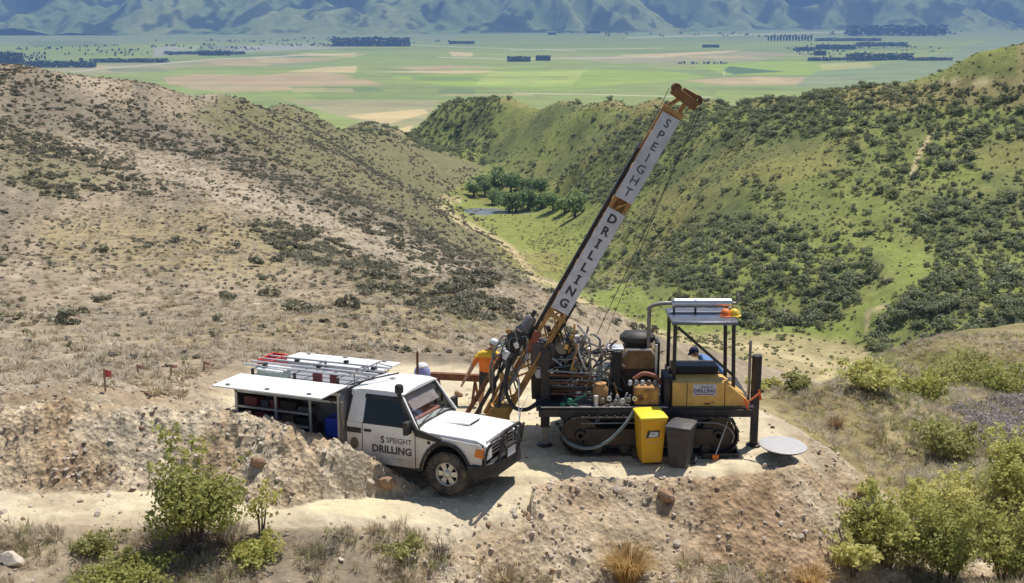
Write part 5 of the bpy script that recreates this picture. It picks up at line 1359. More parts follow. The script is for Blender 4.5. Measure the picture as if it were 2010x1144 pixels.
# ------------------------------------------------------------------ the drill rig
R0 = Vector((2.9, 26.0, 0.0))
def Q(px, py, D): return at_d(px, py, D) - R0
def build_rig():
    G = empty('drill_rig', R0); tag(G, 'tracked yellow drill rig with a tall leaning lettered mast', 'drill rig')
    # --- tracks: frame, sprocket, idler, rollers and single shoes
    xa, xb, rr = 1.02 - R0.x, 4.66 - R0.x, 0.40
    n = 46; straight = (xb - xa) - 2 * rr; per = 2 * straight + 2 * math.pi * rr
    shoe = MB(); shoe.box((0, 0, 0.0), (per / n * 0.94, 0.40, 0.03)); shoe.box((0, 0, 0.028), (0.022, 0.40, 0.03))
    shoe_me = shoe.mesh('track_shoe', M_BLACKST)
    for y in (25.12, 27.15):
        T = empty_part('track', G); T.location = (0, y - R0.y, 0)
        for i in range(n):
            s = per * i / n
            if s < straight: p = (xa + rr + s, 0.035); a = math.pi
            elif s < straight + math.pi * rr: t = (s - straight) / rr; p = (xb - rr + rr * math.sin(t), rr + 0.035 - rr * math.cos(t)); a = math.pi - t
            elif s < 2 * straight + math.pi * rr: p = (xb - rr - (s - straight - math.pi * rr), 2 * rr + 0.035); a = 0
            else: t = (s - 2 * straight - math.pi * rr) / rr; p = (xa + rr - rr * math.sin(t), rr + 0.035 + rr * math.cos(t)); a = -t
            o = link(bpy.data.objects.new('track_shoe', shoe_me), T); o.location = (p[0], 0, p[1]); o.rotation_euler = (0, a, 0)
        MB().prism([(xa + 0.45, 0.22), (xb - 0.45, 0.22), (xb - 0.5, 0.58), (xa + 0.5, 0.58)], -0.13, 0.13).build('track_frame', M_GREASE, T, 0.02)
        RX = Matrix.Rotation(math.pi / 2, 4, 'X')
        for x, nm in ((xa + rr, 'idler_wheel'), (xb - rr, 'drive_sprocket')):
            MB().lathe([(0.06, -0.15), (0.10, -0.15), (0.12, -0.08), (0.36, -0.07), (0.36, 0.07), (0.12, 0.08), (0.10, 0.15), (0.06, 0.15)], 26, Matrix.Translation((x, 0, rr + 0.035)) @ RX, True).build(nm, M_GREASE, T)
        for k in range(5):
            MB().lathe([(0.001, -0.15), (0.10, -0.15), (0.10, 0.15), (0.001, 0.15)], 16, Matrix.Translation((xa + 0.75 + k * 0.56, 0, 0.155)) @ RX).build('track_roller', M_GREASE, T)
        gd = MB(); gd.tube(curve_pts([(xa + 0.4, -0.19, 0.72), (xb - 0.9, -0.19, 0.74), (xb - 0.35, -0.20, 0.70), (xb - 0.10, -0.20, 0.50), (xb - 0.12, -0.2, 0.30)], 8), 0.014, 6).build('guard_rail', M_STEEL, T)
    # --- deck
    dk = MB(); dk.box((2.75 - R0.x, 0.15, 0.98), (4.5, 2.15, 0.09)); dko = dk.build('deck', M_BLACKST, G, 0.01)
    for y in (-0.92, 1.2): MB().box((2.75 - R0.x, y, 0.90), (4.4, 0.10, 0.16)).build('deck_beam', M_BLACKST, dko, 0.01)
    for x in (-1.6, -0.6, 0.4, 1.4): MB().box((x, 0.15, 0.84), (0.12, 2.1, 0.14)).build('cross_beam', M_BLACKST, dko)
    MB().box((1.9 - R0.x, -0.935, 1.03), (2.6, 0.03, 0.02)).build('deck_edge', M_ALU, dko)
    for y in (0.0, 1.0): MB().box((2.85 - R0.x, y - 0.3, 0.6), (2.0, 0.25, 0.4)).build('undercarriage', M_GREASE, dko, 0.02)
    # --- yellow housing
    x0, x1, x2 = 3.31 - R0.x, 4.42 - R0.x, 4.92 - R0.x
    yf, yb = -0.86, -0.22
    prof = [(x0, 0.97), (x2 - 0.05, 0.97), (x2, 1.06), (x2 - 0.06, 1.16), (x1, 1.53), (x0, 1.53)]
    hs = MB().prism(prof, yf, yb).build('engine_housing', M_YELLOW, G, 0.02)
    for x in (x0 + 0.30, x1 - 0.03): MB().box((x, yf - 0.001, 1.25), (0.012, 0.01, 0.54)).build('panel_gap', M_CAVITY, hs)
    MB().box((x0 + 0.02, yf + 0.3, 1.53), (0.02, 0.5, 0.02)).build('panel_hinge', M_STEEL, hs)
    for x in (x0 + 0.16, x1 - 0.0): MB().box((x, yf + 0.12, 1.54), (0.16, 0.1, 0.025)).build('filler_cover', M_YELLOW, hs, 0.008)
    MB().box((x0 + 0.72, yf - 0.004, 1.08), (0.12, 0.01, 0.035)).build('panel_latch', M_RUST, hs)
    MB().box((x0 + 0.83, yf - 0.004, 1.11), (0.05, 0.01, 0.02)).build('panel_lock', M_RUST, hs)
    sg = MB().box((x0 + 0.66, yf - 0.006, 1.375), (0.48, 0.01, 0.24)).build('sign_plate', M_SIGN, hs)
    def txt(body, size, x, z, bold, m, nm='lettering', par=None, yy=yf - 0.013):
        o = link(bpy.data.objects.new(nm, text_mesh(nm, body, size, m, bold)), par or G); o.location = (x, yy, z); o.rotation_euler = (math.pi / 2, 0, 0); return o
    txt('SPEIGHT', 0.075, x0 + 0.71, 1.435, 0.001, mat('blue_grey_print', (0.16, 0.16, 0.26), 0.6), par=hs)
    txt('DRILLING', 0.105, x0 + 0.66, 1.355, 0.003, mat('blue_print', (0.07, 0.07, 0.18), 0.6), par=hs)
    MB().box((x0 + 0.66, yf - 0.013, 1.285), (0.40, 0.004, 0.018)).build('print_line', mat('maroon_print', (0.22, 0.07, 0.12), 0.6), hs)
    MB().box((x0 + 0.55, 0.0, 1.62), (0.96, 0.5, 0.16)).build('cooler_top', M_BLACKST, G, 0.02)
    MB().box((x0 + 0.55, 0.25, 1.25), (1.1, 0.7, 0.56)).build('power_pack', M_GREASE, G, 0.03)
    MB().box((x0 - 0.10, -0.5, 1.30), (0.14, 0.62, 0.66)).build('radiator', M_BLACKST, G, 0.02)
    # --- operator roof frame
    px0, px1 = 3.36 - R0.x, 4.56 - R0.x; zt = 2.70
    cy0, cy1 = -0.62, 0.42
    for x, zb, y in ((px0, 1.0, cy0), (px1 + 0.05, 1.1, cy0), (px0, 1.0, cy1), (px1 + 0.05, 1.0, cy1)):
        MB().bar((x, y, zb), (px0 if x == px0 else px1, y, zt), 0.072).build('roof_post', M_BLACKST, G, 0.008)
    MB().bar((px0 + 0.05, cy0, zt - 0.05), (px1 + 0.02, cy0, 1.62), 0.055).build('diagonal_brace', M_BLACKST, G, 0.006)
    ro = MB().box(((px0 + px1) / 2, (cy0 + cy1) / 2, zt + 0.045), (px1 - px0 + 0.16, cy1 - cy0 + 0.18, 0.07)).build('roof_panel', mat('bluish_steel', (0.16, 0.17, 0.21), 0.35, 0.5, 0.15, 5), G, 0.015)
    MB().box(((px0 + px1) / 2, 0.1, zt + 0.085), (px1 - px0 + 0.06, 0.10, 0.02)).build('roof_rib', M_STEEL, ro)
    # --- exhaust along the roof
    ex = MB(); zz = 3.0; ye = 0.05
    RY = Matrix.Rotation(math.pi / 2, 4, 'Y')
    ex.lathe([(0.03, 0), (0.06, 0.0), (0.10, 0.05), (0.10, 0.46), (0.11, 0.47), (0.11, 0.51), (0.10, 0.52), (0.10, 1.24), (0.05, 1.28), (0.03, 1.28)], 22, Matrix.Translation((px0 + 0.0, ye, zz)) @ RY)
    exo = ex.build('exhaust_muffler', mat('polished_steel', (0.66, 0.66, 0.67), 0.28, 0.85, 0.08, 5), G)
    MB().tube(curve_pts([(px0 + 0.02, ye, zz), (px0 - 0.22, ye, zz - 0.01), (px0 - 0.44, ye, zz - 0.08), (px0 - 0.47, ye, zz - 0.25), (px0 - 0.47, ye, 1.5)], 8), 0.042, 10).build('exhaust_pipe', M_STEEL, exo)
    MB().tube(curve_pts([(px1 + 0.06, ye, zz), (px1 + 0.16, ye, zz), (px1 + 0.22, ye, zz + 0.08), (px1 + 0.18, ye, zz + 0.18)], 8), 0.03, 8).build('tail_pipe', M_STEEL, exo)
    for x in (px0 + 0.05, px0 + 0.5, px1 - 0.05): MB().box((x, ye, zt + 0.2), (0.04, 0.05, 0.26)).build('muffler_stand', M_BLACKST, exo)
    # --- jacks
    for x, y, nm in ((0.70, 25.60, 0), (5.12, 25.62, 1)):
        J = empty_part('jack_leg', G); J.location = (x - R0.x, y - R0.y, 0)
        w = 0.19 if nm % 2 == 0 else 0.15
        if nm % 2 == 0:
            MB().box((0, 0, 1.28), (w, w, 1.70)).build('outer_tube', M_BLACKST, J, 0.012)
            MB().box((0, 0, 0.25), (w * 0.72, w * 0.72, 0.44)).build('inner_tube', M_STEEL, J, 0.008)
        else:
            MB().cyl((0, 0, 1.05), (0, 0, 1.98), 0.105, 16).build('outer_tube', M_BLACKST, J)
            MB().box((0, 0, 0.68), (w, w, 1.30)).build('inner_tube', M_BLACKST, J, 0.012)
            MB().cyl((-0.15, 0, 1.0), (-0.15, 0, 2.3), 0.03, 8).build('jack_ram', M_STEEL, J)
        MB().lathe([(0.001, 0.0), (0.16, 0.0), (0.16, 0.03), (0.05, 0.06), (0.001, 0.06)], 18).build('foot_pad', M_BLACKST, J)
        xs = 0.35 if nm % 2 == 0 else -0.35
        MB().box((xs, 0, 0.92), (0.6, 0.13, 0.13)).build('jack_bracket', M_BLACKST, J)
    for k, (a, b) in enumerate((((4.88, 25.1, 1.13), (5.16, 25.4, 1.22)), ((5.16, 25.48, 1.28), (5.2, 25.45, 1.06)), ((4.80, 25.08, 1.20), (4.86, 25.06, 0.98)))):
        MB().bar(Vector(a) - R0, Vector(b) - R0, 0.01, 0.05).build('warning_tape', mat('orange_tape', (0.75, 0.16, 0.06), 0.7), G)
    # --- mast: four corner rails, lacing, boards, crown
    B = at_d(982, 806, 26.0) - R0; Tp = at_d(1322, 214, 26.0) - R0
    ax = (Tp - B); L = ax.length; ax.normalize()
    sd_ = Vector((ax.z, 0, -ax.x))          # across the mast, to the right
    fy = Vector((0, -1, 0))                 # towards the camera
    Ma = Matrix((sd_, -fy, ax)).transposed().to_4x4(); Ma.translation = B
    mst = link(bpy.data.objects.new('mast', None), G); mst.matrix_local = Ma      # local: x across, y away, z along
    hw, hd = 0.155, 0.19
    for sx in (-1, 1):
        for sy in (-1, 1): MB().box((sx * hw, sy * hd, L / 2), (0.075, 0.06, L)).build('mast_rail', M_RUSTY, mst, 0.006)
    nb = 18
    for i in range(nb):
        z0, z1 = 0.25 + (L - 0.4) * i / nb, 0.25 + (L - 0.4) * (i + 1) / nb
        s = 1 if i % 2 else -1
        MB().bar((s * hw, -hd, z0), (-s * hw, -hd, z1), 0.035).build('lacing_bar', M_RUSTY, mst)
        MB().bar((-s * hw, hd, z0), (s * hw, hd, z1), 0.035).build('lacing_bar', M_RUSTY, mst)
        MB().bar((-hw, s * hd, z0), (-hw, -s * hd, z1), 0.03).build('lacing_bar', M_RUSTY, mst)
        MB().bar((hw, s * hd, z0), (hw, -s * hd, z1), 0.03).build('lacing_bar', M_RUSTY, mst)
    MB().box((0, hd - 0.02, L / 2 + 1.2), (0.30, 0.012, L - 2.5)).build('back_plate', M_RUSTY, mst)
    for z in (2.42, 4.78, L - 0.05): MB().box((0, -hd - 0.02, z), (0.43, 0.05, 0.09)).build('mast_collar', M_RUSTY, mst, 0.006)
    def zline(px, py): return (at_d(px, py, 25.8) - R0 - B).dot(ax)
    zb2a, zb2b = zline(1085, 603), zline(1192, 404)
    zb1a, zb1b = zline(1212, 386), zline(1316, 226)
    fontT = mat('thin_print', (0.075, 0.075, 0.085), 0.6)
    for za, zb, word, bold, sz in ((zb1a, zb1b, 'SPEIGHT', 0.002, 0.27), (zb2a, zb2b, 'DRILLING', 0.009, 0.27)):
        bd = MB().box((0.0, -hd - 0.045, (za + zb) / 2), (0.40, 0.015, zb - za)).build('name_board', M_SIGN, mst, 0.003)
        m_ = len(word)
        for i, ch in enumerate(word):
            st = (zb - za - 0.10) / m_
            o = link(bpy.data.objects.new('letter', text_mesh('letter_' + ch, ch, sz * (0.95 if ch != 'I' else 0.95), fontT if bold < 0.005 else M_PRINT, bold)), bd)
            o.location = (0.0, -hd - 0.0555, zb - 0.05 - st * (i + 0.5)); o.rotation_euler = (math.pi / 2, 0, 0)
            if ch == 'I' and bold > 0.005:
                for dz in (-0.085, 0.085): MB().box((0.0, -hd - 0.0555, o.location.z + dz), (0.10, 0.004, 0.03)).build('serif', M_PRINT, bd)
    MB().box((-hw - 0.085, -0.08, 3.9), (0.07, 0.10, L - 2.5)).build('cable_guide', M_BLACKST, mst, 0.01)
    MB().cyl((-hw - 0.085, 0.05, 2.4), (-hw - 0.085, 0.05, L - 0.9), 0.03, 8).build('feed_ram', M_STEEL, mst)
    MB().box((hw + 0.07, -0.05, 2.05), (0.09, 0.12, 1.55)).build('guide_channel', M_BLACKST, mst, 0.01)
    for dx, dy, r_ in ((hw + 0.055, 0.1, 0.018), (hw + 0.06, 0.02, 0.014)):
        MB().tube(curve_pts([(dx, dy, 0.6), (dx + 0.02, dy, 2.2), (dx - 0.01, dy, 4.0), (dx + 0.015, dy, 5.6), (dx, dy, L - 0.4)], 6), r_, 6).build('mast_hose', M_HOSE, mst)
    for z in (3.2, 4.1, 5.4, 6.2): MB().box((hw + 0.05, 0.06, z), (0.06, 0.14, 0.03)).build('hose_clamp', M_STEEL, mst)
    # crown block
    cr = MB(); zc = L + 0.30
    RM = Matrix.Rotation(math.radians(8), 3, 'Y')
    cr.box((0.08, 0, zc), (0.58, 0.34, 0.20), RM)
    cro = cr.build('crown_block', mat('crown_rust', (0.26, 0.13, 0.05), 0.75, 0.05, 0.3, 6), mst, 0.015)
    for x in (-0.14, 0.14):
        for y in (-0.14, 0.14): MB().bar((x, y, L), (x * 0.5 + 0.08, y, zc - 0.05), 0.045).build('crown_strut', M_RUSTY, mst)
    for x, r in ((-0.17, 0.10), (0.32, 0.10)):
        MB().lathe([(0.03, -0.10), (r, -0.10), (r * 0.8, -0.03), (r * 0.8, 0.03), (r, 0.10), (0.03, 0.10)], 20, Matrix.Translation((x, -0.05, zc + 0.09)) @ Matrix.Rotation(math.pi / 2, 4, 'X'), True).build('sheave', M_RUST, cro)
    MB().box((0.12, 0, zc + 0.13), (0.30, 0.2, 0.10)).build('crown_cover', MATS['crown_rust'], cro, 0.01)
    MB().cyl((-0.3, -0.08, zc + 0.02), (-hw - 0.085, -0.08, L - 0.6), 0.008, 5).build('wire_rope', M_STEEL, mst)
    inv = Ma.inverted()
    w1 = inv @ (at_d(1170, 660, 26.2) - R0); w2 = inv @ (at_d(1190, 655, 26.6) - R0)
    MB().cyl((0.50, 0, zc), tuple(w1), 0.008, 5).build('wire_rope', M_BLACKST, mst)
    MB().cyl((0.44, 0.1, zc), tuple(w2), 0.006, 5).build('wire_rope', M_BLACKST, mst)
    # lower mast: feed beam, rotation unit, drill rod, clamps
    MB().box((-0.02, 0.02, -0.12), (0.44, 0.46, 0.26)).build('foot_clamp', M_RUSTY, mst, 0.02)
    MB().cyl((-0.42, -0.05, -0.35), (-0.42, -0.05, 2.3), 0.045, 12).build('drill_rod', M_GREASE, mst)
    MB().cyl((-0.60, -0.02, -0.45), (-0.55, -0.02, 1.35), 0.05, 12).build('drill_rod', M_RUST, mst)
    MB().box((-0.28, -0.02, 0.9), (0.06, 0.10, 2.2)).build('feed_beam', M_RUSTY, mst, 0.01)
    MB().cyl((-0.14, -0.26, 0.0), (-0.14, -0.26, 1.5), 0.035, 10).build('feed_ram', M_STEEL, mst)
    MB().cyl((0.05, -0.28, 0.2), (0.12, -0.26, 2.2), 0.03, 10).build('feed_ram', M_RUSTY, mst)
    hd_ = MB(); hd_.box((-0.42, -0.05, 1.55), (0.34, 0.36, 0.50)); hdo = hd_.build('rotation_head', M_GREASE, mst, 0.03)
    MB().lathe([(0.05, 0), (0.13, 0), (0.13, 0.3), (0.09, 0.36), (0.001, 0.36)], 18, Matrix.Translation((-0.42, -0.05, 1.8))).build('head_motor', M_STEEL, hdo)
    MB().lathe([(0.05, -0.3), (0.12, -0.3), (0.14, 0.0), (0.05, 0.0)], 18, Matrix.Translation((-0.42, -0.05, 1.30))).build('chuck', M_STEEL, hdo)
    MB().lathe([(0.001, 0), (0.08, 0), (0.08, 0.22), (0.001, 0.24)], 14, Matrix.Translation((-0.62, -0.18, 1.5))).build('head_motor', M_GREASE, hdo)
    MB().box((-0.16, -0.18, 1.72), (0.16, 0.12, 0.5)).build('head_carriage', mat('oxide_red', (0.30, 0.09, 0.05), 0.7, 0, 0.2, 6), hdo, 0.02)
    g = random.Random(5)
    for k in range(16):
        x0_ = -0.42 + g.uniform(-0.22, 0.2); a_ = Vector((x0_, -0.05 + g.uniform(-0.25, 0.1), 1.5 + g.uniform(-0.2, 0.6)))
        b_ = Vector((g.uniform(-0.85, 0.2), -0.1 + g.uniform(-0.3, 0.2), g.uniform(0.1, 1.3)))
        mid = (a_ + b_) / 2 + Vector((-g.uniform(0.05, 0.42), -g.uniform(0, 0.25), g.uniform(0, 0.35)))
        MB().tube(curve_pts([a_, mid, b_], 8), g.uniform(0.012, 0.024), 6).build('hydraulic_hose', g.choice([M_HOSE, M_HOSE, M_STEEL, M_HOSEG]), hdo)
    # big hose loop at the mast foot
    lp = [Q(1000, 700, 25.55), Q(992, 760, 25.5), Q(1008, 798, 25.45), Q(1035, 803, 25.45), Q(1062, 785, 25.5), Q(1085, 770, 25.6)]
    MB().tube(curve_pts(lp, 8), 0.045, 8).build('loop_hose', M_HOSE, G)
    lp = [Q(1046, 640, 25.7), Q(1010, 700, 25.6), Q(985, 760, 25.55), Q(978, 800, 25.5)]
    MB().tube(curve_pts(lp, 8), 0.03, 8).build('loop_hose', M_HOSE, G)
    MB().box(tuple(Q(985, 806, 25.75)), (0.34, 0.4, 0.30)).build('foot_box', mat('mustard_steel', (0.30, 0.18, 0.05), 0.7, 0, 0.2, 5), G, 0.02)
    # mast support: struts and rams
    for (a, b, r, m) in (((1082, 668), (1152, 772), 0.035, M_ALU), ((1100, 660), (1168, 770), 0.035, M_ALU), ((1150, 765), (1122, 720), 0.05, M_YELLOW), ((1128, 705), (1160, 760), 0.052, M_YELLOW), ((1075, 640), (1120, 790), 0.05, M_BLACKST), ((1050, 740), (1130, 690), 0.04, M_GREASE), ((1062, 700), (1190, 690), 0.035, M_BLACKST), ((1140, 690), (1215, 688), 0.03, M_BLACKST), ((1155, 640), (1140, 700), 0.02, M_STEEL)):
        MB().cyl(tuple(Q(*a, 25.9)), tuple(Q(*b, 25.75)), r, 10).build('support_ram', m, G)
    # rods lying on the deck
    for k in range(9):
        py = 728 + 5.5 * k; a = Q(1075 + 4 * (k % 3), py + g.uniform(-2, 2), 25.45 + 0.05 * (k % 4)); b = Q(1160 + 6 * (k % 4), py + 3 + g.uniform(-4, 3), 25.5 + 0.05 * (k % 3))
        MB().cyl(tuple(a), tuple(b), 0.022, 8).build('stored_rod', g.choice([M_STEEL, M_RUST, M_GREASE, M_STEEL]), G)
    # --- drive engine in the middle
    e0 = Q(1252, 705, 26.1)
    en = MB(); en.box((e0.x, 0.25, 1.45), (0.75, 0.6, 0.85)); eno = en.build('engine_block', M_GREASE, G, 0.03)
    MB().prism([(e0.x - 0.36, 1.60), (e0.x + 0.36, 1.60), (e0.x + 0.40, 1.86), (e0.x + 0.28, 2.02), (e0.x - 0.28, 2.02), (e0.x - 0.40, 1.86)], -0.12, 0.5).build('engine_cowl', mat('brown_cowl', (0.30, 0.18, 0.075), 0.6, 0.1, 0.25, 5, dirt=(0.08, 0.05, 0.03), dirt_amt=0.5), eno, 0.025)
    MB().tube([(e0.x - 0.36, -0.14, 1.86), (e0.x - 0.24, -0.14, 2.03), (e0.x + 0.24, -0.14, 2.03), (e0.x + 0.36, -0.14, 1.86)], 0.022, 6).build('cowl_trim', M_ALU, eno)
    MB().lathe([(0.001, 0), (0.34, 0), (0.38, 0.04), (0.38, 0.13), (0.30, 0.20), (0.12, 0.24), (0.001, 0.245)], 28, Matrix.Translation((e0.x, 0.3, 2.10)) @ Matrix.Scale(0.75, 4, (0, 1, 0))).build('air_cleaner', M_BLACKPL, eno)
    MB().box((e0.x, 0.3, 2.07), (0.5, 0.3, 0.08)).build('air_cleaner_stand', M_BLACKST, eno)
    MB().box((e0.x - 0.48, -0.1, 1.55), (0.2, 0.5, 1.0)).build('oil_tank', mat('black_tank', (0.012, 0.012, 0.013), 0.5), G, 0.02)
    MB().box((e0.x - 0.50, -0.1, 2.07), (0.34, 0.35, 0.05)).build('tank_lid', M_ALU, G, 0.01)
    MB().box((e0.x + 0.42, 0.2, 1.7), (0.07, 0.4, 0.9)).build('fan_shroud', M_BLACKST, eno, 0.01)
    MB().bar((e0.x + 0.36, -0.15, 1.5), (e0.x + 0.36, -0.15, 2.15), 0.05).build('bracket', M_ALU, eno)
    # pumps and valves along the near deck edge
    p = Q(1268, 768, 25.4); MB().box((p.x, -0.62, 1.22), (0.52, 0.42, 0.40)).build('pump_body', mat('ochre_iron', (0.55, 0.30, 0.10), 0.65, 0.1, 0.3, 9, dirt=(0.12, 0.06, 0.03), dirt_amt=0.65, dirt_scale=7), G, 0.04)
    for k in range(5): MB().lathe([(0.001, 0), (0.045, 0), (0.045, 0.08), (0.03, 0.1), (0.001, 0.1)], 12, Matrix.Translation((p.x - 0.34 + 0.13 * k, -0.66, 1.42))).build('pump_valve', g.choice([M_ALU, M_YELLOW, M_STEEL]), G)
    MB().tube(curve_pts([(p.x - 0.25, -0.5, 1.5), (p.x - 0.05, -0.5, 1.62), (p.x + 0.2, -0.52, 1.56), (p.x + 0.32, -0.5, 1.4)], 6), 0.045, 8).build('pump_manifold', mat('oxide_pink', (0.36, 0.14, 0.09), 0.7), G)
    for k in range(7): MB().lathe([(0.02, -0.03), (0.05, -0.03), (0.05, 0.03), (0.02, 0.03)], 12, Matrix.Translation((p.x - 0.9 + 0.13 * k + g.uniform(-0.02, 0.02), -0.86, 1.10 + g.uniform(0, 0.1))) @ Matrix.Rotation(math.pi / 2, 4, 'X'), True).build('valve_bank', g.choice([M_ALU, M_STEEL, M_ALU, M_RUST]), G)
    for k in range(9):
        a = Vector((p.x - 0.95 + 0.1 * k, -0.8 + g.uniform(-0.05, 0.2), 1.06)); MB().tube([a, a + Vector((g.uniform(-0.06, 0.06), 0, g.uniform(0.1, 0.22)))], 0.022, 6).build('control_fitting', g.choice([M_STEEL, M_ALU, M_GREASE]), G)
    p = Q(1178, 768, 25.4); MB().lathe([(0.001, 0), (0.15, 0), (0.16, 0.06), (0.16, 0.30), (0.12, 0.38), (0.13, 0.42), (0.001, 0.44)], 20, Matrix.Translation((p.x, -0.6, 1.03))).build('winch_drum', mat('tan_iron', (0.45, 0.25, 0.10), 0.7, 0.1, 0.25, 8), G)
    MB().cyl((p.x - 0.1, -0.86, 1.03), (p.x - 0.1, -0.86, 1.25), 0.05, 12).build('filter', M_ALU, G)
    # clutter of hoses and levers behind the mast
    for k in range(42):
        a = Q(g.uniform(1085, 1215), g.uniform(655, 780), 25.5 + g.random() * 0.7); a.z = max(a.z, 1.04)
        b = Q(g.uniform(1085, 1230), g.uniform(680, 790), 25.5 + g.random() * 0.6); b.z = max(b.z, 1.03)
        mid = (a + b) / 2 + Vector((g.uniform(-0.15, 0.15), g.uniform(-0.1, 0.1), g.uniform(-0.2, 0.3)))
        MB().tube(curve_pts([a, mid, b], 7), g.uniform(0.010, 0.026), 6).build('hydraulic_hose', g.choice([M_HOSE, M_STEEL, M_STEEL, M_ALU, M_HOSEG, M_RUSTY]), G)
    for k in range(14):
        a = Q(g.uniform(1090, 1220), g.uniform(670, 770), 25.7 + 0.4 * g.random()); s = g.uniform(0.05, 0.15)
        MB().box(tuple(a), (s, s * g.uniform(0.6, 1.4), s * g.uniform(0.7, 1.8)), Matrix.Rotation(g.uniform(-0.6, 0.6), 3, 'Y')).build('hydraulic_block', g.choice([M_GREASE, M_STEEL, M_ALU, M_BLACKST]), G, 0.01)
    MB().box(tuple(Q(1112, 700, 26.1)), (0.34, 0.4, 0.9)).build('valve_tower', M_GREASE, G, 0.03)
    for k in range(22):
        a = Q(g.uniform(1080, 1165), g.uniform(636, 700), 25.6 + g.random() * 0.5); b = Q(g.uniform(1075, 1180), g.uniform(690, 760), 25.6 + g.random() * 0.4)
        mid = (a + b) / 2 + Vector((g.uniform(-0.2, 0.2), g.uniform(-0.15, 0.05), g.uniform(-0.05, 0.3)))
        MB().tube(curve_pts([a, mid, b], 7), g.uniform(0.012, 0.026), 6).build('hydraulic_hose', g.choice([M_STEEL, M_ALU, M_HOSEG, M_HOSE, M_RUSTY]), G)
    for k in range(16):
        a = Q(g.uniform(1085, 1150), g.uniform(645, 720), 25.7 + 0.3 * g.random()); s = g.uniform(0.05, 0.14)
        MB().box(tuple(a), (s, s * g.uniform(0.6, 1.4), s * g.uniform(0.7, 1.8)), Matrix.Rotation(g.uniform(-0.8, 0.8), 3, 'Y')).build('hydraulic_block', g.choice([M_ALU, M_STEEL, M_SIGN, M_GREASE, M_YELLOW]), G, 0.01)
    for k in range(14):
        a = Q(g.uniform(985, 1040), g.uniform(650, 745), 25.5 + 0.3 * g.random()); s = g.uniform(0.04, 0.11)
        MB().box(tuple(a), (s, s, s * g.uniform(0.8, 2.2)), Matrix.Rotation(g.uniform(-0.8, 0.8), 3, 'Y')).build('hydraulic_block', g.choice([M_ALU, M_STEEL, M_SIGN, M_STEEL, M_RUSTY]), G, 0.01)
    for px in (1130, 1146, 1163, 1180, 1197):
        a = Q(px, 700, 25.9); MB().bar((a.x, -0.1, 1.03), (a.x + g.uniform(-0.05, 0.05), -0.1, a.z + g.uniform(-0.1, 0.15)), 0.035).build('control_stand', M_STEEL, G)
    MB().box(tuple(Q(1192, 718, 25.9)), (0.16, 0.12, 0.14)).build('white_tank', mat('white_tank', (0.75, 0.76, 0.78), 0.5), G, 0.02)
    c = Q(1104, 680, 25.9); MB().lathe([(0.001, -0.08), (0.16, -0.08), (0.18, 0), (0.16, 0.08), (0.001, 0.08)], 22, Matrix.Translation(c) @ Matrix.Rotation(1.2, 4, 'X')).build('hose_reel', mat('beige_reel', (0.36, 0.31, 0.22), 0.6), G)
    c = Q(1058, 732, 25.9); MB().lathe([(0.001, -0.1), (0.08, -0.09), (0.1, 0.0), (0.06, 0.1), (0.001, 0.11)], 16, Matrix.Translation(c)).build('white_filter', mat('white_plastic_2', (0.8, 0.8, 0.78), 0.5), G)
    for px, py in ((1105, 795), (1118, 788), (1128, 798)):
        c = Q(px, py, 25.15); MB().lathe([(0.001, -0.06), (0.06, -0.05), (0.07, 0), (0.05, 0.06), (0.001, 0.07)], 14, Matrix.Translation(c)).build('green_valve', mat('green_plastic', (0.03, 0.16, 0.10), 0.5), G)
    for a, b in (((1100, 800), (1125, 830)), ((1120, 790), (1150, 775))): MB().cyl(tuple(Q(*a, 25.15)), tuple(Q(*b, 25.1)), 0.022, 8).build('green_pipe', MATS['green_plastic'], G)
    MB().box(tuple(Q(1065, 690, 26.0)), (0.5, 0.5, 0.5)).build('mast_pivot', mat('grey_brown_steel', (0.12, 0.10, 0.085), 0.7), G, 0.03)
    MB().box(tuple(Q(1075, 750, 26.3)), (0.7, 0.9, 0.5)).build('mast_base', M_GREASE, G, 0.03)
    return G
rig = build_rig()
# hose hanging in front of the track
hp = [at_d(1248, 800, 24.95), at_d(1225, 835, 24.80), at_d(1190, 868, 24.75), at_d(1150, 880, 24.85), at_d(1112, 866, 25.0), at_d(1095, 840, 25.1)]
o = MB().tube(curve_pts(hp, 10), 0.035, 10).build('suction_hose', M_HOSEG); tag(o, 'grey green hose hanging in a curve over the rig track', 'hose')
# hard hats on the roof frame
for px, nm, lab, m in ((1424, 0, 'orange hard hat lying on the roof of the rig', M_ORANGE), (1441, 1, 'yellow hard hat lying on the roof of the rig', mat('yellow_helmet', (0.85, 0.58, 0.06), 0.35))):
    p = at_d(px, 624, 25.85); e = empty('hard_hat', (p.x, p.y, 2.782), 0.4 * nm); e.scale = (0.85, 0.85, 0.85); tag(e, lab, 'hard hat', 'hard hats on the rig roof')
    MB().lathe([(0.001, 0.17), (0.05, 0.165), (0.10, 0.125), (0.118, 0.06), (0.122, 0.015), (0.115, 0.012), (0.001, 0.012)], 22, Matrix.Scale(1.2, 4, (0, 1, 0))).build('shell', m, e)
    MB().lathe([(0.10, 0.003), (0.15, 0.001), (0.15, 0.014), (0.10, 0.02)], 22, Matrix.Translation((0, -0.02, 0)) @ Matrix.Scale(1.2, 4, (0, 1, 0)), True).build('brim', m, e)
p = at_z(1412, 896)
e = empty('black_tray', (p.x, p.y + 0.05, 0.0)); tag(e, 'shallow black tray under the rear of the rig', 'tray')  # shallow black box set where the ground under the rig is dark
MB().box((0, 0, 0.015), (0.74, 0.34, 0.02)).build('tray_base', M_BLACKPL, e)
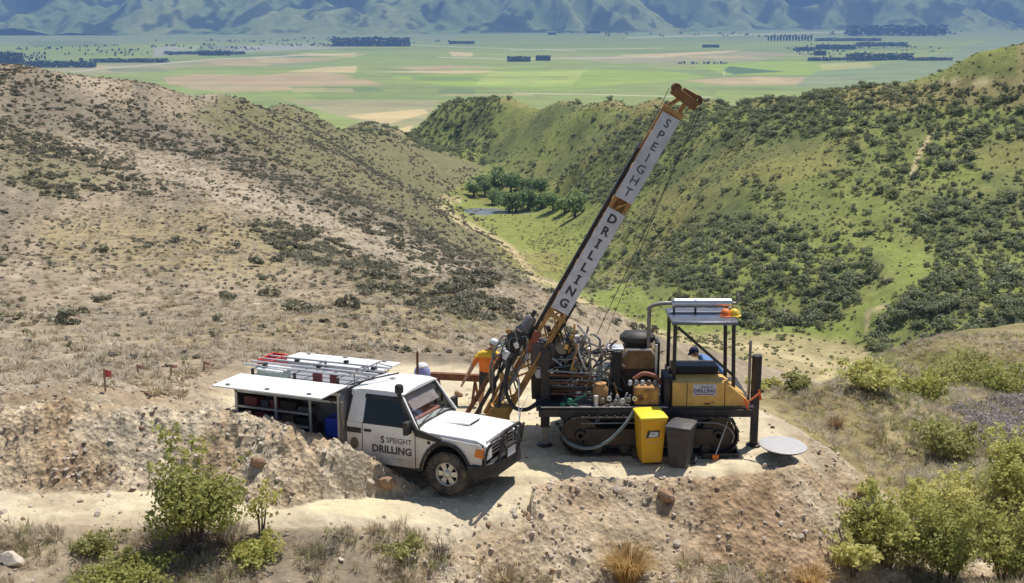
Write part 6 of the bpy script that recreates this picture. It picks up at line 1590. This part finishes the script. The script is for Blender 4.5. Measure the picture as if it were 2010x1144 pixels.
for sx, sy, dx, dy in ((-0.37, 0, 0.02, 0.36), (0.37, 0, 0.02, 0.36), (0, -0.18, 0.72, 0.02), (0, 0.18, 0.72, 0.02)): MB().box((sx, sy, 0.06), (dx, dy, 0.11)).build('tray_side', M_BLACKPL, e)

# ------------------------------------------------------------------ people
def skin_body(name, joints, bones, m_parent_loc, label, mats, hats=None):
    """one continuous body grown over a posed skeleton"""
    me = bpy.data.meshes.new(name + '_body')
    idx = {k: i for i, k in enumerate(joints)}
    me.from_pydata([tuple(v[0]) for v in joints.values()], [(idx[a], idx[b]) for a, b in bones], []); me.update()
    root = empty(name, m_parent_loc); tag(root, label, 'person')
    o = link(bpy.data.objects.new('body', me), root)
    sk = o.modifiers.new('skin', 'SKIN'); sk.use_smooth_shade = True
    for k, v in joints.items():
        d = me.skin_vertices[0].data[idx[k]]; d.radius = v[1] if isinstance(v[1], tuple) else (v[1], v[1]); d.use_root = (k == 'hip')
    sb = o.modifiers.new('sub', 'SUBSURF'); sb.levels = 2; sb.render_levels = 2
    dg = bpy.context.evaluated_depsgraph_get(); dg.update()
    em = bpy.data.meshes.new_from_object(o.evaluated_get(dg))
    o.modifiers.clear(); o.data = em; em.name = name + '_body'
    em.materials.clear()
    for m in mats['list']: em.materials.append(m)
    for p in em.polygons: p.material_index = mats['pick'](p.center); p.use_smooth = True
    return root
M_SKIN = mat('skin', (0.48, 0.27, 0.17), 0.55, 0, 0.08, 12)
M_HIVIS = mat('orange_shirt', (0.80, 0.22, 0.04), 0.85, 0, 0.08, 20)
M_HIVIS_LIT = mat('orange_shirt_lit', (0.85, 0.55, 0.05), 0.85, 0, 0.06, 20)  # sunlight on the orange shirt's shoulders, put into the colour as yellow
M_SHORTS = mat('dark_shorts', (0.05, 0.045, 0.045), 0.9, 0, 0.4, 40)
M_BLUESH = mat('blue_shirt', (0.13, 0.24, 0.45), 0.85, 0, 0.1, 20)
M_NAVY = mat('navy_cap', (0.02, 0.025, 0.07), 0.8, 0, 0.1, 20)
M_BOOT = mat('boot_leather', (0.09, 0.06, 0.04), 0.8, 0, 0.2, 20)
M_SOCK = mat('wool_sock', (0.30, 0.28, 0.25), 0.9, 0, 0.2, 40)
def hand(pref, w, d, J, Bn, side):
    """palm and five fingers curled on from a wrist w along direction d"""
    d = Vector(d).normalized(); up = Vector((0, 0, 1)); s = d.cross(up)
    if s.length < 0.1: s = d.cross(Vector((1, 0, 0)))
    s.normalize(); n = s.cross(d)
    J[pref + 'palm'] = (Vector(w) + d * 0.075, (0.034, 0.022)); Bn.append((pref + 'wrist', pref + 'palm'))
    for i, (o, l) in enumerate(((-0.030, 0.062), (-0.010, 0.074), (0.010, 0.07), (0.030, 0.054))):
        a = Vector(w) + d * 0.115 + s * o; b = a + d * l * 0.6 + n * 0.012; c = b + d * l * 0.35 - n * 0.03
        J['%sf%da' % (pref, i)] = (a, 0.0105); J['%sf%db' % (pref, i)] = (b, 0.009); J['%sf%dc' % (pref, i)] = (c, 0.008)
        Bn += [(pref + 'palm', '%sf%da' % (pref, i)), ('%sf%da' % (pref, i), '%sf%db' % (pref, i)), ('%sf%db' % (pref, i), '%sf%dc' % (pref, i))]
    a = Vector(w) + d * 0.05 + s * side * 0.04; b = a + d * 0.035 + s * side * 0.022
    J[pref + 'ta'] = (a, 0.012); J[pref + 'tb'] = (b, 0.01); Bn += [(pref + 'palm', pref + 'ta'), (pref + 'ta', pref + 'tb')]
def add_head(root, c, look, cap_m, hair_m, helmet=False):
    """head with face, ears, hair and cap; c centre, look direction"""
    d = Vector(look).normalized(); s = d.cross(Vector((0, 0, 1))).normalized(); u = s.cross(d)
    F = Matrix((s, d, u)).transposed().to_4x4(); F.translation = Vector(c)
    hm = MB(); pr = []
    for i in range(13):
        t = math.pi * i / 12; pr.append((max(0.001, math.sin(t)), -math.cos(t)))
    vs = []; n = 20
    for r, z in pr:
        for k in range(n):
            a = 2 * math.pi * k / n; x, y = r * math.cos(a) * 0.078, r * math.sin(a) * 0.098; zz = z * 0.118
            if z < 0: x *= 1 + 0.28 * z; y = y * (1 + 0.10 * z) + 0.012 * -z
            vs.append(F @ Vector((x, y, zz)))
    fs = [(i * n + k, i * n + (k + 1) % n, (i + 1) * n + (k + 1) % n, (i + 1) * n + k) for i in range(12) for k in range(n)]
    hm.add(vs, fs)
    def T(*v): return F @ Vector(v)
    hm.add([T(-0.014, 0.092, -0.035), T(0.014, 0.092, -0.035), T(0, 0.122, -0.032), T(0, 0.098, 0.02)], [(0, 1, 2), (0, 2, 3), (1, 3, 2), (0, 3, 1)])
    for q in (-1, 1): hm.tube([T(q * 0.075, -0.005, -0.03), T(q * 0.088, -0.012, 0.0), T(q * 0.078, -0.01, 0.032)], [0.010, 0.016, 0.012], 7)
    ho = hm.build('head', M_SKIN, root)
    ey = MB()
    for q in (-1, 1): ey.tube([T(q * 0.032 - 0.012, 0.090, 0.005), T(q * 0.032 + 0.012, 0.090, 0.005)], 0.007, 6)
    ey.tube([T(-0.022, 0.094, -0.062), T(0.022, 0.094, -0.062)], 0.005, 6)
    ey.build('face_features', mat('dark_features', (0.08, 0.03, 0.025), 0.6), ho)
    hr = MB(); vs = []
    pr2 = [(1.04, -0.25), (1.06, 0.1), (0.98, 0.45), (0.7, 0.8), (0.3, 1.02), (0.001, 1.06)]
    for r, z in pr2:
        for k in range(n):
            a = 2 * math.pi * k / n; fr = 0.55 if (math.sin(a) > 0.3 and z < 0.3) else 1.0
            vs.append(F @ Vector((r * math.cos(a) * 0.078, r * math.sin(a) * 0.098 * fr, z * 0.118)))
    hr.add(vs, [(i * n + k, i * n + (k + 1) % n, (i + 1) * n + (k + 1) % n, (i + 1) * n + k) for i in range(5) for k in range(n)])
    hr.build('hair', hair_m, ho)
    cp = MB(); vs = []
    for r, z in ((1.13, 0.22), (1.14, 0.5), (0.92, 0.85), (0.45, 1.12), (0.001, 1.16)):
        for k in range(n):
            a = 2 * math.pi * k / n; vs.append(F @ Vector((r * math.cos(a) * 0.08, r * math.sin(a) * 0.10, z * 0.12)))
    cp.add(vs, [(i * n + k, i * n + (k + 1) % n, (i + 1) * n + (k + 1) % n, (i + 1) * n + k) for i in range(4) for k in range(n)])
    br = [(0.085 * math.cos(a), 0.085 + 0.085 * math.sin(a)) for a in np.linspace(0, math.pi, 9)]
    v1 = [T(x, y, 0.028 - 0.1 * max(0, y - 0.085)) for x, y in br]; v2 = [T(x, y, 0.036 - 0.1 * max(0, y - 0.085)) for x, y in br]; nb = len(br)
    cp.add(v1 + v2, [tuple(range(nb))[::-1], tuple(range(nb, 2 * nb))] + [(i, (i + 1) % nb, nb + (i + 1) % nb, nb + i) for i in range(nb)])
    cp.build('hard_hat' if helmet else 'cap', cap_m, root)
# driller in an orange shirt, stooping beside the mast
def driller():
    J, Bn = {}, []
    V_ = Vector
    J['hip'] = (V_((0, 0, 0.90)), (0.15, 0.11)); J['waist'] = (V_((-0.01, -0.02, 1.06)), (0.15, 0.11)); J['chest'] = (V_((0.02, -0.06, 1.30)), (0.18, 0.13)); J['neck0'] = (V_((0.06, -0.08, 1.45)), 0.10); J['neck'] = (V_((0.10, -0.09, 1.53)), 0.062)
    Bn += [('hip', 'waist'), ('waist', 'chest'), ('chest', 'neck0'), ('neck0', 'neck')]
    for s, q in (('l', -1), ('r', 1)):
        J[s + 'thigh'] = (V_((q * 0.10, 0.0, 0.84)), 0.105); J[s + 'knee'] = (V_((q * 0.15 + 0.02, -0.10, 0.47)), 0.068); J[s + 'calf'] = (V_((q * 0.15, -0.03, 0.33)), 0.066); J[s + 'ankle'] = (V_((q * 0.15, 0.02, 0.10)), 0.045); J[s + 'toe'] = (V_((q * 0.17, -0.16, 0.045)), 0.045)
        Bn += [('hip', s + 'thigh'), (s + 'thigh', s + 'knee'), (s + 'knee', s + 'calf'), (s + 'calf', s + 'ankle'), (s + 'ankle', s + 'toe')]
    # near arm reaches down and to the side, far arm up to the head of the rig
    J['lsh'] = (V_((-0.18, -0.10, 1.38)), 0.085); J['lel'] = (V_((-0.34, -0.20, 1.13)), 0.055); J['lfo'] = (V_((-0.42, -0.27, 0.99)), 0.048); J['lwrist'] = (V_((-0.50, -0.34, 0.86)), 0.032)
    Bn += [('chest', 'lsh'), ('lsh', 'lel'), ('lel', 'lfo'), ('lfo', 'lwrist')]
    J['rsh'] = (V_((0.22, -0.08, 1.40)), 0.082); J['rel'] = (V_((0.40, -0.18, 1.24)), 0.053); J['rfo'] = (V_((0.49, -0.22, 1.31)), 0.046); J['rwrist'] = (V_((0.58, -0.26, 1.38)), 0.032)
    Bn += [('chest', 'rsh'), ('rsh', 'rel'), ('rel', 'rfo'), ('rfo', 'rwrist')]
    hand('l', J['lwrist'][0], (-0.45, -0.3, -0.8), J, Bn, 1); hand('r', J['rwrist'][0], (0.7, -0.3, 0.5), J, Bn, -1)
    def pick(c):
        if c.z < 0.13: return 3
        if c.z < 0.24: return 4
        if abs(c.x) > 0.29 and c.z > 0.7 and not (abs(c.x) < 0.33 and c.z > 1.15): return 0
        if c.z > 1.50: return 0
        if c.z > 1.34: return 5  # shoulders take the painted sunlit yellow
        if c.z > 0.98: return 1
        if c.z > 0.52: return 2
        return 0
    p = at_d(957, 836, 27.9)
    r = skin_body('person', J, Bn, (p.x, 27.9, zg(p.x, 27.9)), 'person in an orange work shirt and dark shorts stooping beside the mast', {'list': [M_SKIN, M_HIVIS, M_SHORTS, M_BOOT, M_SOCK, M_HIVIS_LIT], 'pick': pick})
    add_head(r, (0.15, -0.11, 1.63), (0.85, -0.45, -0.35), mat('white_helmet', (0.8, 0.8, 0.78), 0.4), mat('brown_hair', (0.06, 0.04, 0.025), 0.8), True)
    return r
driller()
def helper():
    J, Bn = {}, []
    V_ = Vector
    J['hip'] = (V_((0, 0, 0.95)), (0.15, 0.12)); J['waist'] = (V_((-0.10, 0, 1.08)), (0.15, 0.12)); J['chest'] = (V_((-0.30, -0.02, 1.22)), (0.17, 0.15)); J['neck0'] = (V_((-0.45, -0.03, 1.30)), 0.10); J['neck'] = (V_((-0.53, -0.04, 1.35)), 0.06)
    Bn += [('hip', 'waist'), ('waist', 'chest'), ('chest', 'neck0'), ('neck0', 'neck')]
    for s, q in (('l', -1), ('r', 1)):
        J[s + 'thigh'] = (V_((0.02, q * 0.10, 0.86)), 0.105); J[s + 'knee'] = (V_((-0.06, q * 0.13, 0.48)), 0.07); J[s + 'calf'] = (V_((0.0, q * 0.13, 0.34)), 0.066); J[s + 'ankle'] = (V_((0.04, q * 0.13, 0.10)), 0.05); J[s + 'toe'] = (V_((-0.14, q * 0.15, 0.045)), 0.047)
        Bn += [('hip', s + 'thigh'), (s + 'thigh', s + 'knee'), (s + 'knee', s + 'calf'), (s + 'calf', s + 'ankle'), (s + 'ankle', s + 'toe')]
        J[s + 'sh'] = (V_((-0.38, q * 0.19, 1.24)), 0.085); J[s + 'el'] = (V_((-0.42, q * 0.24, 0.98)), 0.056); J[s + 'fo'] = (V_((-0.50, q * 0.22, 0.90)), 0.046); J[s + 'wrist'] = (V_((-0.62, q * 0.18, 0.86)), 0.034)
        Bn += [('chest', s + 'sh'), (s + 'sh', s + 'el'), (s + 'el', s + 'fo'), (s + 'fo', s + 'wrist')]
        hand(s, J[s + 'wrist'][0], (-0.9, 0, -0.2), J, Bn, q)
    def pick(c):
        if c.z < 0.13: return 2
        if c.x < -0.44 and c.z < 1.05 or (c.x < -0.50 and c.z > 1.3): return 0
        if c.z > 0.93: return 1
        return 3
    p = at_d(1413, 735, 27.9)
    r = skin_body('person', J, Bn, (p.x, 27.9, zg(p.x, 27.9)), 'person in a blue shirt and navy cap bending over behind the rig', {'list': [M_SKIN, M_BLUESH, M_BOOT, M_SHORTS], 'pick': pick})
    add_head(r, (-0.60, -0.05, 1.42), (-0.85, -0.1, -0.5), M_NAVY, mat('black_hair', (0.02, 0.016, 0.014), 0.8))
    return r
helper()
# ------------------------------------------------------------------ trees, bushes, tussocks, stones
TREES = [tree_parts(i) for i in range(4)]
TREE_AT = [(930, 386, 3.4), (952, 384, 3.8), (975, 380, 4.2), (1003, 376, 4.0), (1032, 380, 4.0), (1060, 386, 4.2), (966, 402, 3.2), (1000, 415, 4.4), (1012, 417, 4.4), (1036, 410, 3.6), (1062, 410, 3.4), (1086, 412, 3.6), (1108, 418, 3.8), (1128, 426, 4.4), (1140, 410, 3.4), (978, 348, 2.4), (1000, 362, 3.0), (945, 372, 3.0)]
g_ = random.Random(12)
for i, (px, py, r) in enumerate(TREE_AT):
    p = hit(px, py, 250, 700)
    if p is None: continue
    e = empty('willow_tree', p, g_.random() * 6.28); s = r * g_.uniform(1.05, 1.3); e.scale = (s, s, s * g_.uniform(0.85, 1.0))
    fr_ = py > 398; tag(e, 'round green tree at the pond edge, in the front row of the grove' if fr_ else 'round green tree at the back of the grove by the pond', 'tree', 'front trees by the pond' if fr_ else 'back trees by the pond')
    cr, tr = TREES[i % 4]
    link(bpy.data.objects.new('crown', cr), e); link(bpy.data.objects.new('trunk', tr), e)
# far shelter belts and rows on the plain
def belt_mesh(name, n, seed):
    """an oblong stand of trees: leaf faces filling a long block with an uneven top"""
    q = np.random.default_rng(seed); x = q.uniform(-0.97, 0.97, n); y = q.uniform(-0.3, 0.3, n); top_ = 1.25 + 0.35 * vnoise(x * 9, y * 3, seed)
    p = np.stack([x, y, top_ * q.random(n)], 1); t = q.normal(size=(n, 3)); t /= np.linalg.norm(t, axis=1)[:, None]; b_ = np.cross(t, q.normal(size=(n, 3))); b_ /= np.linalg.norm(b_, axis=1)[:, None]
    s = np.array([0.05, 0.06, 0.2]); v = np.stack([p - t * s, p - b_ * s, p + t * s, p + b_ * s], 1).reshape(-1, 3)
    me = np_mesh(name, v, np.arange(4 * n).reshape(n, 4)); set_val(me, 'lv', np.repeat(q.random(n), 4)); return me
BELT = [with_mat(belt_mesh('belt_%d' % i, 1000, 700 + i), M_PINE) for i in range(3)]
POPLAR = [with_mat(foliage_mesh('far_tree_%d' % i, 160, 0.5, 0.5, 1.0, 0.16, 720 + i, 8, 0, 0.5, lump_r=0.4), M_PINE) for i in range(3)]
BL = [(995, 1042, 121, 11, 'dark oblong shelter belt standing alone mid plain, the longer of the pair'), (1051, 1081, 119, 11, 'dark oblong shelter belt standing alone mid plain, the shorter of the pair'), (390, 452, 109, 10, 'dark shelter belt at the far edge of the pale field'),
 (650, 806, 90, 17, 'long dark block of pines at the mountain foot'), (1075, 1092, 68, 5, 'tiny shelter belt below the mountain foot'), (1150, 1178, 65, 5, 'short shelter belt on the far plain'), (1290, 1410, 58, 6, 'long low tree line at the mountain foot'),
 (1378, 1412, 93, 6, 'short dark clump beside the pale strip field'), (1600, 1728, 80, 6, 'thin tree line behind the poplar row'), (1560, 1600, 100, 8, 'tree line at the river flat, the leftmost piece'), (1600, 1680, 97, 10, 'tree line at the river flat, the middle piece'), (1680, 1780, 94, 8, 'tree line at the river flat, the rightmost piece'),
 (1598, 1622, 109, 10, 'small square clump of trees on the river flat'), (1585, 1660, 119, 7, 'low hedge line near the green terrace'), (1660, 1790, 122, 13, 'bushy tree line above the grey terrace'), (1780, 1870, 124, 7, 'thin tree line running to the hill foot'),
 (1660, 1860, 70, 18, 'broad dark pine block across the far river flat'), (1860, 2010, 56, 12, 'dark pine strip beyond the broad pine block'), (-20, 46, 128, 26, 'dark wood at the hill edge beyond the dry slope'), (50, 190, 132, 13, 'blue tree mass below the dry hill crest'), (180, 330, 122, 8, 'tree line continuing from the blue tree mass'), (320, 480, 106, 6, 'faint tree line leading to the dark belt'), (880, 932, 86, 6, 'tiny trees by the far farmstead')]
for i, (xa_, xb_, yb_, hp_, lab) in enumerate(BL):
    (x0_, y0_), (x1_, _) = plain_xy(xa_, yb_), plain_xy(xb_, yb_)
    mpp = (x1_ - x0_) / (xb_ - xa_)
    o = link(bpy.data.objects.new('shelter_belt', BELT[i % 3])); h_ = hp_ * mpp * 0.68
    o.location = ((x0_ + x1_) / 2, y0_, ZP - 1 + (8 if xa_ > 1640 else 0)); o.scale = ((x1_ - x0_) / 2, max(30, (x1_ - x0_) / 2 * 0.8), h_); tag(o, lab, 'tree belt', 'shelter belts on the plain')
def far_pts():
    q = np.random.default_rng(77); out = []
    for poly, n, hs in (([(0, 100), (60, 92), (420, 84), (640, 86), (520, 96), (200, 118), (0, 130)], 90, 5), ([(300, 80), (700, 74), (900, 82), (640, 92)], 50, 5), ([(1500, 92), (1620, 86), (1800, 90), (1900, 106), (1800, 126), (1600, 122)], 80, 5), ([(1000, 56), (1500, 52), (2010, 44), (2010, 66), (1500, 74), (1050, 72)], 80, 7)):
        k = 0
        while k < n:
            a_, b_ = q.uniform(min(p[0] for p in poly), max(p[0] for p in poly)), q.uniform(min(p[1] for p in poly), max(p[1] for p in poly))
            if in_poly(np.array([a_]), np.array([b_]), poly)[0]:
                m_ = 1 + int(q.integers(0, 6)); x_, y_ = plain_xy(a_, b_)
                for i_ in range(m_): out.append((x_ + i_ * 9 * q.uniform(0.4, 1.8), y_ + q.normal() * 20, ZP - 1, hs * q.uniform(0.4, 1.7)))
                k += 1
    return np.array(out)
fp = far_pts()
scatter('far_trees', fp[:, :3], np.random.default_rng(1).random(len(fp)) * 6.28, np.stack([fp[:, 3] * 1.2, fp[:, 3] * 1.2, fp[:, 3] * 0.9], 1), POPLAR, 'scattered far trees and scrub along the edge of the plain')
for px in (1333, 1337, 1343, 1358, 1362, 1368, 1382, 1388, 1391, 1402, 1408, 1415, 1420, 1425):
    x_, y_ = plain_xy(px, 126); o = link(bpy.data.objects.new('paddock_tree', POPLAR[px % 3])); s = 7.0 + (px % 4)
    o.location = (x_, y_, ZP); o.scale = (s, s, s * 0.62); tag(o, 'small dark tree in the row along the green field', 'tree', 'row of trees on the plain')
for k, px in enumerate(range(1508, 1598, 6)):
    x_, y_ = plain_xy(px, 83); o = link(bpy.data.objects.new('poplar_tree', POPLAR[k % 3])); s = 22 + 6 * ((k * 7) % 5) / 5
    o.location = (x_, y_, ZP); o.scale = (s * 0.55, s * 0.55, s * 1.0); tag(o, 'tall narrow poplar in the row on the far plain', 'tree', 'poplars on the far plain')

# near bushes: stems and many leaves
def bush(name, label, px, py, r, h, n, leaf, mleaf, seed, cat='bush', base=0.25, lo=14, sq=1.0, aspect=0.75, group=None, shoot=1.0, shoots_=None):
    p = hit(px, py, lo, 120)
    e = empty(name, (p.x, p.y, p.z - 0.02), random.Random(seed).random() * 6); tag(e, label, cat, group)
    rz = (h - base) / 1.75
    g = random.Random(seed); sh = list(shoots_ or [])
    for k in range(int(shoot * 14 * r)):
        a = g.random() * 6.28; e_ = g.uniform(0.2, 1.3); q = g.uniform(1.02, 1.38)
        d_ = Vector((math.cos(a) * math.cos(e_) * r, math.sin(a) * math.cos(e_) * r * sq, math.sin(e_) * rz)); c_ = Vector((0, 0, base + rz * 0.85))
        sh.append((tuple(c_ + d_ * 0.55), tuple(c_ + d_ * q), int(26 + 20 * g.random())))
    me = with_mat(foliage_mesh(name + '_leaves', n, r, r * sq, rz, leaf, seed, 22, base, 0.4, aspect, 0.36, sh), mleaf)
    link(bpy.data.objects.new('foliage', me), e)
    st = MB(); g = random.Random(seed)
    for k in range(max(5, int(9 * r))):
        a = g.random() * 6.28; q = g.random() ** 0.5 * r * 0.8
        st.tube(curve_pts([(0.12 * math.cos(a) * r, 0.12 * math.sin(a) * r, -0.05), (q * 0.45 * math.cos(a), q * 0.45 * math.sin(a), h * 0.4), (q * math.cos(a + 0.3), q * math.sin(a + 0.3), h * g.uniform(0.6, 0.92))], 4), [0.018 * h ** 0.5 * (1 - i / 10) + 0.003 for i in range(9)], 5)
    st.build('stems', M_BARK, e)
    return e
M_BRIAR = leaf_mat('briar_leaf', (0.19, 0.23, 0.065), (0.64, 0.60, 0.19), 0.48)
M_BRIARY = leaf_mat('young_briar_leaf', (0.34, 0.35, 0.11), (0.72, 0.68, 0.27), 0.5)
M_OLIVE = leaf_mat('olive_leaf', (0.19, 0.21, 0.07), (0.52, 0.49, 0.19), 0.42)
M_GREYT = leaf_mat('grey_twig', (0.20, 0.17, 0.15), (0.40, 0.35, 0.30), 0.2)
M_THYME = leaf_mat('thyme_flower', (0.24, 0.205, 0.18), (0.46, 0.40, 0.36), 0.3)
b1 = bush('briar_bush', 'leafy green briar bush at the verge before the truck', 378, 1080, 1.06, 1.62, 7000, 0.035, M_BRIAR, 801, base=0.22, shoot=0.7, shoots_=[((-0.25, 0, 1.3), (-0.30, 0, 2.2), 90), ((-0.25, 0, 1.5), (-0.50, 0, 2.3), 60), ((-0.2, 0, 1.4), (-0.15, 0.1, 2.25), 60)])
b1.rotation_euler = (0, 0, 0)
bush('briar_shoot', 'thin leafy briar shoot beside the green bush', 512, 1046, 0.34, 0.85, 170, 0.036, M_BRIARY, 803, 'shoot', 0.15)
RB = [(1740, 1105, 0.95, 1.5, 4600, 'M', 'dense green briar at the pad foot, the one furthest into the bare bank'), (1855, 1142, 1.05, 1.5, 5200, 'M', 'dense green briar at the bottom edge, middle of the thicket'), (1975, 1142, 0.95, 1.55, 4600, 'M', 'dense green briar in the bottom corner of the view'), (1890, 1052, 0.95, 1.35, 4200, 'Y', 'yellow green briar behind the thicket'), (1990, 1010, 0.85, 1.45, 3800, 'M', 'dark green briar at the view edge above the thicket'), (1800, 1030, 0.62, 1.05, 2400, 'Y', 'small yellow green briar at the thicket top'), (1675, 1125, 0.6, 0.8, 1700, 'Y', 'small low briar creeping onto the bare bank'), (1705, 975, 0.26, 0.32, 260, 'Y', 'tiny briar seedling on the bare bank'), (1990, 930, 0.8, 1.1, 2600, 'Y', 'yellow briar at the view edge below the mauve thyme')]
for k, (px, py, r, h, n, mk, lab) in enumerate(RB):
    bush('briar_bush', lab, px, py, r, h, n, 0.038, M_BRIAR if mk == 'M' else M_BRIARY, 820 + k, base=0.1, shoot=2.0)
MR = [(1865, 895, 1.15, 0.85, 2600, 'O', 'wide olive shrub with a shaded base on the near slope'), (1702, 764, 1.3, 0.8, 1500, 'Y', 'yellow green shrub on the slope past the rig'), (1812, 788, 1.2, 1.1, 1600, 'M', 'green shrub in the middle of the near slope'), (1880, 756, 1.1, 0.9, 1300, 'O', 'olive shrub on the slope, lower of two'), (1905, 727, 1.2, 0.9, 1200, 'O', 'olive shrub on the slope, upper of two'), (1978, 772, 1.9, 1.1, 2600, 'M', 'broad green shrub at the view edge above the grey thyme'), (1560, 772, 0.5, 0.6, 500, 'O', 'small olive shrub just past the rig corner'), (1500, 768, 0.5, 0.4, 400, 'Y', 'small yellow shrub just past the rig jack')]
for k, (px, py, r, h, n, mk, lab) in enumerate(MR):
    bush('slope_shrub', lab, px, py, r, h, n, 0.06, {'M': M_BRIAR, 'Y': M_BRIARY, 'O': M_OLIVE}[mk], 840 + k, 'shrub', 0.05, 25)
for k, (px, py, r, h, n, lab) in enumerate(((240, 1140, 0.95, 0.32, 2600, 'low green ground plant at the bottom edge'), (505, 1098, 0.62, 0.34, 1800, 'low green ground plant beside the briar bush'), (190, 1082, 0.5, 0.32, 900, 'sparse green plant on the dry verge'), (790, 1085, 0.55, 0.22, 700, 'low sage green plant on the gravel verge'))):
    bush('ground_plant', lab, px, py, r, h, n, 0.03, M_BRIAR if k < 2 else M_OLIVE, 860 + k, 'plant', 0.0)
bush('dead_bush', 'grey leafless bush on the gravel verge', 862, 1092, 0.36, 0.4, 700, 0.022, M_GREYT, 870, 'bush', 0.0, aspect=0.2)
bush('dead_bush', 'grey twiggy plant at the foot of the briar bush', 385, 1090, 0.5, 0.55, 1100, 0.024, M_GREYT, 871, 'bush', 0.0, aspect=0.2)
bush('dead_bush', 'grey twiggy plant left of the gravel bank', 640, 1090, 0.55, 0.35, 700, 0.022, M_GREYT, 872, 'bush', 0.0, aspect=0.2)
M_GOLD = leaf_mat('golden_tussock', (0.42, 0.27, 0.10), (0.72, 0.52, 0.24), 0.5)
M_RED_T = leaf_mat('red_tussock', (0.20, 0.12, 0.06), (0.38, 0.24, 0.13), 0.4)
for k, (px, py, h, n, m, lab) in enumerate(((1232, 1140, 0.74, 620, M_GOLD, 'large golden tussock at the bottom of the gravel bank'), (1590, 1150, 0.45, 340, M_GOLD, 'golden tussock at the bottom edge beside the thicket'), (1440, 1150, 0.40, 280, M_STRAW, 'pale straw tussock between the golden ones'), (330, 1078, 0.50, 420, M_STRAW, 'pale dry grass clump under the briar bush'), (1640, 838, 0.42, 200, M_RED_T, 'reddish brown tussock on the slope past the pad'), (455, 1062, 0.45, 300, M_STRAW, 'dry grass clump at the briar root'), (985, 1140, 0.32, 220, M_BROWN, 'brown grass clump at the bottom of the bank'))):
    p = hit(px, py, 14, 90)
    e = link(bpy.data.objects.new('tussock', with_mat(blade_mesh('tussock_%d' % k, n, h, 0.55, 0.007, 880 + k, 0.75, 0.35), m))); e.location = p; tag(e, lab, 'tussock')
# thyme-grey patch
def dens_th(px, py, x, y): return soft_poly(px, py, [(1880, 800), (2040, 770), (2040, 890), (1960, 900), (1890, 850)], 14) * (0.5 + 0.5 * sstep(-0.2, 0.2, fbm(x, y, 2, 66)))
xt, yt, zt, pxt, pyt, rt, gT = sample_ground(3600, 0.30, 0.46, 32, 56, dens_th, 406, 1.2, 1.0)
scatter('thyme_cover', np.stack([xt, yt, zt], 1), gT.random(len(xt)) * 6.28, 0.12 + 0.2 * gT.random(len(xt)), [with_mat(foliage_mesh('thyme_%d' % i, 60, 1, 1, 0.6, 0.13, 890 + i, 6), M_THYME) for i in range(3)], 'greyish mauve thyme covering the slope', 0.1)
# stones: single rocks one can pick out, then loose rubble as one mass
M_STONE = mat('schist_stone', (0.50, 0.42, 0.33), 0.9, 0, 0.25, 3, bump=0.4)
M_STONEP = mat('pale_stone', (0.58, 0.50, 0.40), 0.9, 0, 0.2, 3, bump=0.4)
M_STONEB = mat('brown_clod', (0.30, 0.19, 0.12), 0.95, 0, 0.25, 4, bump=0.5)
ROCKS = [with_mat(rock_mesh('stone_%d' % i, 900 + i), (M_STONE, M_STONEP, M_STONE, M_STONEB, M_STONEP, M_STONE)[i]) for i in range(6)]
for px, py, s, i, lab in ((757, 948, 0.26, 3, 'brown clod of earth in the heap beside the front wheel'), (1308, 972, 0.24, 3, 'brown clod lying on the bank below the yellow bin'), (822, 915, 0.15, 1, 'pale stone at the heap end beside the wheel'), (25, 1098, 0.2, 1, 'pale flat rock at the bottom corner'), (505, 905, 0.2, 3, 'brown clod in the rubble heap below the canopy'), (900, 770, 0.15, 3, 'dark stone on the ground behind the truck bonnet')):
    p = hit(px, py + 6, 14, 60)
    if p is None: continue
    o = link(bpy.data.objects.new('rock', ROCKS[i])); o.location = p + Vector((0, 0, s * 0.25)); o.scale = (s, s * 0.8, s * 0.85); o.rotation_euler = (0.3, 0.2, px); tag(o, lab, 'rock')
def dens_s(px, py, x, y):
    z, rub = land(x, y, False)
    pd = poly_dist(x, y, PAD)
    bank = (px > 830) * (px < 1760) * (pd > 0.4) * (pd < 4.0) * (y < 27)
    cl = 0.4 + 0.9 * sstep(-0.1, 0.3, fbm(x * 1.3, y * 1.3, 3, 77))
    return np.maximum(np.maximum(rub * 0.9, bank * 0.7) * cl, 0.09)
xs, ys, zs, pxs, pys, rs_, gS = sample_ground(42000, -0.44, 0.40, 17, 31, dens_s, 407, 1.2, 1.0)
ss = 0.009 + 0.05 * gS.random(len(xs)) ** 5
big = np.argsort(-ss * ((pxs > 10) & (pxs < 1990) & (pys < 1135)))[:110]
rest = np.setdiff1d(np.arange(len(xs)), big)
for k in big:
    o = link(bpy.data.objects.new('stone', ROCKS[int(gS.integers(0, 6))])); s = ss[k] * 1.2
    o.location = (xs[k], ys[k], zs[k] + s * 0.2); o.scale = (s * 1.2, s, s * 0.8); o.rotation_euler = (gS.random() * 0.8, gS.random() * 0.8, gS.random() * 6.28)
    tag(o, 'loose angular stone lying in the rubble round the pad', 'stone', 'stones in the rubble')
scatter('rubble', np.stack([xs[rest], ys[rest], zs[rest] + ss[rest] * 0.15], 1), gS.random(len(rest)) * 6.28, ss[rest][:, None] * gS.uniform(0.7, 1.35, (len(rest), 3)), ROCKS, 'loose stony rubble on the heaps and banks', 0.5)
